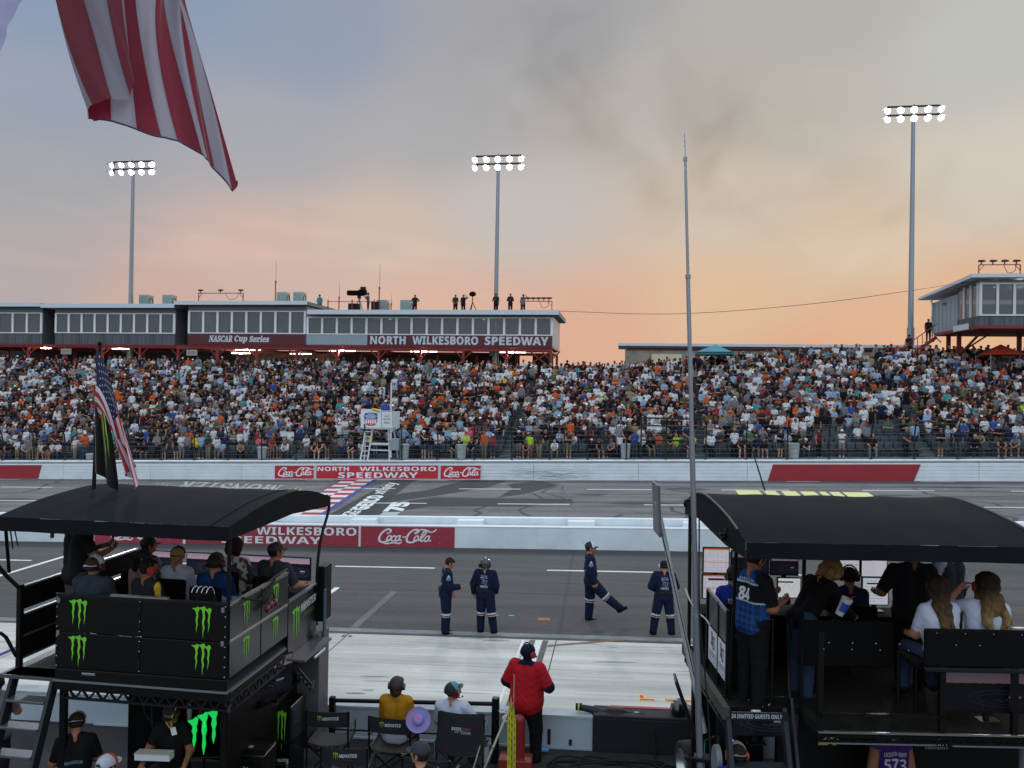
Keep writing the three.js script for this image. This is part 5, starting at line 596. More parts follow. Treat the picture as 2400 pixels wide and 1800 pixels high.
function hero(h) {
  const w = h.wear, F = figure({ ...h.pose, loose: w.loose ?? 0.012, shorts: w.shorts, sleeve: w.sleeve ?? 0.75 });
  const fn = dress(w, F), parts = [], put = (B, cell, wr, m) => { const f = makeField(B, wr), [lo, hi] = bounds(B, m); parts.push(paintGeo(surfNets(f, lo, hi, cell), f, fn)); };
  put(F.B, h.cell ?? 0.0135, h.wrinkle ?? 0.0022, 0.04);
  const neck = F.B.find((b) => b.tag === 'neck'); put([...headBones(F, w), { ...neck }], 0.0068, 0, 0.03);
  for (const S of ['L', 'R']) { const s = S === 'L' ? 1 : -1, hd = F.J['hd' + S], hn = h['palm' + S] ?? v3.norm(v3.add(v3.sub(F.J.chest, F.J['wr' + S]), [0, 0.3, 0])); if (w.gloves) { const g0 = fn; } put(handBones(F.J['wr' + S], hd, hn, h['thumb' + S] ?? s, h['curl' + S] ?? 0.6), 0.0055, 0, 0.02); }
  const t = thing('person', h.label, 'person', h.at, h.face ?? Math.PI, h.group), body = mesh('body', mergeGeometries(parts), personMat, t);
  if (h.scale) t.scale.setScalar(h.scale);
  if (h.hair) { const B = h.hair.map(([a, b, ra, rb]) => ({ tag: 'hair', a: F.HP(...a), b: F.HP(...b), ra, rb, k: 0.012 })), f = makeField(B, 0.004), [lo, hi] = bounds(B, 0.03), c = L3(w.hair ?? '#2a1d16'), c2 = w.hair2 ? L3(w.hair2) : c; const g = surfNets(f, lo, hi, 0.0075); paintGeo(g, f, (tag, tt, p) => { const k = 0.5 + 1.0 * vnoise(p[0] * 110 + p[2] * 80 + p[1] * 14, p[1] * 7), m = clamp((F.J.head[1] - p[1]) * 3.2, 0, 1); return c.map((q, i) => (q * (1 - m) + c2[i] * m) * k); }); mesh('hair', g, personMat, t); }
  if (h.cap) addCap(t, F, h.cap); if (h.headset) addHeadset(t, F, h.headset); if (h.helmet) addHelmet(t, F, h.helmet[0], h.helmet[1]);
  const bodyLocal = new THREE.Mesh(body.geometry, personMat); bodyLocal.updateMatrixWorld();
  for (const d of h.prints ?? []) { const [name, a, b, c, dir, pw, ph, m] = d; stamp(bodyLocal, t, name, F.P(a, b, c), dir, pw, ph, m); }
  return { t, F, body };
}
const crouchSit = (o = {}) => ({ hip: 0.56, lean: 0.05, lL: [[0.14, -0.1, 1], [0.02, -1, 0.08]], lR: [[-0.14, -0.1, 1], [-0.02, -1, 0.08]], aL: [[0.18, -1, 0.3], [-0.25, -0.35, 1]], aR: [[-0.18, -1, 0.3], [0.25, -0.35, 1]], ...o });
// navy crew suit: maroon and white bands at the knees, belt, pale lettering on back and sleeves
const suitPaint = (tag, t, p) => { if (tag === 'shin') { if (t < 0.03) return '#b9bcc2'; if (t < 0.13) return '#6a1722'; if (t < 0.16) return '#b9bcc2'; if (t > 0.97) return '#101114'; } if (tag === 'thigh' && t > 0.97) return '#b9bcc2'; if (tag === 'pelvis' && p[1] > 0.955) return '#0b0d12'; return null; };
const suit = { shirt: '#101a33', pants: '#101a33', sleeve: 2, loose: 0.042, shoes: '#0c0d10', paint: suitPaint, skin: '#a8745c' };
const backPrint = decal(clear(256, 300, (x) => { txt(x, 'VALVOLINE', 128, 30, 150, 26, '#7d95b8'); txt(x, 'LIBERTY.EDU', 128, 66, 160, 20, '#c9cfd8'); x.lineWidth = 7; x.strokeStyle = '#aab3c4'; x.font = 'bold 120px serif'; x.strokeText('L', 74, 190); x.strokeText('U', 118, 206); x.fillStyle = '#101a33'; x.fillText('L', 74, 190); x.fillStyle = '#5a1d2c'; x.fillText('U', 118, 206); txt(x, 'LIBERTY', 128, 250, 180, 34, '#c9cfd8', 'bold 100px serif'); txt(x, 'UNIVERSITY', 128, 282, 160, 14, '#98a2b4', 'bold 100px serif'); }), 0.8);
const sleevePrint = decal(clear(96, 128, (x) => { x.fillStyle = '#9fb3cf'; x.beginPath(); x.moveTo(48, 6); x.lineTo(80, 60); x.lineTo(16, 60); x.fill(); txt(x, 'AXALTA', 48, 84, 84, 26, '#b8c6da'); txt(x, 'RACING', 48, 112, 70, 16, '#8a9ab4'); }), 0.8);
const legPrint = decal(clear(64, 256, (x) => { x.translate(32, 128); x.rotate(Math.PI / 2); txt(x, 'LIBERTY', 20, 0, 150, 44, '#c4cad4', 'bold 100px serif'); txt(x, 'LU', -90, 0, 50, 44, '#7d3a48', 'bold 100px serif'); }), 0.8);
const crewPrints = (b = 1) => [['back_print', 0.27, 0, -0.12, [0, 0, -1], 0.27, 0.32, backPrint]];
// ---------- dark crew cart on the left, with its canopy, panels and people ----------
const canvasFabric = mat(0x16181c, 0.8, { bumpMap: weave, bumpScale: 0.0008 }), tread = mat(0x6c7174, 0.4, { metalness: 0.8, bumpMap: dataTex(64, 64, (u, v, x, y) => { const a = ((x >> 4) + (y >> 4)) % 2, p = (x % 16) - 8, q = (y % 16) - 8, s = a ? p + q : p - q, r = a ? p - q : p + q; return Math.abs(s) < 2.4 && Math.abs(r) < 9 ? 1 : 0; }, false, [9, 9]), bumpScale: 0.003 });
const screenCv = canvas(512, 288, (x, w, h) => { const g = x.createLinearGradient(0, 0, 0, 90); g.addColorStop(0, '#8d7f97'); g.addColorStop(1, '#b79aa0'); x.fillStyle = g; x.fillRect(0, 0, w, 84); x.fillStyle = '#171a26'; x.beginPath(); x.moveTo(0, 80); for (let i = 0; i <= w; i += 8) x.lineTo(i, 80 - rnd() * 7); x.lineTo(w, h); x.lineTo(0, h); x.fill(); x.strokeStyle = '#5a6070'; x.lineWidth = 2; x.beginPath(); x.ellipse(330, 190, 180, 60, 0.05, 0, 7); x.stroke(); x.beginPath(); x.ellipse(335, 192, 140, 38, 0.05, 0, 7); x.stroke(); for (let i = 0; i < 900; i++) { x.fillStyle = `rgba(${90 + rnd() * 90},${90 + rnd() * 70},${110 + rnd() * 80},0.5)`; x.fillRect(rnd() * 230, 110 + rnd() * 170, 2, 2); } x.fillStyle = '#8d99ac'; x.fillRect(370, 170, 70, 16); x.fillStyle = '#5d6676'; for (let i = 0; i < 8; i++) x.fillRect(300 + i * 17, 196 + (i % 3) * 6, 12, 5); });
const sheetCv = canvas(512, 360, (x, w, h) => { x.fillStyle = '#d5d3df'; x.fillRect(0, 0, w, h); x.fillStyle = '#c96a3a'; x.fillRect(0, 0, w, 24); x.fillStyle = '#9c9bab'; for (let r = 0; r < 12; r++) { x.fillRect(0, 46 + r * 26, w, 1.5); for (let c = 0; c < 6; c++) if (rnd() < 0.8) x.fillRect(12 + c * 84, 54 + r * 26, rr(20, 60), 5); } x.fillStyle = '#c98a5a'; x.fillRect(0, 200, w, 10); });
const scr = (cv, e) => new THREE.MeshStandardMaterial({ color: 0x000000, emissive: 0xffffff, emissiveMap: tex(cv), emissiveIntensity: e, roughness: 0.3 });
const raceScreen = scr(screenCv, 0.75), dataScreen = scr(sheetCv, 0.62), dimScreen = scr(screenCv, 0.3);
function rigged(name, label, category, base, turn = 0) { const t = thing(name, label, category, base, turn), put = (n, g, m, parent) => { const q = Array.isArray(g) ? merge(g) : g; if (!turn) q.translate(-base[0], -base[1], -base[2]); return mesh(n, q, m, parent ?? t); }; return { t, put }; }
function truss(a, b, h, n, r = 0.014) { const out = [bar(a, b, r * 2), bar([a[0], a[1] - h, a[2]], [b[0], b[1] - h, b[2]], r * 2)]; for (let i = 0; i < n; i++) { const f = (t) => [a[0] + (b[0] - a[0]) * t, a[1] + (b[1] - a[1]) * t, a[2] + (b[2] - a[2]) * t], p = f(i / n), m = f((i + 0.5) / n), q = f((i + 1) / n); out.push(bar([p[0], p[1] - h, p[2]], m, r * 1.6), bar(m, [q[0], q[1] - h, q[2]], r * 1.6)); } return merge(out); }
function canopyGeo(x0, x1, prof2, drop, nx = 24) { // curved fabric roof: profile of [z, y] points, with valances
  const c = new THREE.CatmullRomCurve3(prof2.map(([z, y]) => V(0, y, z)), false, 'catmullrom', 0.5), nz = 26, pos = [], idx = []; const P = (i, j) => { const p = c.getPoint(j / nz), x = x0 + (x1 - x0) * i / nx, sag = 0.012 * Math.sin(i / nx * Math.PI * 4) ** 2 * Math.sin(j / nz * Math.PI); return [x, p.y - sag + 0.006 * (fbm(x * 3, p.z * 3, 3) - 0.5), p.z]; };
  for (let j = 0; j <= nz; j++) for (let i = 0; i <= nx; i++) pos.push(...P(i, j)); for (let j = 0; j < nz; j++) for (let i = 0; i < nx; i++) { const a = j * (nx + 1) + i; idx.push(a, a + nx + 1, a + 1, a + 1, a + nx + 1, a + nx + 2); }
  const g = new THREE.BufferGeometry(); g.setAttribute('position', new THREE.Float32BufferAttribute(pos, 3)); g.setIndex(idx); g.computeVertexNormals(); return g;
}
const canopyMat = new THREE.MeshPhysicalMaterial({ color: 0x15181d, roughness: 0.95, specularIntensity: 0.25, side: THREE.DoubleSide, bumpMap: weave, bumpScale: 0.0006 });
{
  const base = [-5.75, gy(-5.75, -10), -10], { t, put } = rigged('crew_cart', 'black crew cart with green claw emblems, canopy and stair, on the left', 'crew cart', base);
  // deck, perimeter and truss
  put('deck', uvm(bb(-7.65, -4.62, 1.98, 2.03, -11.35, -8.64)), tread); put('deck_edge', bb(-6.87, -4.59, 2.005, 2.03, -8.66, -8.595), MT.aluDull); put('deck_beam', bb(-6.87, -4.6, 1.9, 2.0, -8.68, -8.61), MT.black); put('deck_edge', bb(-4.63, -4.575, 2.005, 2.03, -10.2, -8.66), MT.aluDull); put('deck_beam', bb(-4.66, -4.6, 1.9, 2.0, -11.3, -8.69), MT.black);
  put('rear_truss', truss([-6.85, 1.88, -8.72], [-4.62, 1.88, -8.72], 0.12, 12), MT.steelDark); put('side_truss', truss([-4.6, 1.9, -8.66], [-4.6, 1.9, -11.2], 0.14, 14), MT.steelDark);
  put('kick_plate', rbx(2.26, 0.13, 0.04, -5.73, 2.1, -8.62, 0.01), MT.black);
  const panel = (n, x, y, z, w, h, turn, m = MT.black) => { const p = put(n, rbx(w, h, 0.03, 0, 0, 0, 0.008).rotateY(turn).translate(x, y, z), m); return p; };
  const emblem = (x, y, z, w, h, turn, m = clawMat) => put('emblem', plane(w, h).rotateY(turn).translate(x, y, z), m);
  for (const [x, e] of [[-6.3, -6.56], [-5.165, -4.93]]) for (const y of [2.39, 2.835]) { panel('rear_panel', x, y, -8.62, 1.125, 0.435, 0); emblem(e, y, -8.601, 0.27, 0.4, 0); }
  put('top_rail', bb(-6.87, -4.6, 3.06, 3.085, -8.64, -8.6), MT.steelDark); put('rail_clip', bb(-6.13, -5.38, 3.086, 3.106, -8.65, -8.6), MT.alu);
  for (const z of [-9.03, -9.85]) for (const y of [2.39, 2.835]) { panel('side_panel', -4.6, y, z, 0.8, 0.425, Math.PI / 2, MT.blackGloss); emblem(-4.581, y, z, 0.2, 0.36, Math.PI / 2); }
  panel('side_panel', -4.6, 2.24, -10.78, 1.02, 0.79, Math.PI / 2, MT.blackGloss); emblem(-4.581, 2.24, -10.52, 0.3, 0.55, Math.PI / 2); emblem(-4.581, 2.4, -10.97, 0.58, 0.24, Math.PI / 2, wordMat);
  for (const y of [2.612, 3.06]) put('side_rail', bb(-4.62, -4.58, y, y + 0.022, -10.24, -8.64), MT.alu); put('side_rail', bb(-4.62, -4.58, 2.645, 2.665, -11.28, -10.3), MT.aluDull); put('handrail', pipe([[-4.6, 3.07, -9.6], [-4.58, 3.12, -9.9], [-4.58, 3.12, -10.2], [-4.6, 3.05, -10.26]], 0.016, 20), MT.steelDark);
  put('wiring', pipe([[-4.57, 3.07, -8.9], [-4.55, 3.0, -9.1], [-4.56, 2.93, -9.35], [-4.55, 2.98, -9.5], [-4.57, 3.08, -9.8]], 0.014, 24, 5), MT.rubber);
  // left side rail panels
  for (const y of [2.25, 2.53, 2.88]) put('left_panel', bb(-7.63, -7.6, y - 0.13, y + 0.14, -11.3, -8.9), MT.blackMat); for (const y of [2.11, 2.395, 2.67, 3.03]) put('left_rail', bb(-7.64, -7.59, y, y + 0.025, -11.3, -8.9), MT.alu); put('left_post', bb(-7.64, -7.58, 1.95, 3.08, -8.94, -8.88), MT.black);
  // canopy with posts
  put('rivets', [[-6.84, 8], [-5.735, 8], [-4.63, 8]].flatMap(([x, n]) => Array.from({ length: n }, (_, i) => new THREE.SphereGeometry(0.009, 6, 4).translate(x, 2.2 + i * 0.12, -8.602))), MT.alu); put('panel_hinge', [2.3, 2.5, 2.75, 2.95].map((y) => rbx(0.02, 0.07, 0.03, -5.735, y, -8.604, 0.006)), MT.steelDark); put('panel_latch', [[-6.82, 2.6], [-4.66, 2.6], [-6.82, 3.0], [-4.66, 3.0]].map(([x, y]) => rbx(0.04, 0.06, 0.02, x, y, -8.598, 0.005)), MT.aluDull); put('scuff_plate', rbx(0.18, 0.03, 0.012, -6.4, 2.12, -8.598, 0.004), MT.alu);
  const pr = [[-8.52, 4.01], [-9.0, 4.09], [-9.5, 4.15], [-10.3, 4.19], [-11.0, 4.11], [-11.72, 3.93]], cp = put('canopy', canopyGeo(-7.64, -4.56, pr), canopyMat);
  put('front_valance', (() => { const g = new THREE.PlaneGeometry(3.08, 0.17, 30, 3), p = g.attributes.position; for (let i = 0; i < p.count; i++) p.setZ(i, 0.01 * Math.sin(p.getX(i) * 7) * (0.5 - p.getY(i) / 0.17)); g.computeVertexNormals(); return g.translate(-6.1, 3.925, -8.515); })(), canopyMat, cp); put('rear_valance', plane(3.08, 0.15, -6.1, 3.855, -11.725), canopyMat, cp);
  for (const x of [-7.64, -4.56]) { const s = new THREE.Shape(); const c = new THREE.CatmullRomCurve3(pr.map(([z, y]) => V(0, y, z)), false, 'catmullrom', 0.5); s.moveTo(-8.52, 3.85); for (let i = 0; i <= 20; i++) { const p = c.getPoint(i / 20); s.lineTo(p.z, p.y); } s.lineTo(-11.72, 3.78); s.lineTo(-10.3, 3.88); put('side_valance', new THREE.ShapeGeometry(s).rotateY(-Math.PI / 2).translate(x, 0, 0), canopyMat, cp); }
  put('roof_lettering', (() => { const g = plane(2.5, 0.5).rotateX(-Math.PI / 2 - 0.2).rotateY(Math.PI).translate(-5.9, 4.128, -10.98); return g; })(), decal(clear(640, 128, (x) => { claw(x, 8, 8, 70, 112, '#9a9f80'); txt(x, 'MONSTER', 320, 64, 420, 96, '#9fa498', 'bold 100px serif'); claw(x, 560, 8, 70, 112, '#9a9f80'); }), 0.7), cp);
  put('seam', pipe(pr.map(([z, y]) => [-4.8, y + 0.004, z]), 0.006, 20, 5), canopyMat, cp);
  put('post', rod([-4.61, 3.06, -8.63], [-4.61, 4.0, -8.63], 0.024), MT.black); put('post', pipe([[-4.6, 2.0, -11.33], [-4.6, 2.9, -11.33], [-4.6, 3.3, -11.45], [-4.6, 3.8, -11.78], [-4.62, 3.95, -11.7]], 0.024, 24), MT.black); put('post', pipe([[-7.6, 3.05, -8.87], [-7.72, 3.3, -8.72], [-7.76, 3.52, -8.62], [-7.64, 3.92, -8.56]], 0.026, 20), MT.black); put('strut', rod([-7.7, 3.25, -8.82], [-7.58, 3.98, -8.6], 0.02), MT.black); put('post', rod([-7.55, 2.0, -11.3], [-7.55, 4.0, -11.5], 0.024), MT.black); put('strap', [bar([-7.42, 3.62, -8.55], [-7.44, 3.85, -8.53], 0.012), bar([-7.35, 3.66, -8.55], [-7.38, 3.85, -8.53], 0.01), bar([-6.87, 3.78, -8.53], [-6.87, 3.85, -8.53], 0.03), bar([-6.06, 3.76, -8.53], [-6.06, 3.85, -8.53], 0.02)], MT.rubber);
  // console, far cabinet, side step
  put('console', [rbx(3.0, 0.06, 0.55, -6.1, 2.58, -11.05, 0.02), bb(-7.5, -4.7, 2.03, 2.55, -11.32, -11.25)], MT.blackMat); put('corner_cabinet', rbx(0.12, 0.85, 0.3, -4.54, 2.48, -11.48, 0.02), MT.black); put('far_cabinet', rbx(0.95, 1.75, 0.4, -4.95, 1.05, -11.35, 0.02), mat(0x4c4d4e, 0.5)); put('cabinet_latch', rbx(0.05, 0.12, 0.03, -4.56, 1.16, -11.14, 0.008), MT.alu);
  put('fold_out_step', uvm(bb(-4.58, -4.3, 1.84, 1.87, -11.2, -10.2)), tread); put('step_bracket', truss([-4.5, 1.83, -10.25], [-4.2, 1.55, -10.2], 0.09, 5, 0.01), MT.steelDark); put('blue_board', rbx(0.03, 0.75, 0.08, -4.46, 2.2, -11.3, 0.01), mat(0x33465c, 0.5)); put('step_light', rbx(0.03, 0.04, 0.4, -4.29, 1.8, -10.7, 0.01), MT.alu);
  // work bay below
  put('leg_post', [rod([-6.88, -0.2, -8.8], [-6.88, 1.88, -8.8], 0.035), rod([-6.88, 0.9, -8.8], [-6.88, 1.88, -8.8], 0.05)], MT.black); put('leg_post', rod([-4.72, -0.2, -8.8], [-4.72, 1.88, -8.8], 0.05), MT.black); put('rear_bulkhead', uvm(bb(-7.1, -4.9, -0.15, 1.9, -11.3, -11.22)), MT.blackMat); put('mid_cabinet', rbx(0.55, 2.0, 0.7, -6.45, 0.86, -10.2, 0.02), MT.blackMat); put('shelf', [bb(-6.1, -4.75, 0.55, 0.6, -11.1, -9.9), bb(-6.1, -4.75, 1.2, 1.24, -11.1, -10.3)], MT.black); put('bulkhead', rbx(0.06, 1.9, 2.2, -4.85, 0.85, -10.1, 0.01), MT.black); put('side_box', rbx(0.5, 0.9, 0.6, -5.25, 0.35, -10.6, 0.03), MT.blackMat);
  put('hanging_cable', [pipe([[-6.2, 1.8, -9.4], [-6.1, 1.3, -9.35], [-5.9, 1.2, -9.4], [-5.8, 1.75, -9.4]], 0.012, 20, 5), pipe([[-6.0, 1.8, -9.3], [-5.95, 1.1, -9.3], [-5.7, 0.9, -9.4]], 0.012, 20, 5), pipe([[-5.6, 1.8, -9.5], [-5.5, 1.4, -9.5], [-5.35, 1.78, -9.5]], 0.012, 20, 5)], MT.rubber);
  // stair
  const st = new THREE.Group(); st.name = 'stair'; t.add(st); for (const x of [-7.5, -6.94]) put('stringer', bar([x, 2.0, -8.72], [x, -0.2, -7.95], 0.045, 0.12), mat(0x2b3136, 0.5, { metalness: 0.5 }), st); for (let i = 0; i < 7; i++) { const y = 1.74 - i * 0.29; put('tread', uvm(rbx(0.52, 0.035, 0.18, -7.22, y, -8.63 + (1.74 - y) * 0.35, 0.008)), tread, st); } put('handrail', pipe([[-7.56, 2.2, -8.8], [-7.62, 2.55, -8.6], [-7.66, 2.3, -8.35], [-7.6, 1.1, -8.1], [-7.55, 0.1, -7.9]], 0.022, 30), MT.steelDark, st); put('landing', uvm(bb(-7.6, -6.88, 1.99, 2.03, -8.9, -8.62)), tread, st);
  // glowing green claw sign
  const neonShape = clear(200, 300, (x) => claw(x, 6, 4, 188, 292, '#2ce06a'));
}
{ // lit claw sign hung in the work bay
  const t = thing('lit_claw_sign', 'glowing green claw sign in the dark bay under the left cart', 'sign', [-5.26, 1.28, -9.25], 0.25);
  const em = new THREE.MeshStandardMaterial({ color: 0x0a3318, emissive: 0x16e060, emissiveIntensity: 0.75, roughness: 0.5 }), strokes = [[-0.12, 0.1, 0.34], [0, 0.16, 0.5], [0.12, 0.2, 0.4]];
  strokes.forEach(([x, y, L]) => { const s = new THREE.Shape([[x - 0.06, y - 0.01], [x, y], [x + 0.03, y + 0.03], [x + 0.055, y + 0.02], [x + 0.05, y - 0.04], [x + 0.035, y - 0.09], [x + 0.045, y - L * 0.4], [x + 0.028, y - L * 0.55], [x + 0.036, y - L * 0.75], [x + 0.018, y - L], [x + 0.004, y - L * 0.78], [x + 0.012, y - L * 0.55], [x - 0.006, y - L * 0.4], [x + 0.004, y - 0.08], [x - 0.02, y - 0.045]].map((p) => new THREE.Vector2(...p))); mesh('glowing_stroke', new THREE.ExtrudeGeometry(s, { depth: 0.02, bevelEnabled: true, bevelSize: 0.006, bevelThickness: 0.006, bevelSegments: 1 }), em, t); });
  mesh('backing_frame', [rod([-0.2, 0.32, -0.02], [0.2, 0.36, -0.02], 0.01), rod([-0.2, -0.4, -0.02], [0.2, -0.4, -0.02], 0.01)], MT.black, t); const L = new THREE.PointLight(0x22e068, 0.07); L.position.set(0, 0, 0.15); L.castShadow = true; t.add(L);
}
function monitor(label, at, w, h, m, turn = 0, group) { const t = thing('monitor', label, 'monitor', at, turn, group); mesh('casing', rbx(w + 0.03, h + 0.03, 0.04, 0, h / 2 + 0.1, 0, 0.008), MT.black, t); mesh('screen', plane(w, h, 0, h / 2 + 0.1, 0.0215), m, t); mesh('stand', [bx(0.06, 0.14, 0.03, 0, 0.07, -0.02), rbx(0.22, 0.015, 0.14, 0, 0.008, 0, 0.005)], MT.black, t); const l = new THREE.RectAreaLight(0xb8b4d0, 0.25, w * 0.9, h * 0.9); l.position.set(0, h / 2 + 0.1, 0.04); l.rotation.y = Math.PI; t.add(l); return t; }
['left end of the left cart, by the pale-shirted man', 'left cart, between the white T-shirt and the blue shirt', 'left cart, before the woman in the patterned top', 'right end of the left cart, before the dark polo'].forEach((l, i) => monitor('flat monitor showing a track view, ' + l, [[-6.93, 2.68, -11.0], [-6.28, 2.68, -11.0], [-5.47, 2.68, -11.0], [-4.85, 2.68, -11.0]][i], 0.54, 0.32, raceScreen, 0, 'monitors on the left cart'));
monitor('dark flat screen on the side of the left cart, under the deck', [-4.78, 1.32, -9.9], 0.95, 0.5, dimScreen, Math.PI / 2 - 0.5);
// seats on the deck
function deckSeat(label, x, z, y = 2.03) { const t = thing('deck_seat', label, 'seat', [x, y, z], 0, 'seats on the crew carts'); mesh('seat', rbx(0.46, 0.08, 0.44, 0, 0.42, 0, 0.03), MT.blackMat, t); mesh('backrest', rbx(0.46, 0.42, 0.07, 0, 0.72, 0.22, 0.05), MT.blackMat, t); mesh('pedestal', rod([0, 0, 0], [0, 0.4, 0], 0.04), MT.steelDark, t); return t; }
[['behind the pale-shirted man', -7.0, -10.6], ['behind the white T-shirt', -6.2, -10.2], ['under the blue shirt', -5.5, -9.9], ['under the patterned top', -5.7, -10.75], ['under the man in the dark polo', -4.95, -10.6]].forEach(([l, x, z]) => deckSeat('black deck seat on the left cart, ' + l, x, z));
{ const t = thing('striped_bag', 'black bag with white stripes behind the left cart rear panel', 'bag', [-5.15, 2.03, -9.0]); mesh('bag_body', new THREE.SphereGeometry(0.2, 18, 12).scale(0.9, 1, 0.6).translate(0, 0.92, 0), MT.blackMat, t); for (let i = 0; i < 4; i++) mesh('stripe', new THREE.TorusGeometry(0.2, 0.006, 5, 22, Math.PI * 0.8).rotateY(Math.PI / 2).rotateX(-0.2).scale(1, 1.02, 0.62).translate(-0.1 + i * 0.065, 0.92, 0.005), MT.white, t); mesh('plinth', rbx(0.34, 0.76, 0.24, 0, 0.38, 0, 0.02), MT.black, t); }
{ const t = thing('radio_headset', 'red radio headsets hung on the side rail of the left cart', 'headset', [-4.5, 2.82, -9.6]); for (const d of [-0.06, 0.06, 0.16]) mesh('ear_cup', new THREE.SphereGeometry(0.05, 12, 8).scale(0.7, 1, 1).translate(0.0, -0.02 * Math.abs(d) * 10, d), cm('#5a1519', 0.35), t); mesh('band', new THREE.TorusGeometry(0.1, 0.01, 6, 20, Math.PI).rotateY(Math.PI / 2).translate(-0.02, 0.04, 0.03), MT.rubber, t); }
// people on the left cart
const F0 = 2.03;
hero({ label: 'standing man in dark shirt at the left rail of the left cart', at: [-7.27, F0 + 0.1, -9.5], scale: 1.09, face: Math.PI - 0.5, pose: { aR: [[-0.25, -0.8, 0.35], [0.5, 0.15, 1]], aL: [[0.2, -0.85, 0.4], [-0.5, 0.2, 1]], fat: 0.35, pitch: 0.3 }, wear: { shirt: '#15171c', pants: '#4b4a46', skin: '#8a5f4c', hair: '#241a15', untucked: true } });
hero({ label: 'man in grey-blue hoodie and white mesh cap, rear row of the left cart', at: [-6.76, F0 + 0.06, -9.12], pose: crouchSit({ fat: 0.6, sw: 1.1 }), wear: { shirt: '#2b353f', skin: '#8d6350', hair: '#3a2b22', sleeve: 2, hood: true, loose: 0.03, untucked: true }, cap: { c: '#b9bfcb', back: true, brim: '#c2c7d0', front: '#a9b0be', strap: '#d2d6dc' }, headset: { c: '#4d1318' } });
hero({ label: 'man in charcoal jacket with yellow stripes, red headset, rear row of left cart', at: [-6.03, F0 + 0.06, -9.15], face: Math.PI - 0.25, pose: crouchSit({ yaw: -0.5, fat: 0.2 }), wear: { shirt: '#1b1d21', skin: '#7d5240', hair: '#1c1512', sleeve: 2, untucked: true, paint: (g, t, p) => (g === 'uarm' && p[0] < -0.2 && Math.abs(p[2] + 0.02) < 0.035 ? '#b89a28' : g === 'torso' && Math.abs(Math.abs(p[0]) - 0.165) < 0.014 && p[1] < 0.86 ? '#b89a28' : null) }, headset: { c: '#a01f28', over: true } });
hero({ label: 'woman in dusty pink sweater and black wide cap, left cart', at: [-6.64, F0 - 0.02, -9.95], face: Math.PI - 0.35, pose: crouchSit({ yaw: -0.75, sw: 0.92 }), wear: { shirt: '#8d716b', skin: '#8a5c4a', hair: '#1d1411', sleeve: 2, untucked: true, loose: 0.02 }, hair: [[[0.02, 0, -0.06], [-0.12, 0, -0.09], 0.08, 0.06]], cap: { c: '#111216' } });
hero({ label: 'man in pale grey-green shirt and tall black hat, far left of the left cart', at: [-7.05, F0, -10.7], face: Math.PI - 0.3, pose: crouchSit({ yaw: -0.5 }), wear: { shirt: '#5d6d6b', skin: '#8f6450', hair: '#1d1714', sleeve: 0.8, untucked: true }, cap: { c: '#131417' } });
hero({ label: 'man in plain white T-shirt with black cap turned backwards, left cart', at: [-6.2, F0, -10.12], pose: crouchSit({ yaw: 0.35, fat: 0.4 }), wear: { shirt: '#a9adbc', skin: '#8f6450', hair: '#8f744c', untucked: true }, cap: { c: '#121317', back: true, strap: '#b7b9bc' }, hair: [[[-0.02, 0.03, -0.05], [-0.14, 0.035, -0.07], 0.05, 0.03]] });
hero({ label: 'man in blue sea-patterned shirt and brown cap with headset, left cart', at: [-5.48, F0, -9.85], pose: crouchSit({ fat: 0.5, sw: 1.08, yaw: 0.1 }), wear: { shirt: '#14346b', skin: '#936753', hair: '#2c2119', sleeve: 2, untucked: true, paint: (g, t, p) => { if (!['torso', 'uarm', 'farm'].includes(g)) return null; const n = fbm(p[0] * 14, p[1] * 22 + p[2] * 10, 4), k = (0.85 - p[1]) * 1.6; return n + k > 0.78 ? '#8fa3bd' : n + k > 0.62 ? '#3f669c' : n > 0.5 ? '#12305f' : '#0f2347'; } }, cap: { c: '#3a3027', back: true, strap: '#9a9890' }, headset: { c: '#4d1a18' } });
hero({ label: 'person with bushy brown hair in black-and-white patterned top, left cart', at: [-5.66, F0 + 0.02, -10.72], face: Math.PI + 0.15, pose: crouchSit({ sw: 0.95 }), wear: { shirt: '#a9a7a4', skin: '#8a5c4a', hair: '#2a1812', untucked: true, sleeve: 1.4, loose: 0.02, paint: (g, t, p) => (['torso', 'uarm'].includes(g) && fbm(p[0] * 16 + 3, p[1] * 11 + p[2] * 9, 2) > 0.6 ? '#3d3b42' : null) }, hair: [[[0.05, 0, -0.02], [0.02, 0, -0.03], 0.125, 0.12], [[-0.02, 0.05, -0.05], [-0.06, 0.05, -0.05], 0.08, 0.06], [[-0.02, -0.05, -0.05], [-0.06, -0.05, -0.05], 0.08, 0.06]] });
hero({ label: 'heavy man in dark grey polo and black cap, right end of the left cart', at: [-4.95, F0 + 0.03, -10.55], face: Math.PI - 0.2, pose: crouchSit({ fat: 0.9, sw: 1.14, yaw: -0.5, aR: [[-0.35, -0.9, 0.35], [0.1, -0.3, 1]] }), wear: { shirt: '#2a2b31', skin: '#96664f', hair: '#1d1613', untucked: true, sleeve: 0.95, loose: 0.02 }, cap: { c: '#1a1b1d' } });
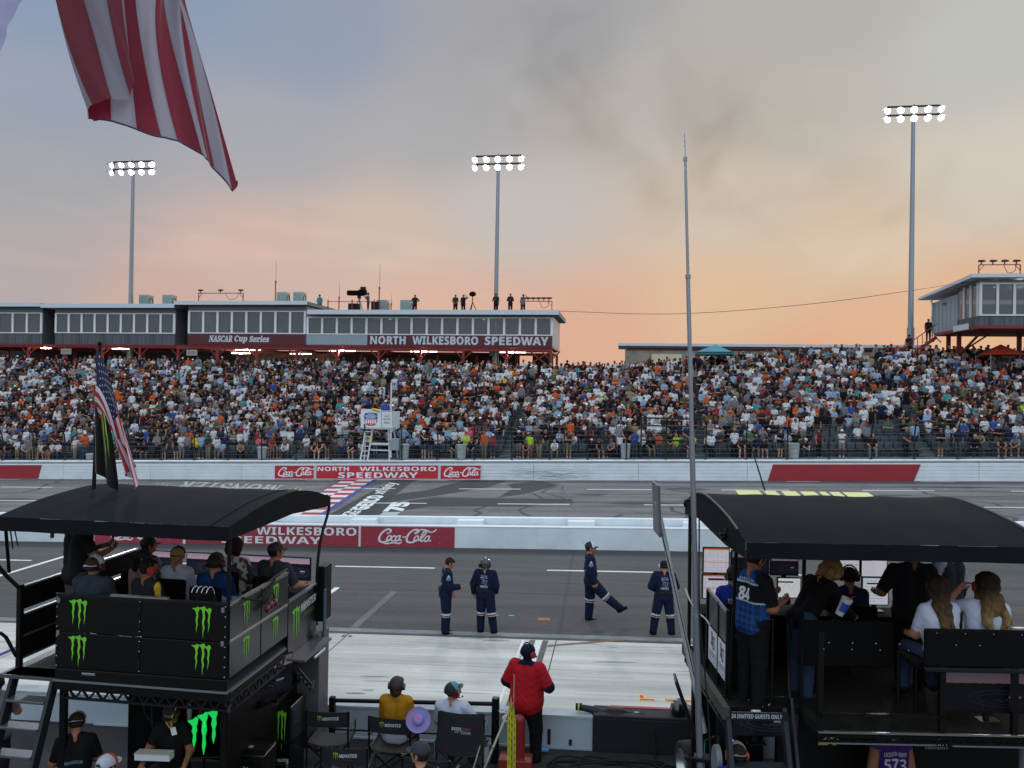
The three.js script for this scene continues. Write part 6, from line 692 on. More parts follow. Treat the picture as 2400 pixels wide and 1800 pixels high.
// under and beside the left cart
const capPrint = decal(clear(256, 64, (x) => txt(x, 'MONSTER', 128, 32, 220, 40, '#6f8a92', 'bold 100px serif')), 0.8);
hero({ label: 'man in black shirt and grey cap beside the stair of the left cart', at: [-6.79, gy(-6.8, -8.9) - 0.03, -8.9], face: Math.PI + 0.5, pose: { pitch: 0.3, fat: 0.3, lean: 0.1, aR: [[-0.3, -0.9, 0.2], [0.4, -0.5, 0.8]], aL: [[0.3, -0.9, 0.2], [-0.4, -0.5, 0.8]] }, wear: { shirt: '#0f1013', skin: '#9c6b55', hair: '#2b2019', untucked: true, sleeve: 0.9 }, cap: { c: '#8d929c', back: true }, prints: [['back_print', 0.2, 0, -0.12, [0, 0, -1], 0.24, 0.06, capPrint]] });
hero({ label: 'man in black shirt with lanyard holding a white box under the left cart', at: [-5.75, gy(-5.8, -9.4), -9.4], face: 0.15, pose: { pitch: 0.35, lean: 0.08, aL: [[0.35, -0.9, 0.3], [0.1, -0.35, 1]], aR: [[-0.35, -0.9, 0.3], [0.1, -0.35, 1]] }, wear: { shirt: '#101114', skin: '#8a5a44', hair: '#17120f', untucked: true }, cap: { c: '#0f1512' } });
{ const t = thing('white_box', 'flat white box held by the man under the left cart', 'box', [-5.78, 0.98, -9.02], 0.1); mesh('lid', rbx(0.46, 0.012, 0.14, 0, 0.045, 0, 0.004), mat(0xa9a59c, 0.6), t); mesh('tray', rbx(0.45, 0.075, 0.13, 0, 0, 0, 0.004), mat(0xc9ced6, 0.6), t); const l = thing('lanyard', 'lanyard with a white pass on the man holding the box', 'lanyard', [-5.72, 1.3, -9.22]); mesh('pass', rbx(0.075, 0.1, 0.006, 0.06, -0.1, 0.02, 0.004).rotateZ(0.3), MT.white, l); mesh('cord', pipe([[-0.07, 0.2, -0.06], [-0.03, 0.05, 0.02], [0.06, -0.05, 0.025], [0.05, 0.06, 0.02], [0.07, 0.2, -0.06]], 0.006, 24, 5), mat(0xb9b04a, 0.8), l); }
hero({ label: 'person in pale grey cap with orange-red side, in front of the left cart', at: [-5.78, gy(-5.8, -8.1) - 0.12, -8.1], face: Math.PI - 0.2, pose: { fat: 0.3 }, wear: { shirt: '#111216', skin: '#a0694f', hair: '#3a241a', untucked: true }, cap: { c: '#9aa0aa', front: '#b5402c', back: false, strap: '#8f96a2' } });
hero({ label: 'person in grey shirt cut by the left edge, leaning on the rail', at: [-8.98, gy(-9, -10.2) - 0.05, -10.1], face: Math.PI + 0.6, pose: { aL: [[0.3, -0.9, 0.3], [-0.5, -0.2, 0.9]], aR: [[-0.3, -0.9, 0.3], [0.5, -0.2, 0.9]] }, wear: { shirt: '#5d6166', skin: '#a06c58', untucked: true } });
{ const t = thing('tool_chest', 'black tool chest with claw emblems below the left cart', 'tool chest', [-4.86, gy(-4.9, -9.7), -9.7], 0.05); mesh('chest_body', rbx(0.62, 0.95, 0.4, 0, 0.52, 0, 0.02), MT.blackGloss, t); mesh('top_tray', [rbx(0.62, 0.03, 0.4, 0, 1.01, 0, 0.01), bx(0.62, 0.04, 0.02, 0, 1.04, 0.19), bx(0.62, 0.04, 0.02, 0, 1.04, -0.19)], MT.black, t); mesh('papers', rbx(0.26, 0.01, 0.06, -0.04, 1.035, 0.06, 0.002), mat(0x76808a, 0.6), t); for (let i = 0; i < 4; i++) mesh('drawer', rbx(0.56, 0.19, 0.01, 0, 0.18 + i * 0.215, 0.203, 0.004), MT.black, t); mesh('emblem', plane(0.16, 0.26, 0.02, 0.72, 0.212), clawMat, t); for (const s of [-1, 1]) mesh('caster', new THREE.CylinderGeometry(0.045, 0.045, 0.03, 12).rotateZ(Math.PI / 2).translate(s * 0.26, 0.03, 0.14), MT.rubber, t); }
{ // monster-branded fridge door panel beside the chairs
  const t = thing('drinks_cooler', 'tall black cooler with a long green claw at the far end of the left cart', 'cooler', [-4.72, gy(-4.7, -10.6), -10.75]); mesh('cooler_body', rbx(0.3, 1.2, 0.5, -0.05, 0.62, 0, 0.02), MT.blackGloss, t); mesh('emblem', plane(0.17, 0.62, -0.05, 0.86, 0.2515), clawMat, t); mesh('wordmark', plane(0.26, 0.1, -0.05, 0.42, 0.2515), wordMat, t); mesh('latch', rbx(0.03, 0.16, 0.04, 0.06, 0.35, 0.27, 0.01), MT.alu, t); }
// flags on the cart pole
function cloth(P, nu, nv, uvf) { const pos = [], uv = [], idx = []; for (let j = 0; j <= nv; j++) for (let i = 0; i <= nu; i++) { pos.push(...P(i / nu, j / nv)); uv.push(...(uvf ? uvf(i / nu, j / nv) : [i / nu, 1 - j / nv])); } for (let j = 0; j < nv; j++) for (let i = 0; i < nu; i++) { const a = j * (nu + 1) + i; idx.push(a, a + nu + 1, a + 1, a + 1, a + nu + 1, a + nu + 2); } const g = new THREE.BufferGeometry(); g.setAttribute('position', new THREE.Float32BufferAttribute(pos, 3)); g.setAttribute('uv', new THREE.Float32BufferAttribute(uv, 2)); g.setIndex(idx); g.computeVertexNormals(); return g; }
const starFlag = canvas(1024, 540, (x, w, h) => { for (let i = 0; i < 13; i++) { x.fillStyle = i % 2 ? '#cfccd4' : '#a5152c'; x.fillRect(0, i * h / 13, w, h / 13 + 1); } x.fillStyle = '#1a2246'; x.fillRect(0, 0, w * 0.4, h * 7 / 13); x.fillStyle = '#cfd2da'; for (let r = 0; r < 9; r++) for (let c = 0; c < (r % 2 ? 5 : 6); c++) { const X = w * 0.4 * ((c + (r % 2 ? 1 : 0.5)) / 6), Y = h * 7 / 13 * (r + 0.8) / 9.6; x.beginPath(); for (let k = 0; k < 10; k++) { const a = k * Math.PI / 5 - Math.PI / 2, R = k % 2 ? 4.5 : 11; x.lineTo(X + Math.cos(a) * R, Y + Math.sin(a) * R); } x.fill(); } });
const clothMat = (cv, o = {}) => new THREE.MeshPhysicalMaterial({ map: tex(cv), roughness: 0.9, transmission: 0.35, thickness: 0, side: THREE.DoubleSide, ...o });
{ const t = thing('flag_pole', 'dark flag pole rising from the left cart canopy', 'flag pole', [-7.47, 2.03, -10.0]); mesh('pole', rod([0, 0, 0], [0.11, 4.2, 0], 0.03, 0.024), MT.black, t); mesh('finial', new THREE.SphereGeometry(0.035, 10, 8).translate(0.11, 4.22, 0), MT.black, t);
  const H = [-7.37, 6.16, -9.98];
  const P = (u, v) => { const hang = u * (1.95 - 0.55 * v), ph = v * 3.4 + u * 0.5; return [H[0] + 0.015 + Math.pow(u, 0.7) * (0.66 - 0.16 * v) + 0.05 * Math.sin(ph * 2.4) * u, H[1] - v * 0.95 * (1 - 0.8 * u) - hang, H[2] + 0.06 + 0.09 * Math.sin(ph * 3.2) * (0.2 + u)]; };
  const f = thing('striped_star_flag', 'limp red, white and blue star flag on the left cart pole', 'flag', [0, 0, 0]); mesh('cloth', cloth(P, 40, 26), clothMat(starFlag), f);
  const bk = canvas(512, 512, (x, w, h) => { x.fillStyle = '#0c0e11'; x.fillRect(0, 0, w, h); claw(x, 150, 60, 240, 380, '#9ac52e'); x.fillStyle = '#6d727a'; x.fillRect(0, 0, 14, h); });
  const P2 = (u, v) => { const ph = u * 5 + v * 0.7; return [-7.4 + u * (0.06 + 0.3 * Math.sqrt(v)) + 0.08 * v + 0.02 * Math.sin(ph * 2), 5.62 - v * 1.2 - u * (0.02 + 0.3 * v), -9.94 + 0.05 * Math.sin(ph * 2.2) * (0.3 + v)]; };
  const f2 = thing('black_claw_flag', 'black flag with green claw hanging below the star flag', 'flag', [0, 0, 0]); mesh('cloth', cloth(P2, 24, 24), clothMat(bk, { transmission: 0.1 }), f2); }
// ---------- dark crew cart on the right (turned a little), with its canopy, screens and people ----------
const RB = [1.3, 0.04, -8.4], RT = 7.5 * D2R;
const rl = (x, y, z) => [RB[0] + x * Math.cos(RT) + z * Math.sin(RT), RB[1] + y, RB[2] - x * Math.sin(RT) + z * Math.cos(RT)];   // cart coordinates to the scene
const luPrint = (bg, fg, w = 256, h = 200) => canvas(w, h, (x) => { if (bg) { x.fillStyle = bg; x.fillRect(0, 0, w, h); } x.font = `bold ${h * 0.5}px serif`; x.lineWidth = h * 0.05; x.strokeStyle = fg; x.strokeText('L', w * 0.3, h * 0.46); x.strokeText('U', w * 0.42, h * 0.55); x.fillStyle = '#7a1f30'; x.fillText('L', w * 0.3, h * 0.46); x.fillText('U', w * 0.42, h * 0.55); txt(x, 'LIBERTY', w / 2, h * 0.74, w * 0.86, h * 0.17, fg, 'bold 100px sans-serif'); txt(x, 'UNIVERSITY', w / 2, h * 0.91, w * 0.86, h * 0.09, fg, '100px serif'); });
const carpet = phys(0x1a1916, 0.98, 0.3, { map: mottle, bumpMap: grain, bumpScale: 0.003 });
{
  const { t, put } = rigged('crew_cart', 'black crew cart with plain dark canopy and monitors, on the right', 'crew cart', RB, RT);
  put('deck', [uvm(bb(0, 0.86, 1.99, 2.06, -2.75, -0.66)), uvm(bb(0.861, 4.3, 1.99, 2.06, -2.75, -0.12))], carpet); put('deck_edge', bb(0.86, 4.3, 2.03, 2.05, -0.118, -0.09), MT.alu); put('front_truss', truss([0.88, 1.985, -0.13], [4.3, 1.985, -0.13], 0.05, 24, 0.009), MT.black); put('light_strip', bb(0.88, 2.1, 1.905, 1.92, -0.15, -0.12), MT.aluDull); put('light_strip', bb(2.3, 4.2, 1.9, 1.915, -0.15, -0.12), MT.aluDull);
  put('side_truss', truss([0.0, 2.0, -0.5], [0.0, 2.0, -2.7], 0.13, 12), MT.steelDark); put('left_edge_beam', uvm(bb(-0.05, 0.02, 1.98, 2.12, -2.7, -0.5)), mat(0x3a3730, 0.6));
  // left guard: rail, dark panels, two white banners
  const banner = mat(0xffffff, 0.6, { map: tex(luPrint('#c3c9d2', '#3a4258', 256, 220)) });
  for (const [z0, z1] of [[-1.78, -1.35], [-1.32, -0.95]]) { put('white_banner', new THREE.BoxGeometry(z1 - z0, 0.42, 0.012).rotateY(-Math.PI / 2).translate(0.1, 2.44, (z0 + z1) / 2), banner); put('guard_panel', bb(0.1, 0.115, 2.68, 3.05, z0, z1), MT.blackGloss); }
  put('guard_rail', bar([0.11, 3.09, -1.9], [0.11, 3.05, -0.96], 0.03, 0.035), MT.alu); for (const z of [-1.9, -1.335, -0.95]) put('guard_post', bb(0.09, 0.13, 2.06, 3.08, z - 0.02, z + 0.02), MT.black); put('post', rod([0.13, 2.0, -0.9], [0.08, 4.15, -0.5], 0.022), MT.black); put('post', rod([0.55, 2.06, -0.68], [0.55, 3.06, -0.68], 0.018), MT.black);
  put('front_box', rbx(0.34, 0.98, 0.03, 0.3, 2.6, -1.02, 0.02), MT.blackMat); put('number_print', plane(0.1, 0.06, 0.26, 2.78, -1.0), decal(clear(64, 40, (x) => txt(x, '24', 32, 20, 54, 32, '#8fb6c0')), 0.6)); put('post', rod([0.05, 2.0, -2.7], [0.05, 4.1, -2.75], 0.025), MT.black); put('post', rod([3.15, 2.0, -2.7], [3.15, 4.1, -2.75], 0.025), MT.black); put('post', rod([1.62, 2.0, -2.65], [1.62, 4.2, -2.6], 0.03), MT.steelDark);
  put('grab_bar', pipe([[-0.12, 3.0, -2.2], [-0.1, 2.9, -2.0], [-0.02, 2.78, -1.9], [0.06, 2.72, -1.8], [0.1, 2.66, -1.75]], 0.014, 20), MT.alu);
  // stair
  const st = new THREE.Group(); st.name = 'stair'; t.add(st); for (const x of [0.02, 0.66]) put('stringer', bar([x, 2.08, -0.62], [x, 0.0, 0.12], 0.05, 0.12), mat(0x23292e, 0.5, { metalness: 0.5 }), st); put('stringer_rail', bar([0.74, 2.2, -0.6], [0.74, 0.0, 0.16], 0.035, 0.05), MT.steelDark, st); for (let i = 0; i < 6; i++) { const y = 1.5 - i * 0.29; put('tread', uvm(rbx(0.6, 0.05, 0.16, 0.34, y, -0.6 + (2.02 - y) * 0.355, 0.008)), mat(0x30373c, 0.5, { metalness: 0.5 }), st); } put('guests_board', new THREE.BoxGeometry(0.66, 0.085, 0.02).translate(0.35, 2.02, -0.52), mat(0xffffff, 0.6, { map: tex(canvas(640, 96, (x, w, h) => { x.fillStyle = '#0c0d12'; x.fillRect(0, 0, w, h); txt(x, '24 INVITED GUESTS ONLY', w * 0.47, h / 2, w * 0.86, h * 0.56, '#b5bac4'); })) }), st); put('handrail', pipe([[0.74, 2.1, -0.62], [0.76, 2.5, -0.75], [0.78, 3.05, -0.72]], 0.02, 16), MT.black, st);
  // bench, seat backs, front rail
  put('seat_back', rbx(1.06, 0.52, 0.06, 1.36, 2.82, -0.62, 0.05), MT.blackMat); put('front_rail_panel', rbx(2.2, 0.4, 0.05, 3.08, 2.96, -0.12, 0.02), phys(0x07090c, 0.8, 0.3)); put('front_rail_edge', rbx(2.2, 0.045, 0.05, 3.08, 2.73, -0.1, 0.01), phys(0x161b20, 0.6, 0.4)); put('bench', rbx(2.3, 0.08, 0.45, 3.1, 2.72, -0.42, 0.03), MT.blackMat); put('rail_cap', bb(2.9, 4.2, 3.165, 3.185, -0.15, -0.1), MT.alu); put('right_rail', bar([3.3, 3.2, -0.3], [4.2, 2.95, -0.25], 0.035), MT.alu);
  for (const x of [0.86, 1.05, 1.95, 2.15]) put('bench_leg', rod([x, 2.06, -0.6], [x, 2.75, -0.6], 0.02), MT.black); put('lower_rail', bb(0.86, 2.2, 2.2, 2.24, -0.14, -0.1), MT.black); for (const x of [0.88, 2.18, 2.95]) put('guard_post', bb(x - 0.03, x + 0.03, 2.05, 3.1, -0.15, -0.1), MT.black); put('bolt_row', [0.95, 1.2, 1.45, 1.7, 2.3, 2.55].map((x) => new THREE.SphereGeometry(0.008, 6, 4).translate(x, 3.0, -0.08)), MT.alu);
  // canopy
  put('rivets', [0.9, 1.2, 1.5, 1.8, 2.1, 2.4, 2.7, 3.0, 3.3, 3.6].map((x) => new THREE.SphereGeometry(0.008, 6, 4).translate(x, 2.93 + (x > 2 ? 0.19 : 0), -0.09)), MT.aluDull); put('cable_run', [pipe([[0.9, 1.98, -0.3], [1.3, 1.86, -0.35], [1.7, 1.95, -0.3], [2.2, 1.84, -0.35], [2.6, 1.96, -0.3]], 0.012, 40, 5), pipe([[0.14, 1.95, -0.9], [0.2, 1.5, -0.85], [0.15, 0.9, -0.86], [0.3, 0.4, -0.8]], 0.012, 24, 5)], MT.rubber);
  const pr = [[0.1, 4.09], [-0.2, 4.16], [-0.6, 4.24], [-1.2, 4.31], [-1.77, 4.335], [-2.3, 4.26], [-2.85, 4.05]], cp = put('canopy', canopyGeo(0, 3.2, pr), canopyMat); put('front_valance', (() => { const g = new THREE.PlaneGeometry(3.2, 0.17, 30, 3), p = g.attributes.position; for (let i = 0; i < p.count; i++) p.setZ(i, 0.012 * Math.sin(p.getX(i) * 6) * (0.5 - p.getY(i) / 0.17)); g.computeVertexNormals(); return g.translate(1.6, 4.005, 0.105); })(), canopyMat, cp); put('rear_valance', plane(3.2, 0.15, 1.6, 3.97, -2.855), canopyMat, cp);
  for (const x of [0, 3.2]) { const s = new THREE.Shape(), c = new THREE.CatmullRomCurve3(pr.map(([z, y]) => V(0, y, z)), false, 'catmullrom', 0.5); s.moveTo(0.1, 3.92); for (let i = 0; i <= 20; i++) { const p = c.getPoint(i / 20); s.lineTo(p.z, p.y); } s.lineTo(-2.85, 3.9); s.lineTo(-2.1, 3.98); s.lineTo(-0.7, 3.9); put('side_valance', new THREE.ShapeGeometry(s).rotateY(-Math.PI / 2).translate(x, 0, 0), canopyMat, cp); put('edge_binding', pipe(pr.slice(1).map(([z, y]) => [x, y + 0.006, z]), 0.014, 24, 6), mat(0x55524c, 0.8), cp); }
  put('roof_lettering', plane(1.9, 0.36).rotateX(-Math.PI / 2 - 0.1).rotateY(Math.PI).translate(1.35, 4.325, -2.02), decal(clear(640, 120, (x) => { x.fillStyle = '#d8d48a'; [[10, 120], [140, 50], [200, 36], [250, 70], [335, 70], [425, 60], [500, 110]].forEach(([a, w]) => { x.beginPath(); x.moveTo(a, 8); x.lineTo(a + w, 8); x.lineTo(a + w - 12, 112); x.lineTo(a - 6, 112); x.fill(); }); }), 0.7), cp);
  put('canopy_camera', [rbx(0.09, 0.07, 0.06, -0.05, 4.02, -0.62, 0.02), rod([-0.06, 4.0, -0.6], [-0.06, 4.0, -0.54], 0.028), bar([0, 4.12, -0.62], [-0.04, 4.02, -0.62], 0.015)], MT.black); put('hook', new THREE.TorusGeometry(0.05, 0.016, 8, 16, 4.6).translate(-0.12, 4.16, -2.1), MT.black);
  // lower cabinet wall, side drums, cables
  put('cabinet_wall', uvm(bb(0.95, 4.3, 0.0, 1.95, -1.75, -1.65)), MT.black); put('inner_wall', uvm(bb(0.0, 0.95, 0.0, 1.95, -2.3, -2.2)), MT.blackMat); put('side_drum', new THREE.CylinderGeometry(0.17, 0.17, 0.06, 24).rotateZ(Math.PI / 2).scale(1, 1.25, 0.9).translate(-0.02, 1.32, -0.85), MT.galv); put('side_drum', new THREE.CylinderGeometry(0.17, 0.17, 0.06, 24).rotateZ(Math.PI / 2).scale(1, 1.2, 0.9).translate(0.0, 0.75, -0.85), MT.galv); put('corner_post', bb(0.02, 0.14, 0.0, 1.98, -1.05, -0.9), MT.black); put('corner_post', bb(0.88, 0.94, 0.0, 1.98, -0.9, -0.75), MT.black);
  put('yellow_number', plane(0.28, 0.22, 1.6, 1.3, -1.645), decal(clear(128, 96, (x) => { x.transform(1, 0, -0.12, 1, 8, 0); txt(x, '24', 62, 48, 110, 82, '#b4b42c', 'bold 100px sans-serif', ['#b4b42c', 6]); }), 0.6)); put('university_emblem', plane(0.34, 0.32, 2.96, 1.32, -1.645), decal(luPrint(null, '#a9b2ba', 256, 240), 0.6));
  put('white_tank', [new THREE.CylinderGeometry(0.09, 0.09, 0.5, 16).translate(3.35, 1.55, -0.5), new THREE.SphereGeometry(0.09, 12, 8).translate(3.35, 1.8, -0.5)], mat(0x6d7880, 0.5)); put('red_hose', pipe([[0.1, 1.35, -0.8], [0.2, 1.18, -0.72], [0.34, 1.05, -0.7], [0.45, 1.08, -0.72]], 0.012, 18, 5), mat(0xa83a30, 0.6));
  put('status_lights', [0.08, 0.12, 0.16].map((x) => new THREE.SphereGeometry(0.007, 6, 5).translate(x, 1.6, -0.84)), new THREE.MeshStandardMaterial({ color: 0x111122, emissive: 0x5a6cff, emissiveIntensity: 3 }));
  put('console', [rbx(3.0, 0.06, 0.5, 1.6, 2.64, -2.45, 0.02), bb(0.1, 3.1, 2.06, 2.6, -2.68, -2.62)], MT.blackMat);
}
const rmon = (label, x, y, z, w, h, m) => monitor(label, rl(x, y - h / 2 - 0.1, z), w, h, m, RT, 'monitors on the right cart');
rmon('bright data monitor, upper left corner of the right cart', 0.36, 3.33, -2.5, 0.34, 0.33, dataScreen); rmon('bright data monitor, lower left corner of the right cart', 0.36, 2.965, -2.52, 0.34, 0.32, dataScreen); rmon('dark track-view monitor behind the man in the blue shirt', 0.84, 3.3, -2.54, 0.5, 0.3, dimScreen); rmon('dark track-view monitor behind the number-84 jersey', 1.3, 3.28, -2.5, 0.36, 0.26, dimScreen); rmon('bright monitor with a green graph behind the number-84 jersey', 1.36, 2.975, -2.48, 0.3, 0.26, scr(canvas(256, 200, (x, w, h) => { x.fillStyle = '#d2d6d8'; x.fillRect(0, 0, w, h); x.strokeStyle = '#7fb06a'; x.lineWidth = 3; x.beginPath(); for (let i = 0; i < w; i += 6) x.lineTo(i, 110 + 40 * Math.sin(i * 0.05) - i * 0.2); x.stroke(); x.fillStyle = '#9aa'; for (let i = 0; i < 10; i++) x.fillRect(0, 60 + i * 14, w, 1); }), 0.7)); rmon('bright data monitor above the seated navy shirt', 2.17, 3.32, -2.52, 0.32, 0.22, dataScreen); rmon('bright monitor left of the black T-shirt, upper one', 2.53, 3.26, -2.5, 0.34, 0.22, scr(canvas(128, 96, (x, w, h) => { x.fillStyle = '#c9c9d6'; x.fillRect(0, 0, w, h); x.fillStyle = '#a9887c'; x.fillRect(0, 0, 50, 6); x.fillStyle = '#aab'; for (let i = 0; i < 6; i++) x.fillRect(10, 20 + i * 12, 60, 2); }), 0.7)); rmon('bright monitor left of the black T-shirt, lower one', 2.54, 2.95, -2.48, 0.34, 0.36, scr(canvas(128, 128, (x, w, h) => { x.fillStyle = '#c4c9d4'; x.fillRect(0, 0, w, h); x.fillStyle = '#8f95a4'; for (let i = 0; i < 8; i++) x.fillRect(8, 14 + i * 14, 40 + rnd() * 60, 2); }), 0.7));
rmon('large dim screen behind the stair, under the right cart', 0.46, 1.84, -0.95, 0.9, 0.44, dimScreen); rmon('wide dim screen on the front of the right cart, below the two women', 2.72, 2.46, -0.22, 0.98, 0.42, scr(screenCv, 0.16));
// people on the right cart (floor at 2.06)
const RF = 2.06, rp = (x, z, y = RF) => rl(x, y, z);
const plaid = (g, t, p) => { if (!['torso', 'pelvis'].includes(g)) return null; const y = p[1]; if (y > 1.12 && y < 1.34) return p[1] > 1.325 || p[1] < 1.135 ? '#a9b4c0' : '#0d1016'; const a = Math.sin(p[0] * 90) > 0.4 || Math.sin(y * 90) > 0.4; return a ? '#1d3f74' : '#132c55'; };
const n84 = decal(clear(128, 128, (x) => { x.transform(1, 0, -0.1, 1, 6, 0); txt(x, '84', 60, 64, 100, 92, '#c3c8ce', 'bold 100px sans-serif', ['#c3c8ce', 4]); }), 0.8), namePrint = decal(clear(128, 48, (x) => txt(x, 'JOHNSON', 64, 24, 116, 30, '#8fa8c4', 'bold 100px serif')), 0.8);
const man84 = hero({ label: 'standing man in black T-shirt and blue-and-black jersey numbered 84, right cart', at: rp(0.36, -0.82), face: Math.PI - 0.95, pose: { pitch: 0.35, fat: 0.5, aR: [[-0.2, -1, 0.25], [0.35, 0.05, 1]], aL: [[0.15, -0.9, 0.45], [-0.35, 0.1, 1]] }, scale: 1.05, wear: { shirt: '#101318', pants: '#0d0e11', skin: '#94604a', hair: '#2a1d16', sleeve: 0.95, loose: 0.026, untucked: true, shoes: '#0e0e10', paint: plaid }, prints: [['number_print', 0.28, 0, -0.13, [0.1, 0, -1], 0.2, 0.2, n84], ['name_print', 0.43, 0, -0.12, [0.1, 0, -1], 0.24, 0.07, namePrint]] });
{ const { t, F } = man84, a = F.J.anL, b = F.J.anR; for (const q of [a, b]) { mesh('shoe_sole', rbx(0.115, 0.045, 0.34, q[0], q[1] - 0.088, q[2] + 0.06, 0.014), MT.white, t); mesh('shoe_tick', pipe([[q[0] - 0.05, q[1] - 0.03, q[2]], [q[0] - 0.054, q[1] - 0.055, q[2] + 0.05], [q[0] - 0.044, q[1] - 0.03, q[2] + 0.14]], 0.006, 12, 5), MT.white, t); } }
hero({ label: 'seated man in royal blue crew shirt with dark headset, right cart', at: rp(0.45, -1.85), pose: crouchSit({ fat: 0.3, yaw: 0.45 }), wear: { shirt: '#1a2f86', skin: '#8a5d4a', hair: '#2a211c', untucked: true, sleeve: 0.9, bald: false }, headset: { c: '#15161a' }, prints: [['back_print', 0.3, 0, -0.12, [0, 0, -1], 0.26, 0.16, decal(clear(200, 120, (x) => { txt(x, 'LU', 50, 40, 60, 60, '#7a2a44', 'bold 100px serif', ['#c9cdd6', 8]); txt(x, 'LIBERTY', 130, 84, 130, 24, '#a9b0c6', 'bold 100px serif'); }), 0.8)]] });
hero({ label: 'person in black jacket with curly blond hair bending forward, right cart', at: rp(1.05, -1.1), face: Math.PI - 1.1, pose: { lean: 0.62, pitch: 0.85, aR: [[-0.2, -0.9, 0.5], [0.3, -0.5, 0.8]], aL: [[0.2, -0.9, 0.5], [-0.3, -0.5, 0.8]] }, wear: { shirt: '#0c0d10', pants: '#2c3a50', skin: '#8f6048', hair: '#7d6038', sleeve: 2, loose: 0.03, untucked: true, shoes: '#1c1c1e' }, hair: [[[0.05, 0, -0.03], [0.03, 0, 0.02], 0.12, 0.118], [[-0.02, 0.06, -0.05], [-0.1, 0.07, -0.03], 0.07, 0.05], [[-0.02, -0.06, -0.05], [-0.1, -0.07, -0.03], 0.07, 0.05], [[0.05, 0.03, 0.06], [0.02, 0.06, 0.08], 0.07, 0.05]] });
hero({ label: 'seated man in navy shirt with headset in the middle of the right cart', at: rp(1.95, -1.9), pose: crouchSit({ fat: 0.2 }), wear: { shirt: '#131a33', skin: '#83594a', hair: '#1b1714', untucked: true, sleeve: 0.9 }, headset: { c: '#1b1d20', over: true } });
hero({ label: 'standing broad man in black T-shirt, right cart', at: rp(2.44, -1.3), face: Math.PI + 0.1, scale: 1.06, pose: { fat: 0.6, sw: 1.15, aL: [[0.45, -0.9, 0.15], [-0.15, -0.3, 1]], aR: [[-0.5, -0.9, 0.1], [0.1, -0.75, 0.7]] }, wear: { shirt: '#0d0f13', pants: '#0b0c0f', skin: '#6e4a3c', hair: '#17120f', untucked: true, sleeve: 0.95, loose: 0.022 } });
hero({ label: 'standing man in dark jacket with grey sleeve at the back of the right cart', at: rp(3.2, -1.85), face: Math.PI + 0.5, scale: 1.05, pose: { fat: 0.2, aL: [[0.4, -0.9, 0.1], [-0.2, -0.8, 0.6]] }, wear: { shirt: '#1d2026', pants: '#15171b', skin: '#8a5d4a', sleeve: 2, loose: 0.02, untucked: true, paint: (g) => (g === 'uarm' ? '#7f838e' : null) } });
const girl = (o) => ({ ...crouchSit({ hip: 0.68, sw: 0.86, ...o }) });
hero({ label: 'woman in white T-shirt with straight brown hair seated at the front of the right cart', at: rp(2.3, -0.36, RF + 0.06), scale: 1.05, face: Math.PI + 0.15, pose: girl({ side: 0.06 }), wear: { shirt: '#b3b8cb', pants: '#2c3a50', skin: '#a06f58', hair: '#2a2016', hair2: '#5a4831', untucked: true, sleeve: 0.8, loose: 0.014 }, hair: [[[0.04, 0, -0.03], [0.0, 0, -0.03], 0.112, 0.11], [[0.0, 0, -0.06], [-0.2, 0, -0.1], 0.095, 0.075], [[-0.15, 0.03, -0.1], [-0.42, -0.02, -0.15], 0.07, 0.035], [[-0.15, -0.05, -0.1], [-0.4, -0.1, -0.13], 0.05, 0.022], [[-0.02, -0.08, 0.0], [-0.25, -0.1, -0.03], 0.04, 0.025]] });
hero({ label: 'woman in white T-shirt with long wavy light hair, hand to her red headset', at: rp(2.78, -0.38, RF + 0.07), scale: 1.07, face: Math.PI - 0.2, pose: girl({ yaw: 0.25, side: -0.04, aL: [[0.75, -0.3, 0.5], [-0.55, 0.85, -0.1]] }), wear: { shirt: '#b3b8cb', pants: '#2c3a50', skin: '#a8745c', hair: '#221811', hair2: '#7d6642', untucked: true, sleeve: 0.8, loose: 0.014 }, headset: { c: '#7d1a26', over: false }, hair: [[[0.045, 0, -0.03], [0.0, 0, -0.03], 0.116, 0.114], [[0.0, 0.02, -0.06], [-0.2, -0.02, -0.11], 0.1, 0.085], [[-0.15, -0.06, -0.1], [-0.3, -0.13, -0.14], 0.065, 0.05], [[-0.3, -0.13, -0.14], [-0.45, -0.08, -0.15], 0.05, 0.028], [[-0.15, 0.04, -0.11], [-0.33, 0.06, -0.15], 0.06, 0.045], [[-0.33, 0.06, -0.15], [-0.47, 0.0, -0.15], 0.045, 0.02], [[-0.1, -0.1, -0.05], [-0.35, -0.19, -0.08], 0.045, 0.03], [[-0.02, 0.08, 0], [-0.22, 0.1, -0.03], 0.04, 0.022]] });
[['white strap across the back of the straight-haired woman', 2.24, -0.28, '#3b3534'], ['pale strap across the back of the wavy-haired woman', 2.74, -0.31, '#8d8c92']].forEach(([l, x, z, c]) => { const p = rp(x, z, 2.06), t = thing('bag_strap', l, 'strap', p, RT); mesh('strap', pipe([[-0.12, 0.86, 0.045], [0.0, 1.0, 0.06], [0.1, 1.13, 0.03]], 0.012, 14, 5), mat(new THREE.Color(c), 0.7), t); mesh('buckle', rbx(0.04, 0.05, 0.012, -0.02, 0.98, 0.075, 0.004), MT.white, t); });
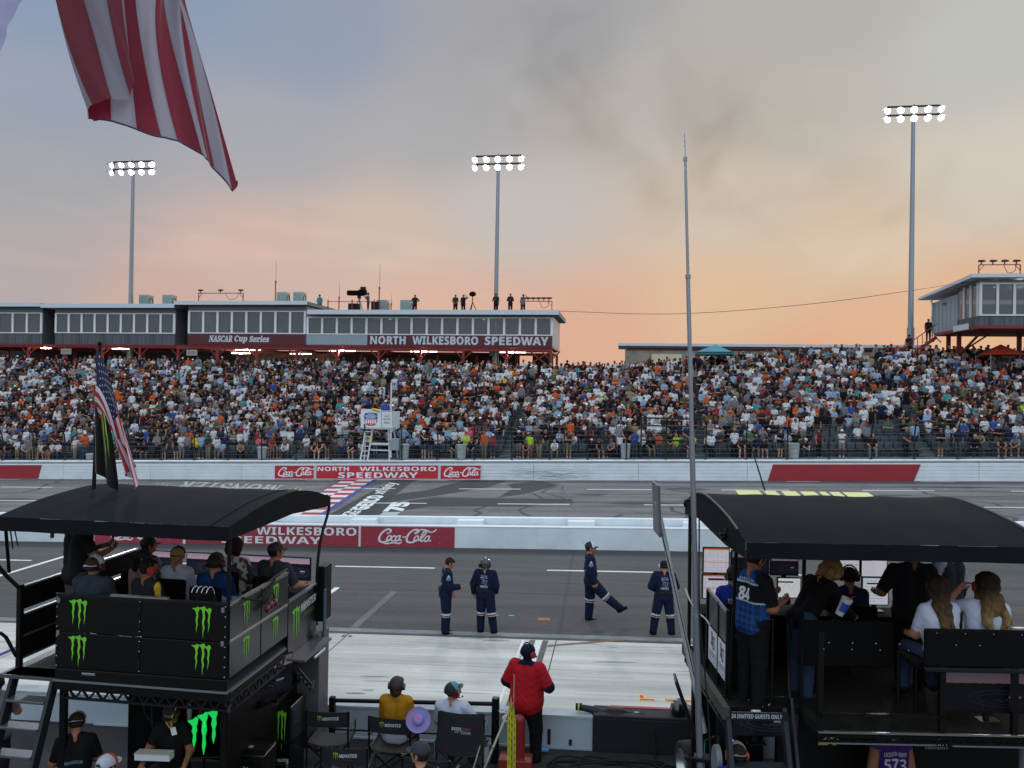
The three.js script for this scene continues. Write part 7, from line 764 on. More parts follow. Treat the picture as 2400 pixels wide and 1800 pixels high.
{ const t = thing('drink_cup', 'blue and white paper cup with straw tilted over the seat back', 'cup', rl(1.32, 3.12, -0.72), 0); t.rotation.set(0.15, 0, -0.4); mesh('cup_body', new THREE.CylinderGeometry(0.062, 0.045, 0.2, 20).translate(0, 0.1, 0), mat(0xa9b0ba, 0.5), t); mesh('blue_label', new THREE.CylinderGeometry(0.0615, 0.052, 0.11, 20, 1, true, -0.9, 2.2).scale(1.01, 1, 1.01).translate(0, 0.11, 0), mat(0x24458f, 0.5), t); mesh('lid', new THREE.CylinderGeometry(0.064, 0.064, 0.015, 20).translate(0, 0.207, 0), mat(0xb9b4ae, 0.5), t); mesh('straw', rod([0.01, 0.2, 0], [0.05, 0.27, 0.01], 0.006), mat(0xa82a2a, 0.5), t); }
deckSeat('black deck seat under the seated navy shirt, right cart', rp(1.95, -1.8)[0], rp(1.95, -1.8)[2], RF + 0.04); deckSeat('black deck seat under the blue crew shirt, right cart', rp(0.45, -1.75)[0], rp(0.45, -1.75)[2], RF + 0.04);
// below the right cart
hero({ label: 'man in royal blue shirt with grey cap and red headset below the right cart', at: [rl(0.13, 0, -0.55)[0], gy(1.4, -9) - 0.02, rl(0.13, 0, -0.55)[2]], pose: { pitch: 0.15 }, wear: { shirt: '#1a2a86', skin: '#8f5f4b', hair: '#2a1f19', untucked: true, sleeve: 0.9 }, cap: { c: '#7d8084', back: true, strap: '#9a9da0' }, headset: { c: '#9c2224' } });
const vestPrint = decal(clear(256, 256, (x) => { txt(x, 'LICENSED VIDEO', 128, 52, 226, 40, '#a9a4b4'); txt(x, '573', 128, 160, 220, 130, '#a9a4b4'); }), 0.8);
hero({ label: 'person in purple video vest numbered 573 under the right cart', at: [rl(2.17, 0, -1.2)[0], gy(3.5, -9.8), rl(2.17, 0, -1.2)[2]], face: Math.PI + RT, pose: { fat: 0.2, pitch: 0.2 }, wear: { shirt: '#3a1f5e', pants: '#0f1013', skin: '#8a5d4a', sleeve: 0.15, untucked: true }, prints: [['vest_print', 0.27, 0, -0.12, [0, 0, -1], 0.3, 0.3, vestPrint]] });
// telescopic mast and pit board on its pole
{ const t = thing('telescopic_mast', 'tall grey telescopic mast clamped to the right cart, leaning slightly', 'mast', [0.92, gy(0.9, -8), -8.0]); const A = (y) => [-0.0765 - (y - 1.884) * 0.0375, y, 0]; let y0 = 0; [[3.4, 0.033], [5.2, 0.027], [6.85, 0.022], [8.05, 0.016], [8.3, 0.008]].forEach(([y1, r], i) => { mesh('tube_section', rod([i ? A(y0)[0] : 0.0, y0, 0], A(y1), r, r, 12), mat(0x8a9099, 0.4, { metalness: 0.7 }), t); if (i < 4) mesh('collar', rod(A(y1 - 0.03), A(y1 + 0.01), r + 0.006, r + 0.006, 12), MT.aluDull, t); y0 = y1; }); mesh('cable', pipe([[0.05, 1.2, 0.02], [0.0, 2.4, 0.03], [-0.1, 3.4, 0.03], [-0.12, 4.4, 0.03]], 0.008, 30, 5), MT.rubber, t); mesh('clamp', [rbx(0.16, 0.05, 0.12, -0.05, 1.95, -0.02, 0.015), rod([-0.2, 1.95, 0], [-0.1, 1.95, 0], 0.012), new THREE.SphereGeometry(0.03, 10, 8).translate(-0.2, 1.95, 0)], MT.black, t);
  const s = thing('pit_board', 'pit board on a shiny pole leaning beside the mast, seen edge-on', 'pit board', [1.05, 1.6, -9.5]); mesh('pole', rod([0, 0, 0], [-0.6, 2.75, 0], 0.034, 0.028, 12), mat(0xb9bdc0, 0.35, { metalness: 0.45 }), s); mesh('board', rbx(0.03, 0.62, 0.5, 0, 0, 0, 0.01).rotateY(0.1).rotateZ(0.04).translate(-0.6, 2.66, -0.05), mat(0x4d5459, 0.4), s); mesh('cord', pipe([[-0.02, 0.2, 0.03], [-0.16, 0.8, 0.03], [-0.28, 1.3, 0.03], [-0.42, 1.9, 0.03], [-0.55, 2.4, 0.03]], 0.006, 30, 5), MT.rubber, s); mesh('lower_board', rbx(0.03, 0.7, 0.3, -0.12, 0.35, -0.05, 0.01).rotateZ(0.35), MT.black, s);
  const a = thing('whip_antenna', 'thin dark whip antenna leaning above the right cart canopy', 'antenna', rl(1.0, 4.2, -2.3)); mesh('whip', rod([0, 0, 0], [-0.25, 0.78, 0], 0.012, 0.008), MT.steelDark, a); mesh('tip', new THREE.SphereGeometry(0.018, 8, 6).translate(-0.25, 0.79, 0), MT.redSteel, a); mesh('base', new THREE.CylinderGeometry(0.03, 0.035, 0.04, 10), MT.black, a); }
// ---------- pit crew on the pit road ----------
const cg = (x, z) => [x, gy(x, z), z];
const kneePad = (g, t, p, F) => { const q = suitPaint(g, t, p); if (q) return q; if (g === 'shin' && t > 0.16 && t < 0.36) return '#0e1016'; return null; };
const c1 = hero({ label: 'bareheaded crewman in navy suit looking down at his wrist, leftmost on pit road', at: cg(-4.05, -17.86), face: Math.PI / 2 + 0.35, scale: 1.05, pose: { pitch: 0.5, lean: 0.06, jacket: 0.012, aR: [[-0.15, -1, 0.12], [0.35, -0.15, 1]], aL: [[0.15, -1, 0.05], [-0.05, -0.9, 0.45]], lL: [[0.04, -1, 0.06], [0, -1, -0.05]], lR: [[-0.02, -1, 0.02], [0, -1, -0.02]] }, wear: { ...suit, hair: '#2a1c14' }, prints: [['sleeve_print', 0.37, -0.22, 0, [-1, 0, 0], 0.11, 0.15, sleevePrint], ['back_print', 0.27, 0, -0.12, [0, 0, -1], 0.24, 0.3, backPrint]] });
const c2 = hero({ label: 'crewman in navy suit and black helmet seen from behind, second from left on pit road', at: cg(-3.12, -18.0), face: Math.PI - 0.15, scale: 1.02, pose: { yaw: 0.55, lean: -0.03, jacket: 0.015, sw: 1.06, aL: [[0.42, -0.95, 0.05], [0.0, -1, 0.2]], aR: [[-0.25, -1, 0.1], [0.2, -0.7, 0.65]], lL: [[0.04, -1, 0.02], [-0.02, -1, -0.04]], lR: [[-0.16, -1, -0.02], [-0.16, -1, -0.02]] }, wear: { ...suit, paint: kneePad }, helmet: [0x131519, '#8f9a3a'], prints: crewPrints() });
const c3 = hero({ label: 'tall crewman in navy suit and black-and-white cap kicking one leg forward', at: cg(-0.68, -19.1), face: Math.PI / 2 + 0.12, scale: 1.14, pose: { lean: -0.04, jacket: 0.012, aR: [[-0.12, -1, 0.0], [0.05, -0.95, 0.35]], aL: [[0.15, -1, -0.1], [0, -1, 0.2]], lR: [[-0.02, -0.72, 0.7], [0, -0.62, 0.78]], lL: [[0.03, -1, 0.0], [0.0, -1, -0.06]], fR: [0, 0.55, 1] }, wear: { ...suit, beard: true, hair: '#2b211b', gloves: true }, cap: { c: '#15171b', front: '#b9bec4', brim: '#16181c' }, prints: [['sleeve_print', 0.37, -0.22, 0, [-1, 0, 0], 0.11, 0.15, sleevePrint], ['back_print', 0.27, 0, -0.12, [0, 0, -1], 0.22, 0.3, backPrint]] });
const c4 = hero({ label: 'crewman in navy suit standing feet apart beside the pit board pole', at: cg(1.05, -18.25), face: Math.PI + 0.12, scale: 1.0, pose: { yaw: -0.15, jacket: 0.015, sw: 1.06, aL: [[0.38, -0.95, 0.1], [-0.55, -0.55, 0.75]], aR: [[-0.38, -0.95, 0.1], [0.55, -0.55, 0.75]], lL: [[0.2, -1, 0.02], [0.14, -1, -0.03]], lR: [[-0.14, -1, 0.02], [-0.1, -1, -0.03]], pitch: 0.2 }, wear: { ...suit, hair: '#201813', paint: kneePad }, headset: { c: '#c3c7cc', over: false }, prints: crewPrints() });
for (const { t, F } of [c1, c2, c4]) { mesh('tool_belt', [rbx(0.34, 0.06, 0.04, F.J.hip[0], 0.99, F.J.hip[2] - 0.13, 0.015), rbx(0.09, 0.1, 0.05, F.J.hip[0] - 0.08, 0.98, F.J.hip[2] - 0.14, 0.015), rbx(0.06, 0.09, 0.04, F.J.hip[0] + 0.09, 0.98, F.J.hip[2] - 0.14, 0.012)], MT.rubber, t); }
// ---------- people by the service wall ----------
hero({ label: 'stout man in red jacket and navy balaclava with red headset, standing at the wall', at: cg(-1.38, -11.86), face: Math.PI - 0.3, scale: 1.04, wrinkle: 0.003, pose: { yaw: -0.35, fat: 0.9, sw: 1.12, jacket: 0.05, aL: [[0.5, -0.9, -0.05], [-0.6, -0.6, 0.5]], aR: [[-0.55, -0.85, 0.05], [0.5, -0.35, 0.9]], lL: [[0.12, -1, 0.0], [0.02, -1, -0.02]], lR: [[-0.14, -1, 0.03], [-0.02, -1, -0.04]] }, wear: { shirt: '#9c1620', pants: '#0c0d10', skin: '#a3705c', sleeve: 2, loose: 0.04, untucked: true, shoes: '#0e0e10', balaclava: '#10142a', paint: (g, t, p) => { if (g === 'farm' && t < 0.34) return t > 0.06 && t < 0.12 ? '#8d141d' : '#131319'; if (g === 'uarm' && t > 0.92) return '#131319'; if (g === 'neck' || (g === 'torso' && p[1] > 1.42)) return '#10142a'; if (g === 'thigh' && p[1] > 0.8) return '#8d141d'; return null; } }, headset: { c: '#9c1c24', over: true, aerial: true } });
hero({ label: 'person in mustard yellow shirt and brown cap with headset, seated on a director chair', at: [-3.24, gy(-3.2, -11.1), -11.08], pose: crouchSit({ hip: 0.7, fat: 0.4, lean: 0.02 }), wear: { shirt: '#9a6c14', pants: '#2a2422', skin: '#8f624e', hair: '#2e221b', sleeve: 1.6, untucked: true, loose: 0.022, paint: (g, t, p) => (g === 'pelvis' ? '#9fa3b4' : null) }, cap: { c: '#2f2824', tip: -0.25 }, headset: { c: '#2a1a18' }, hair: [[[0.0, 0, -0.04], [-0.07, 0, -0.05], 0.1, 0.085]] });
const backTee = decal(clear(256, 128, (x) => { txt(x, 'DOUBLE TROUBLE', 128, 40, 230, 50, '#4c2a2c', 'bold 100px serif', ['#8d3a36', 3]); txt(x, 'RACING', 128, 96, 150, 36, '#3a3a44', 'bold 100px serif'); }), 0.8);
hero({ label: 'man in white T-shirt with teal cap and red headset, seated looking right', at: [-2.38, gy(-2.4, -11.1), -11.1], face: Math.PI - 0.1, pose: crouchSit({ hip: 0.64, fat: 0.5, yaw: -0.95, side: 0.05, sw: 1.08, aR: [[-0.65, -0.75, 0.2], [-0.1, -0.4, 1]] }), wear: { shirt: '#aeb2c4', pants: '#20242c', skin: '#a3705c', hair: '#2a1f1a', beard: true, untucked: true, sleeve: 0.9, loose: 0.02 }, cap: { c: '#17191d', front: '#3d7f93', brim: '#5a5348', tip: -0.35 }, headset: { c: '#4d1416' }, prints: [['shirt_print', 0.27, 0, -0.12, [0, 0, -1], 0.34, 0.17, backTee]] });
const crewTee = decal(clear(200, 120, (x) => { txt(x, 'VICTORY', 100, 80, 130, 34, '#8fa6ae', 'bold 100px serif'); x.strokeStyle = '#8fa6ae'; x.lineWidth = 4; x.strokeRect(20, 50, 160, 52); claw(x, 84, 8, 30, 40, '#4f9a44'); }), 0.8);
hero({ label: 'man in black T-shirt and dark cap looking left, nearest the camera at the bottom', at: [-2.2, gy(-2.2, -8.6) - 0.02, -8.6], face: Math.PI, scale: 1.0, pose: { yaw: 1.25, fat: 0.3 }, wear: { shirt: '#0f1115', pants: '#101114', skin: '#a87660', hair: '#2a211c', untucked: true, sleeve: 0.9 }, cap: { c: '#23262a' }, prints: [['back_print', 0.3, 0, -0.12, [0, 0, -1], 0.22, 0.14, crewTee]] });
// ---------- chairs ----------
const chairFabric = mat(0x0e1116, 0.85, { bumpMap: weave, bumpScale: 0.0008 }), seatFabric = mat(0x3c3836, 0.9, { bumpMap: weave, bumpScale: 0.0008 });
function directorChair(label, x, z, turn, lift = 0) {
  const t = thing('director_chair', label, 'chair', [x, gy(x, z), z], turn, 'director chairs by the wall'), sH = 0.58 + lift, W = 0.31;
  const b = mesh('back_panel', (() => { const g = new THREE.BoxGeometry(0.66, 0.22, 0.012, 10, 1, 1), p = g.attributes.position; for (let i = 0; i < p.count; i++) p.setZ(i, p.getZ(i) + 0.04 * (p.getX(i) / 0.33) ** 2 * -1 + 0.03); g.computeVertexNormals(); return g.translate(0, sH + 0.36, 0.26); })(), chairFabric, t); mesh('back_print', plane(0.36, 0.11, 0.02, sH + 0.37, 0.3), chairPrint, t);
  mesh('seat', (() => { const g = new THREE.BoxGeometry(0.58, 0.012, 0.42, 10, 1, 6), p = g.attributes.position; for (let i = 0; i < p.count; i++) p.setY(i, p.getY(i) - 0.05 * (1 - (p.getX(i) / 0.29) ** 2)); g.computeVertexNormals(); return g.translate(0, sH, 0.02); })(), seatFabric, t);
  for (const s of [-1, 1]) { mesh('back_post', rod([s * W, sH - 0.04, 0.24], [s * W, sH + 0.48, 0.26], 0.014), MT.black, t); mesh('armrest', rbx(0.05, 0.025, 0.46, s * W, sH + 0.2, 0.03, 0.01), MT.black, t); mesh('arm_post', pipe([[s * W, sH, -0.16], [s * W, sH + 0.14, -0.2], [s * W, sH + 0.2, -0.14]], 0.012, 12), MT.steelDark, t); mesh('side_rail', bar([s * W, sH, -0.2], [s * W, sH, 0.24], 0.024), MT.black, t); mesh('foot_rail', bar([s * W, 0.02, -0.22], [s * W, 0.02, 0.24], 0.024), MT.black, t); mesh('upright', rod([s * W, 0.02, 0.2], [s * W, sH, 0.2], 0.012), MT.black, t); }
  for (const zz of [-0.18, 0.22]) { mesh('leg', bar([-W, 0.03, zz], [W, sH - 0.02, zz], 0.022), MT.black, t); mesh('leg', bar([W, 0.03, zz + 0.02], [-W, sH - 0.02, zz + 0.02], 0.022), MT.black, t); } mesh('foot_rest', bar([-W, 0.24, -0.24], [W, 0.24, -0.24], 0.03), MT.steelDark, t); return t;
}
directorChair('empty black director chair beside the left cart, with grey seat', -4.22, -11.05, 0.1, 0.0); directorChair('empty black director chair, lower, in front of the first empty one', -3.6, -10.1, 0.08, -0.06); directorChair('black director chair under the person in the mustard shirt', -3.24, -11.05, -0.03, -0.05); directorChair('black director chair behind the man in the dark cap', -2.36, -9.75, -0.05, 0.02);
{ const t = thing('camp_chair', 'black folding camp chair with sponsor print under the man in the white T-shirt', 'chair', [-2.2, gy(-2.2, -10.9), -10.95]);
  mesh('back_sling', cloth((u, v) => [-0.32 + 0.64 * u + (u - 0.5) * 0.1 * v, 1.1 - 0.55 * v + 0.02 * Math.abs(u - 0.5), 0.1 + 0.1 * v + 0.05 * (1 - (2 * u - 1) ** 2)], 12, 10), mat(0x0c0e12, 0.85, { side: THREE.DoubleSide, bumpMap: weave, bumpScale: 0.0008 }), t); mesh('sponsor_print', plane(0.3, 0.12, 0.02, 0.88, 0.205), decal(clear(256, 110, (x) => { txt(x, 'EXIDE', 70, 30, 120, 40, '#b9bec6', 'bold 100px sans-serif'); x.fillStyle = '#6d3a6a'; x.fillRect(140, 14, 100, 32); txt(x, 'RACING', 190, 30, 90, 22, '#2a1a2c'); txt(x, 'TITAN', 180, 76, 120, 36, '#9aa2ac', 'bold 100px sans-serif'); x.fillStyle = '#9aa2ac'; x.fillRect(50, 60, 60, 5); x.fillRect(40, 74, 60, 5); }), 0.8), t);
  mesh('seat_sling', cloth((u, v) => [-0.34 + 0.68 * u, 0.56 - 0.05 * Math.sin(u * Math.PI), 0.2 - 0.5 * v], 10, 6), mat(0x0c0e12, 0.85, { side: THREE.DoubleSide }), t); for (const s of [-1, 1]) { mesh('arm_pocket', cloth((u, v) => [s * (0.36 + 0.04 * Math.sin(u * 3)), 0.68 - 0.22 * v - 0.06 * u, 0.22 - 0.3 * u], 8, 5), mat(0x8f949a, 0.85, { side: THREE.DoubleSide }), t); mesh('back_post', rod([s * 0.34, 0.05, 0.25], [s * 0.33, 1.1, 0.1], 0.014), MT.black, t); mesh('leg', rod([s * 0.34, 0.02, 0.26], [-s * 0.3, 0.6, 0.22], 0.012), MT.black, t); mesh('leg', rod([s * 0.34, 0.02, -0.3], [-s * 0.3, 0.6, -0.26], 0.012), MT.black, t); } }
{ const t = thing('sun_hat', 'tie-dyed pink and blue wide-brimmed hat hung on a chair', 'hat', [-2.78, 0.98, -10.62]); t.rotation.set(1.1, 0.2, -0.3); t.scale.setScalar(0.85); const hm = mat(0xffffff, 0.9, { map: dataTex(128, 128, (u, v) => { const n = fbm(u * 5, v * 5, 3), m = sstep(0.38, 0.6, n); return [0.72 * m + 0.55 * (1 - m), 0.55 * m + 0.63 * (1 - m), 0.74 * m + 0.82 * (1 - m)]; }, true) }); mesh('brim', new THREE.LatheGeometry([[0.09, 0], [0.14, -0.005], [0.2, 0.03], [0.205, 0.033]].map((p) => new THREE.Vector2(...p)), 32), mat(0xc9cede, 0.9, { side: THREE.DoubleSide, map: hm.map }), t); mesh('crown', new THREE.LatheGeometry([[0.095, 0], [0.09, 0.05], [0.075, 0.09], [0.03, 0.1], [0, 0.085]].map((p) => new THREE.Vector2(...p)), 24), mat(0xe6c3dc, 0.9, { map: hm.map }), t); }
// rail, post, pole, banner, extinguisher
{ const t = thing('black_rail', 'black pipe rail along the service wall ending in a square post', 'rail'); mesh('rail_pipe', rod([-4.55, 0.66, -11.8], [-1.84, 0.8, -11.8], 0.032, 0.032, 12), MT.black, t); mesh('lower_rail', rod([-4.55, 0.2, -11.8], [-1.84, 0.3, -11.8], 0.015), MT.black, t); mesh('end_post', rbx(0.11, 1.0, 0.11, -1.84, 0.44, -11.7, 0.015), MT.black, t); mesh('mid_post', rbx(0.09, 0.85, 0.09, -4.5, 0.3, -11.8, 0.015), MT.black, t); mesh('cable_clips', pipe([[-1.78, 0.75, -11.66], [-1.7, 0.8, -11.64], [-1.66, 0.72, -11.66], [-1.72, 0.66, -11.64], [-1.66, 0.6, -11.66]], 0.014, 24, 6), MT.white, t);
  const p = thing('pale_pole', 'long pale pole leaning past the red-jacketed man to the ground', 'pole', [-1.95, gy(-1.9, -10.8), -10.75]); mesh('shaft', rod([-0.05, -0.02, 0.05], [0.45, 1.2, -0.3], 0.02, 0.016, 10), mat(0xb3ab96, 0.5), p); mesh('collar', rod([0.2, 0.59, -0.125], [0.215, 0.625, -0.135], 0.026), MT.aluDull, p);
  const b = thing('yellow_banner', 'folded yellow banner with black slots standing behind the pale pole', 'banner', [-1.42, gy(-1.4, -10.3), -10.35]); const bm = mat(0xffffff, 0.7, { side: THREE.DoubleSide, map: tex(canvas(64, 512, (x, w, h) => { x.fillStyle = '#b9b61f'; x.fillRect(0, 0, w, h); x.fillStyle = '#1a1a12'; for (let i = 0; i < 14; i++) for (let c = 0; c < 2; c++) { x.beginPath(); x.ellipse(18 + c * 28, 40 + i * 36 + c * 14, 4, 13, 0.05, 0, 7); x.fill(); } })) }); for (const [dx, a, h] of [[0, 0.1, 1.55], [0.045, 0.5, 1.48]]) mesh('banner_leaf', cloth((u, v) => [dx + (u - 0.5) * 0.07 * Math.min(1, v * 6), h * (1 - v), (u - 0.5) * 0.06 * (dx ? 1 : -1) + 0.012 * Math.sin(v * 9)], 4, 20), bm, b); mesh('stick', rod([0.02, 0, -0.01], [0.04, 1.85, -0.01], 0.008), mat(0x8f8a70, 0.6), b);
  const e = thing('jack_stand', 'red fuel jack stand behind the legs of the red-jacketed man', 'stand', [-1.5, gy(-1.5, -11.6), -11.55]); mesh('base_plate', rbx(0.5, 0.18, 0.3, 0, 0.09, 0, 0.02), mat(0x7a2620, 0.6), e); mesh('column', new THREE.CylinderGeometry(0.09, 0.09, 0.55, 16).translate(0.05, 0.45, 0), mat(0x7d1c1c, 0.5), e); mesh('cap', new THREE.SphereGeometry(0.09, 14, 8).translate(0.05, 0.73, 0), mat(0x7d1c1c, 0.5), e);
  const s = thing('broom', 'thin grey stick with pale head beside the camp chair', 'stick', [-1.95, gy(-1.9, -10.5), -10.5]); mesh('shaft', rod([-0.12, 0.05, 0], [0.12, 0.98, -0.4], 0.014), MT.aluDull, s); mesh('head', rbx(0.12, 0.03, 0.08, -0.11, 0.22, 0.0, 0.01), mat(0xb5b3a8, 0.7), s);
  const bt = thing('blue_bottle', 'crumpled pale blue bottle on the ground by the wall', 'bottle', [-1.06, gy(-1, -12), -12.1]); bt.rotation.set(0, 0.5, 1.3); mesh('bottle_body', new THREE.LatheGeometry([[0, 0], [0.035, 0.005], [0.034, 0.12], [0.014, 0.16], [0.014, 0.18], [0, 0.18]].map((q) => new THREE.Vector2(...q)), 14).translate(0, 0, 0), mat(0x4f8fc0, 0.3), bt); mesh('cap', new THREE.CylinderGeometry(0.016, 0.016, 0.02, 10).translate(0, 0.19, 0), MT.white, bt); bt.position.y += 0.036; }
// air gun, hose, helmet and wheel on the right of the wall
{ const y = gy(0, -12.4) + 0.575, t = thing('air_wrench', 'air wrench with yellow-ringed socket lying on the service wall', 'air wrench', [-0.4, y - 0.04, -12.42]); mesh('socket', [new THREE.CylinderGeometry(0.055, 0.06, 0.1, 18).rotateZ(Math.PI / 2).translate(-0.2, 0.06, 0)], MT.black, t); mesh('yellow_ring', new THREE.TorusGeometry(0.058, 0.012, 8, 20).rotateY(Math.PI / 2).translate(-0.2, 0.06, 0), mat(0xb9c22a, 0.5), t); mesh('gun_body', [rod([-0.15, 0.05, 0], [0.12, 0.02, 0], 0.05, 0.06, 14), rbx(0.08, 0.1, 0.06, 0.05, -0.02, 0.03, 0.02)], MT.steelDark, t); mesh('handle', [rod([0.12, 0.02, 0], [0.3, 0.05, 0.02], 0.028), rbx(0.26, 0.11, 0.1, 0.38, 0.05, 0.02, 0.03)], mat(0x3a3428, 0.7), t); mesh('fitting', rod([0.5, 0.05, 0.02], [0.72, 0.02, 0.06], 0.018), MT.black, t);
  const h = thing('air_hose', 'black air hose coiled on the ground below the covered wall', 'hose'); const g0 = (x, z, k = 0) => [x, gy(x, z) + 0.025 + k * 0.02, z]; const pts = [[0.3, y + 0.0, -12.4], [0.5, y - 0.02, -12.3], [0.58, y - 0.3, -12.16], [0.6, y - 0.55, -12.1], g0(0.55, -11.95)]; for (let i = 0; i < 40; i++) { const a = -0.6 + i * 0.62, R = 0.62 + 0.14 * Math.sin(i * 1.7), cx = 0.0 + 0.28 * Math.sin(i * 0.45); pts.push(g0(cx + Math.cos(a) * R * 1.25, -11.62 + Math.sin(a) * R * 0.42, i % 3)); } mesh('hose', pipe(pts, 0.017, 420, 7), MT.rubber, h); mesh('coupling', rod([0.28, y, -12.4], [0.36, y, -12.39], 0.024), MT.aluDull, h);
  const m = thing('pit_helmet', 'black pit helmet numbered 24 resting on the covered wall', 'helmet', [0.98, y + 0.12, -12.4], -0.5); const hm = new THREE.MeshPhysicalMaterial({ color: 0x101418, roughness: 0.3, clearcoat: 0.7 }); mesh('shell', new THREE.SphereGeometry(0.15, 28, 18, 0.9, Math.PI * 2 - 1.8, 0, Math.PI * 0.74).scale(1.08, 1, 0.92).rotateY(-Math.PI / 2 - 0.9 + 0.9), hm, m); mesh('brow', new THREE.SphereGeometry(0.15, 20, 8, -0.92, 1.84, 0, Math.PI * 0.38).scale(1.08, 1, 0.92).rotateY(-Math.PI / 2), hm, m); mesh('peak', brimGeo.clone().scale(1.2, 1, 1.1).translate(0, 0.03, 0.03).rotateY(Math.PI / 2), hm, m); mesh('number_print', plane(0.07, 0.06).rotateY(-0.35 + 0.5).translate(-0.045, 0.02, 0.142), decal(clear(64, 56, (x) => txt(x, '24', 32, 28, 54, 44, '#b4b92a', 'bold 100px sans-serif')), 0.5), m);
  const w = thing('racing_wheel', 'silver racing wheel with black tyre standing by the right cart', 'wheel', [1.06, gy(1.06, -11.2) + 0.34, -11.2], 0.25); mesh('tyre', new THREE.LatheGeometry([[0.22, -0.13], [0.3, -0.15], [0.34, -0.12], [0.345, 0], [0.34, 0.12], [0.3, 0.15], [0.22, 0.13]].map((p) => new THREE.Vector2(...p)), 36).rotateZ(Math.PI / 2), MT.rubber, w); mesh('rim', new THREE.LatheGeometry([[0.0, 0.02], [0.08, 0.03], [0.16, 0.0], [0.2, 0.06], [0.225, 0.14], [0.235, 0.145], [0.225, -0.13]].map((p) => new THREE.Vector2(...p)), 30).rotateZ(Math.PI / 2), MT.alu, w);
  const cl = thing('coiled_air_line', 'teal coiled air line hanging beside the mast', 'air line', [1.02, gy(1, -9.2), -9.2]); const cp = [[0, 1.6, 0], [0.01, 0.95, 0]]; for (let i = 0; i < 70; i++) cp.push([0.04 * Math.cos(i * 0.8), 0.8 - i * 0.009, 0.04 * Math.sin(i * 0.8)]); mesh('line', pipe(cp, 0.006, 300, 5), mat(0x1f7a78, 0.5), cl); mesh('hook', rod([0, 1.6, 0], [0.12, 1.66, 0], 0.012), MT.black, cl); }
for (const [x, z, l] of [[-6.2, -10.0, 'under the left cart, by the man with the white box'], [-6.55, -10.5, 'under the left cart, deeper in']]) { const t = thing('spare_tyre', 'black racing tyre standing ' + l, 'tyre', [x, gy(x, z) + 0.34, z], 1.2, 'tyres under the left cart'); mesh('tyre_tread', new THREE.TorusGeometry(0.25, 0.1, 12, 30).scale(1, 1, 1.4), MT.rubber, t); mesh('rim', new THREE.CylinderGeometry(0.17, 0.17, 0.18, 20).rotateX(Math.PI / 2), MT.steelDark, t); }
{ const t = thing('parts_trolley', 'cluttered parts trolley with hoses and bottles under the left cart', 'trolley', [-6.05, gy(-6, -9.9), -10.35]); mesh('frame', [bx(0.03, 1.1, 0.03, -0.3, 0.55, 0.2), bx(0.03, 1.1, 0.03, 0.3, 0.55, 0.2), bx(0.63, 0.03, 0.42, 0, 1.08, 0), bx(0.63, 0.03, 0.42, 0, 0.7, 0)], MT.steelDark, t); for (let i = 0; i < 6; i++) mesh('bottle', new THREE.LatheGeometry([[0, 0], [0.035, 0], [0.035, 0.14], [0.012, 0.19], [0.012, 0.22], [0, 0.22]].map((p) => new THREE.Vector2(...p)), 10).translate(-0.24 + i * 0.09, 1.1, rr(-0.1, 0.15)), [MT.white, MT.steelDark, MT.redSteel][i % 3], t); mesh('hose', pipe([[-0.2, 1.1, 0.2], [-0.28, 0.85, 0.26], [-0.05, 0.75, 0.28], [0.1, 0.95, 0.25], [0.25, 1.08, 0.18]], 0.018, 30, 6), MT.rubber, t); }
// ---------- people on the roof and in the flag stand ----------
const small = (label, at, si, hat, w, turn = 0, sc = 1) => { const m = new THREE.Mesh(crowdColored(crowdGeo[si][hat * 2], w), personMat); m.name = numbered('person'); m.castShadow = m.receiveShadow = true; m.position.set(...at); m.rotation.y = turn; m.scale.setScalar(sc); scene.add(m); tag(m, label, 'person', 'people above the crowd'); };
const RY = 12.03, rz = -65; const dk = { shirt: '#1d2026', pants: '#16181c', skin: '#8a5c48', hair: '#1c1512', cap: '#15161a', untucked: true };
small('person in teal shirt on the long roof beside the cup series box', [-26.6, RY, rz], 2, 1, { ...dk, shirt: '#1f7f86' }); small('camera operator in grey shirt behind the broadcast camera', [-22.2, RY + 0.2, rz - 0.2], 3, 1, { ...dk, shirt: '#55595e' }, -1.4); small('person in dark clothes alone in the middle of the long roof', [-17.9, RY, rz], 6, 0, dk); small('person in dark clothes left of the one with hands behind head', [-14.3, RY, rz], 2, 0, { ...dk, shirt: '#2a2c31' });
small('person with elbows raised beside the covered camera tripod', [-13.6, RY, rz], 4, 0, { ...dk, shirt: '#17191d' }); small('person standing in front of the middle floodlight pole', [-10.75, RY, rz], 5, 1, dk, 0, 1.05); small('person in dark jacket right of the middle floodlight pole', [-9.5, RY, rz], 0, 0, { ...dk, sleeve: 2 }, 0, 1.05); small('person in grey shirt shading eyes at the right end of the roof', [-8.4, RY, rz], 4, 1, { ...dk, shirt: '#7d828a' });
{ const fy = SL * -14.8 + 1.6 + 1.98; small('person in dark suit at the left of the flag stand', [-15.45, fy, -46.2], 1, 0, { ...dk, shirt: '#141a30', sleeve: 2 }); small('person in black with camera in the middle of the flag stand', [-14.95, fy, -45.9], 3, 1, { ...dk, shirt: '#15161a' }); small('flag person in blue sleeves and white cap, right of the flag stand', [-14.4, fy, -45.9], 5, 1, { ...dk, shirt: '#2a4a9c', cap: '#c3c8ce', sleeve: 2 }, 0.3); }
small('person in dark clothes on the red stairs by the right suite', [20.9, 8.4, -60], 2, 1, dk); small('person in dark clothes higher on the red stairs', [22.3, 9.6, -60.2], 1, 0, dk);
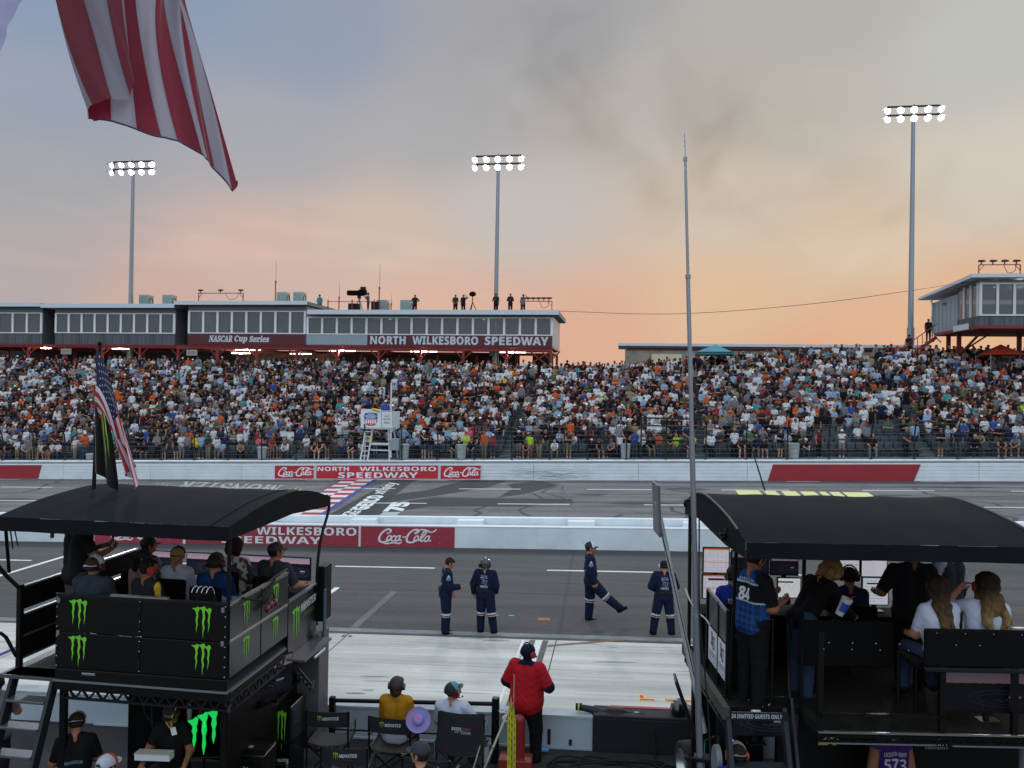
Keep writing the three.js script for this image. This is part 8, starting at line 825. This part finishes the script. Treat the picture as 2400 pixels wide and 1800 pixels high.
// occupants of the boxes, seated behind the glass
{ let i = 0; for (const [x0, x1, fy, n] of [[-49.2, -39.5, 9.05, 9], [-36.5, -27.5, 9.12, 8], [-25.5, -7, 9.14, 10], [-59, -52.5, 9.02, 3]]) for (let k = 0; k < n; k++) { const x = x0 + (x1 - x0) * (k + 0.5) / n + rr(-0.3, 0.3); const c = pickShirt(); const m = new THREE.Mesh(crowdColored(crowdGeo[8][(k % 2) * 2], { ...dk, shirt: c[1] }), personMat); m.name = numbered('person'); m.position.set(x, fy + 0.35, -63.0); scene.add(m); tag(m, `${c[0]}-shirted occupant behind glass, ${ordinal(k + 1)} from left in the ${['nine-window suite', 'cup series box', 'long press box', 'far left suite'][i]}`, 'person', 'occupants of the boxes'); if (k === n - 1) i++; } }
// ---------- big striped flag overhead, close to the camera ----------
const fl_bot = [[-4.64, 8.58, -6.9], [-4.71, 8.44, -6.89], [-4.83, 8.39, -6.87], [-5.03, 8.34, -6.84], [-5.18, 8.26, -6.82], [-4.95, 8.23, -6.86], [-4.72, 8.16, -6.89], [-4.48, 8.09, -6.92], [-4.29, 8.04, -6.95], [-4.11, 7.94, -6.98], [-4.03, 7.87, -6.99], [-3.93, 7.76, -7.0], [-3.8, 7.58, -7.02], [-3.73, 7.66, -7.03]];
const fl_mid = [[-4.69, 8.95, -6.89], [-4.82, 8.88, -6.87], [-5.01, 8.83, -6.85], [-5.23, 8.82, -6.81], [-5.3, 8.87, -6.8], [-4.98, 8.83, -6.85], [-4.77, 8.83, -6.88], [-4.7, 8.88, -6.89], [-4.51, 8.84, -6.92], [-4.34, 8.84, -6.94], [-4.25, 8.79, -6.95], [-4.13, 8.7, -6.97], [-4.07, 8.68, -6.98], [-4.05, 8.64, -6.98]];
const fl_top = [[-4.79, 9.43, -6.87], [-4.93, 9.43, -6.85], [-5.2, 9.43, -6.81], [-5.4, 9.42, -6.79], [-5.42, 9.42, -6.78], [-5.03, 9.43, -6.84], [-4.85, 9.43, -6.87], [-4.77, 9.43, -6.88], [-4.56, 9.44, -6.91], [-4.44, 9.44, -6.92], [-4.35, 9.44, -6.94], [-4.31, 9.44, -6.94], [-4.3, 9.44, -6.94], [-4.29, 9.44, -6.94]];
const flagCloth = new THREE.MeshPhysicalMaterial({ color: 0xffffff, vertexColors: true, roughness: 0.9, transmission: 0.45, thickness: 0, side: THREE.DoubleSide });
{ const t = thing('striped_flag', 'large red-and-white striped flag hanging down at the upper left', 'flag'); const lerp3 = (a, b, k) => a.map((q, i) => q + (b[i] - q) * k), n = 13;
  const row = (arr, u) => { const i = Math.min(n - 1, Math.floor(u)), k = u - i; return lerp3(arr[i], arr[i + 1], k); };
  const red = [0.22, 0.012, 0.034], wht = [0.36, 0.345, 0.42], hem = 0.985; const seg = 6, nv = 40, pos = [], col = [], idx = [];
  for (let s = 0; s < n; s++) { const b0 = pos.length / 3; for (let j = 0; j <= nv; j++) for (let i = 0; i <= seg; i++) { const u = s + i / seg, v = j / nv * 1.75 - 0.75; /* v<0 continues above the frame */ const B = row(fl_bot, u), M = row(fl_mid, u), T = row(fl_top, u); let p; if (v < 0) p = T.map((q, c) => q + (c === 1 ? -v * 2.2 : (c === 0 ? (T[0] - M[0]) * -v * 0.8 : 0))); else { const a = (1 - v) * (1 - 2 * v), b = 4 * v * (1 - v), c = v * (2 * v - 1); p = [0, 1, 2].map((k) => T[k] * a + M[k] * b + B[k] * c); } const ply = 0.16 * (1 - sstep(3.4, 4.6, u)); const f = 0.05 * Math.sin(u * 2.3 + v * 2.2) + 0.02 * Math.sin(u * 5 + v * 4); pos.push(p[0], p[1], p[2] + ply + f); const C = s % 2 ? wht : red, h2 = (i === 0 || i === seg) ? 0.8 : 1; col.push(C[0] * h2, C[1] * h2, C[2] * h2); } for (let j = 0; j < nv; j++) for (let i = 0; i < seg; i++) { const a = b0 + j * (seg + 1) + i; idx.push(a, a + seg + 1, a + 1, a + 1, a + seg + 1, a + seg + 2); } }
  for (let s = 0; s < n; s++) { const a0 = s * (seg + 1) * (nv + 1), g = new THREE.BufferGeometry(); const m0 = (seg + 1) * (nv + 1); g.setAttribute('position', new THREE.Float32BufferAttribute(pos.slice(a0 * 3, (a0 + m0) * 3), 3)); g.setAttribute('color', new THREE.Float32BufferAttribute(col.slice(a0 * 3, (a0 + m0) * 3), 3)); const ii = []; for (let j = 0; j < nv; j++) for (let i = 0; i < seg; i++) { const a = j * (seg + 1) + i; ii.push(a, a + seg + 1, a + 1, a + 1, a + seg + 1, a + seg + 2); } g.setIndex(ii); g.computeVertexNormals(); mesh('stripe', g, flagCloth, t); }
  const hemPts = []; for (let u = 4; u <= 13; u += 0.25) { const B = row(fl_bot, u); hemPts.push([B[0], B[1] + 0.012, B[2] + 0.05 * Math.sin(u * 2.3 + 2.2) + 0.02 * Math.sin(u * 5 + 4)]); } mesh('hem', pipe(hemPts, 0.008, 80, 4), mat(0x5a4a60, 0.9), t);
  const t2 = thing('pale_flag', 'corner of a pale lavender flag at the top left edge', 'flag'); const ed = [[-5.8, 9.6, -6.73], [-5.81, 9.42, -6.73], [-5.84, 9.35, -6.72], [-5.89, 9.21, -6.72], [-5.94, 9.13, -6.71], [-5.96, 9.01, -6.71], [-6.05, 8.84, -6.7], [-6.3, 8.6, -6.67]]; mesh('cloth', cloth((u, v) => { const k = v * (ed.length - 1), i = Math.min(ed.length - 2, Math.floor(k)), e = lerp3(ed[i], ed[i + 1], k - i); return [e[0] - u * 0.9, e[1] + u * 0.25, e[2] + 0.06 * Math.sin(u * 9 + v * 3)]; }, 16, 24), new THREE.MeshPhysicalMaterial({ color: 0x9d9fc0, roughness: 0.9, transmission: 0.35, thickness: 0, side: THREE.DoubleSide }), t2); }
renderer.setSize(1024, 768);
renderer.render(scene, camera);
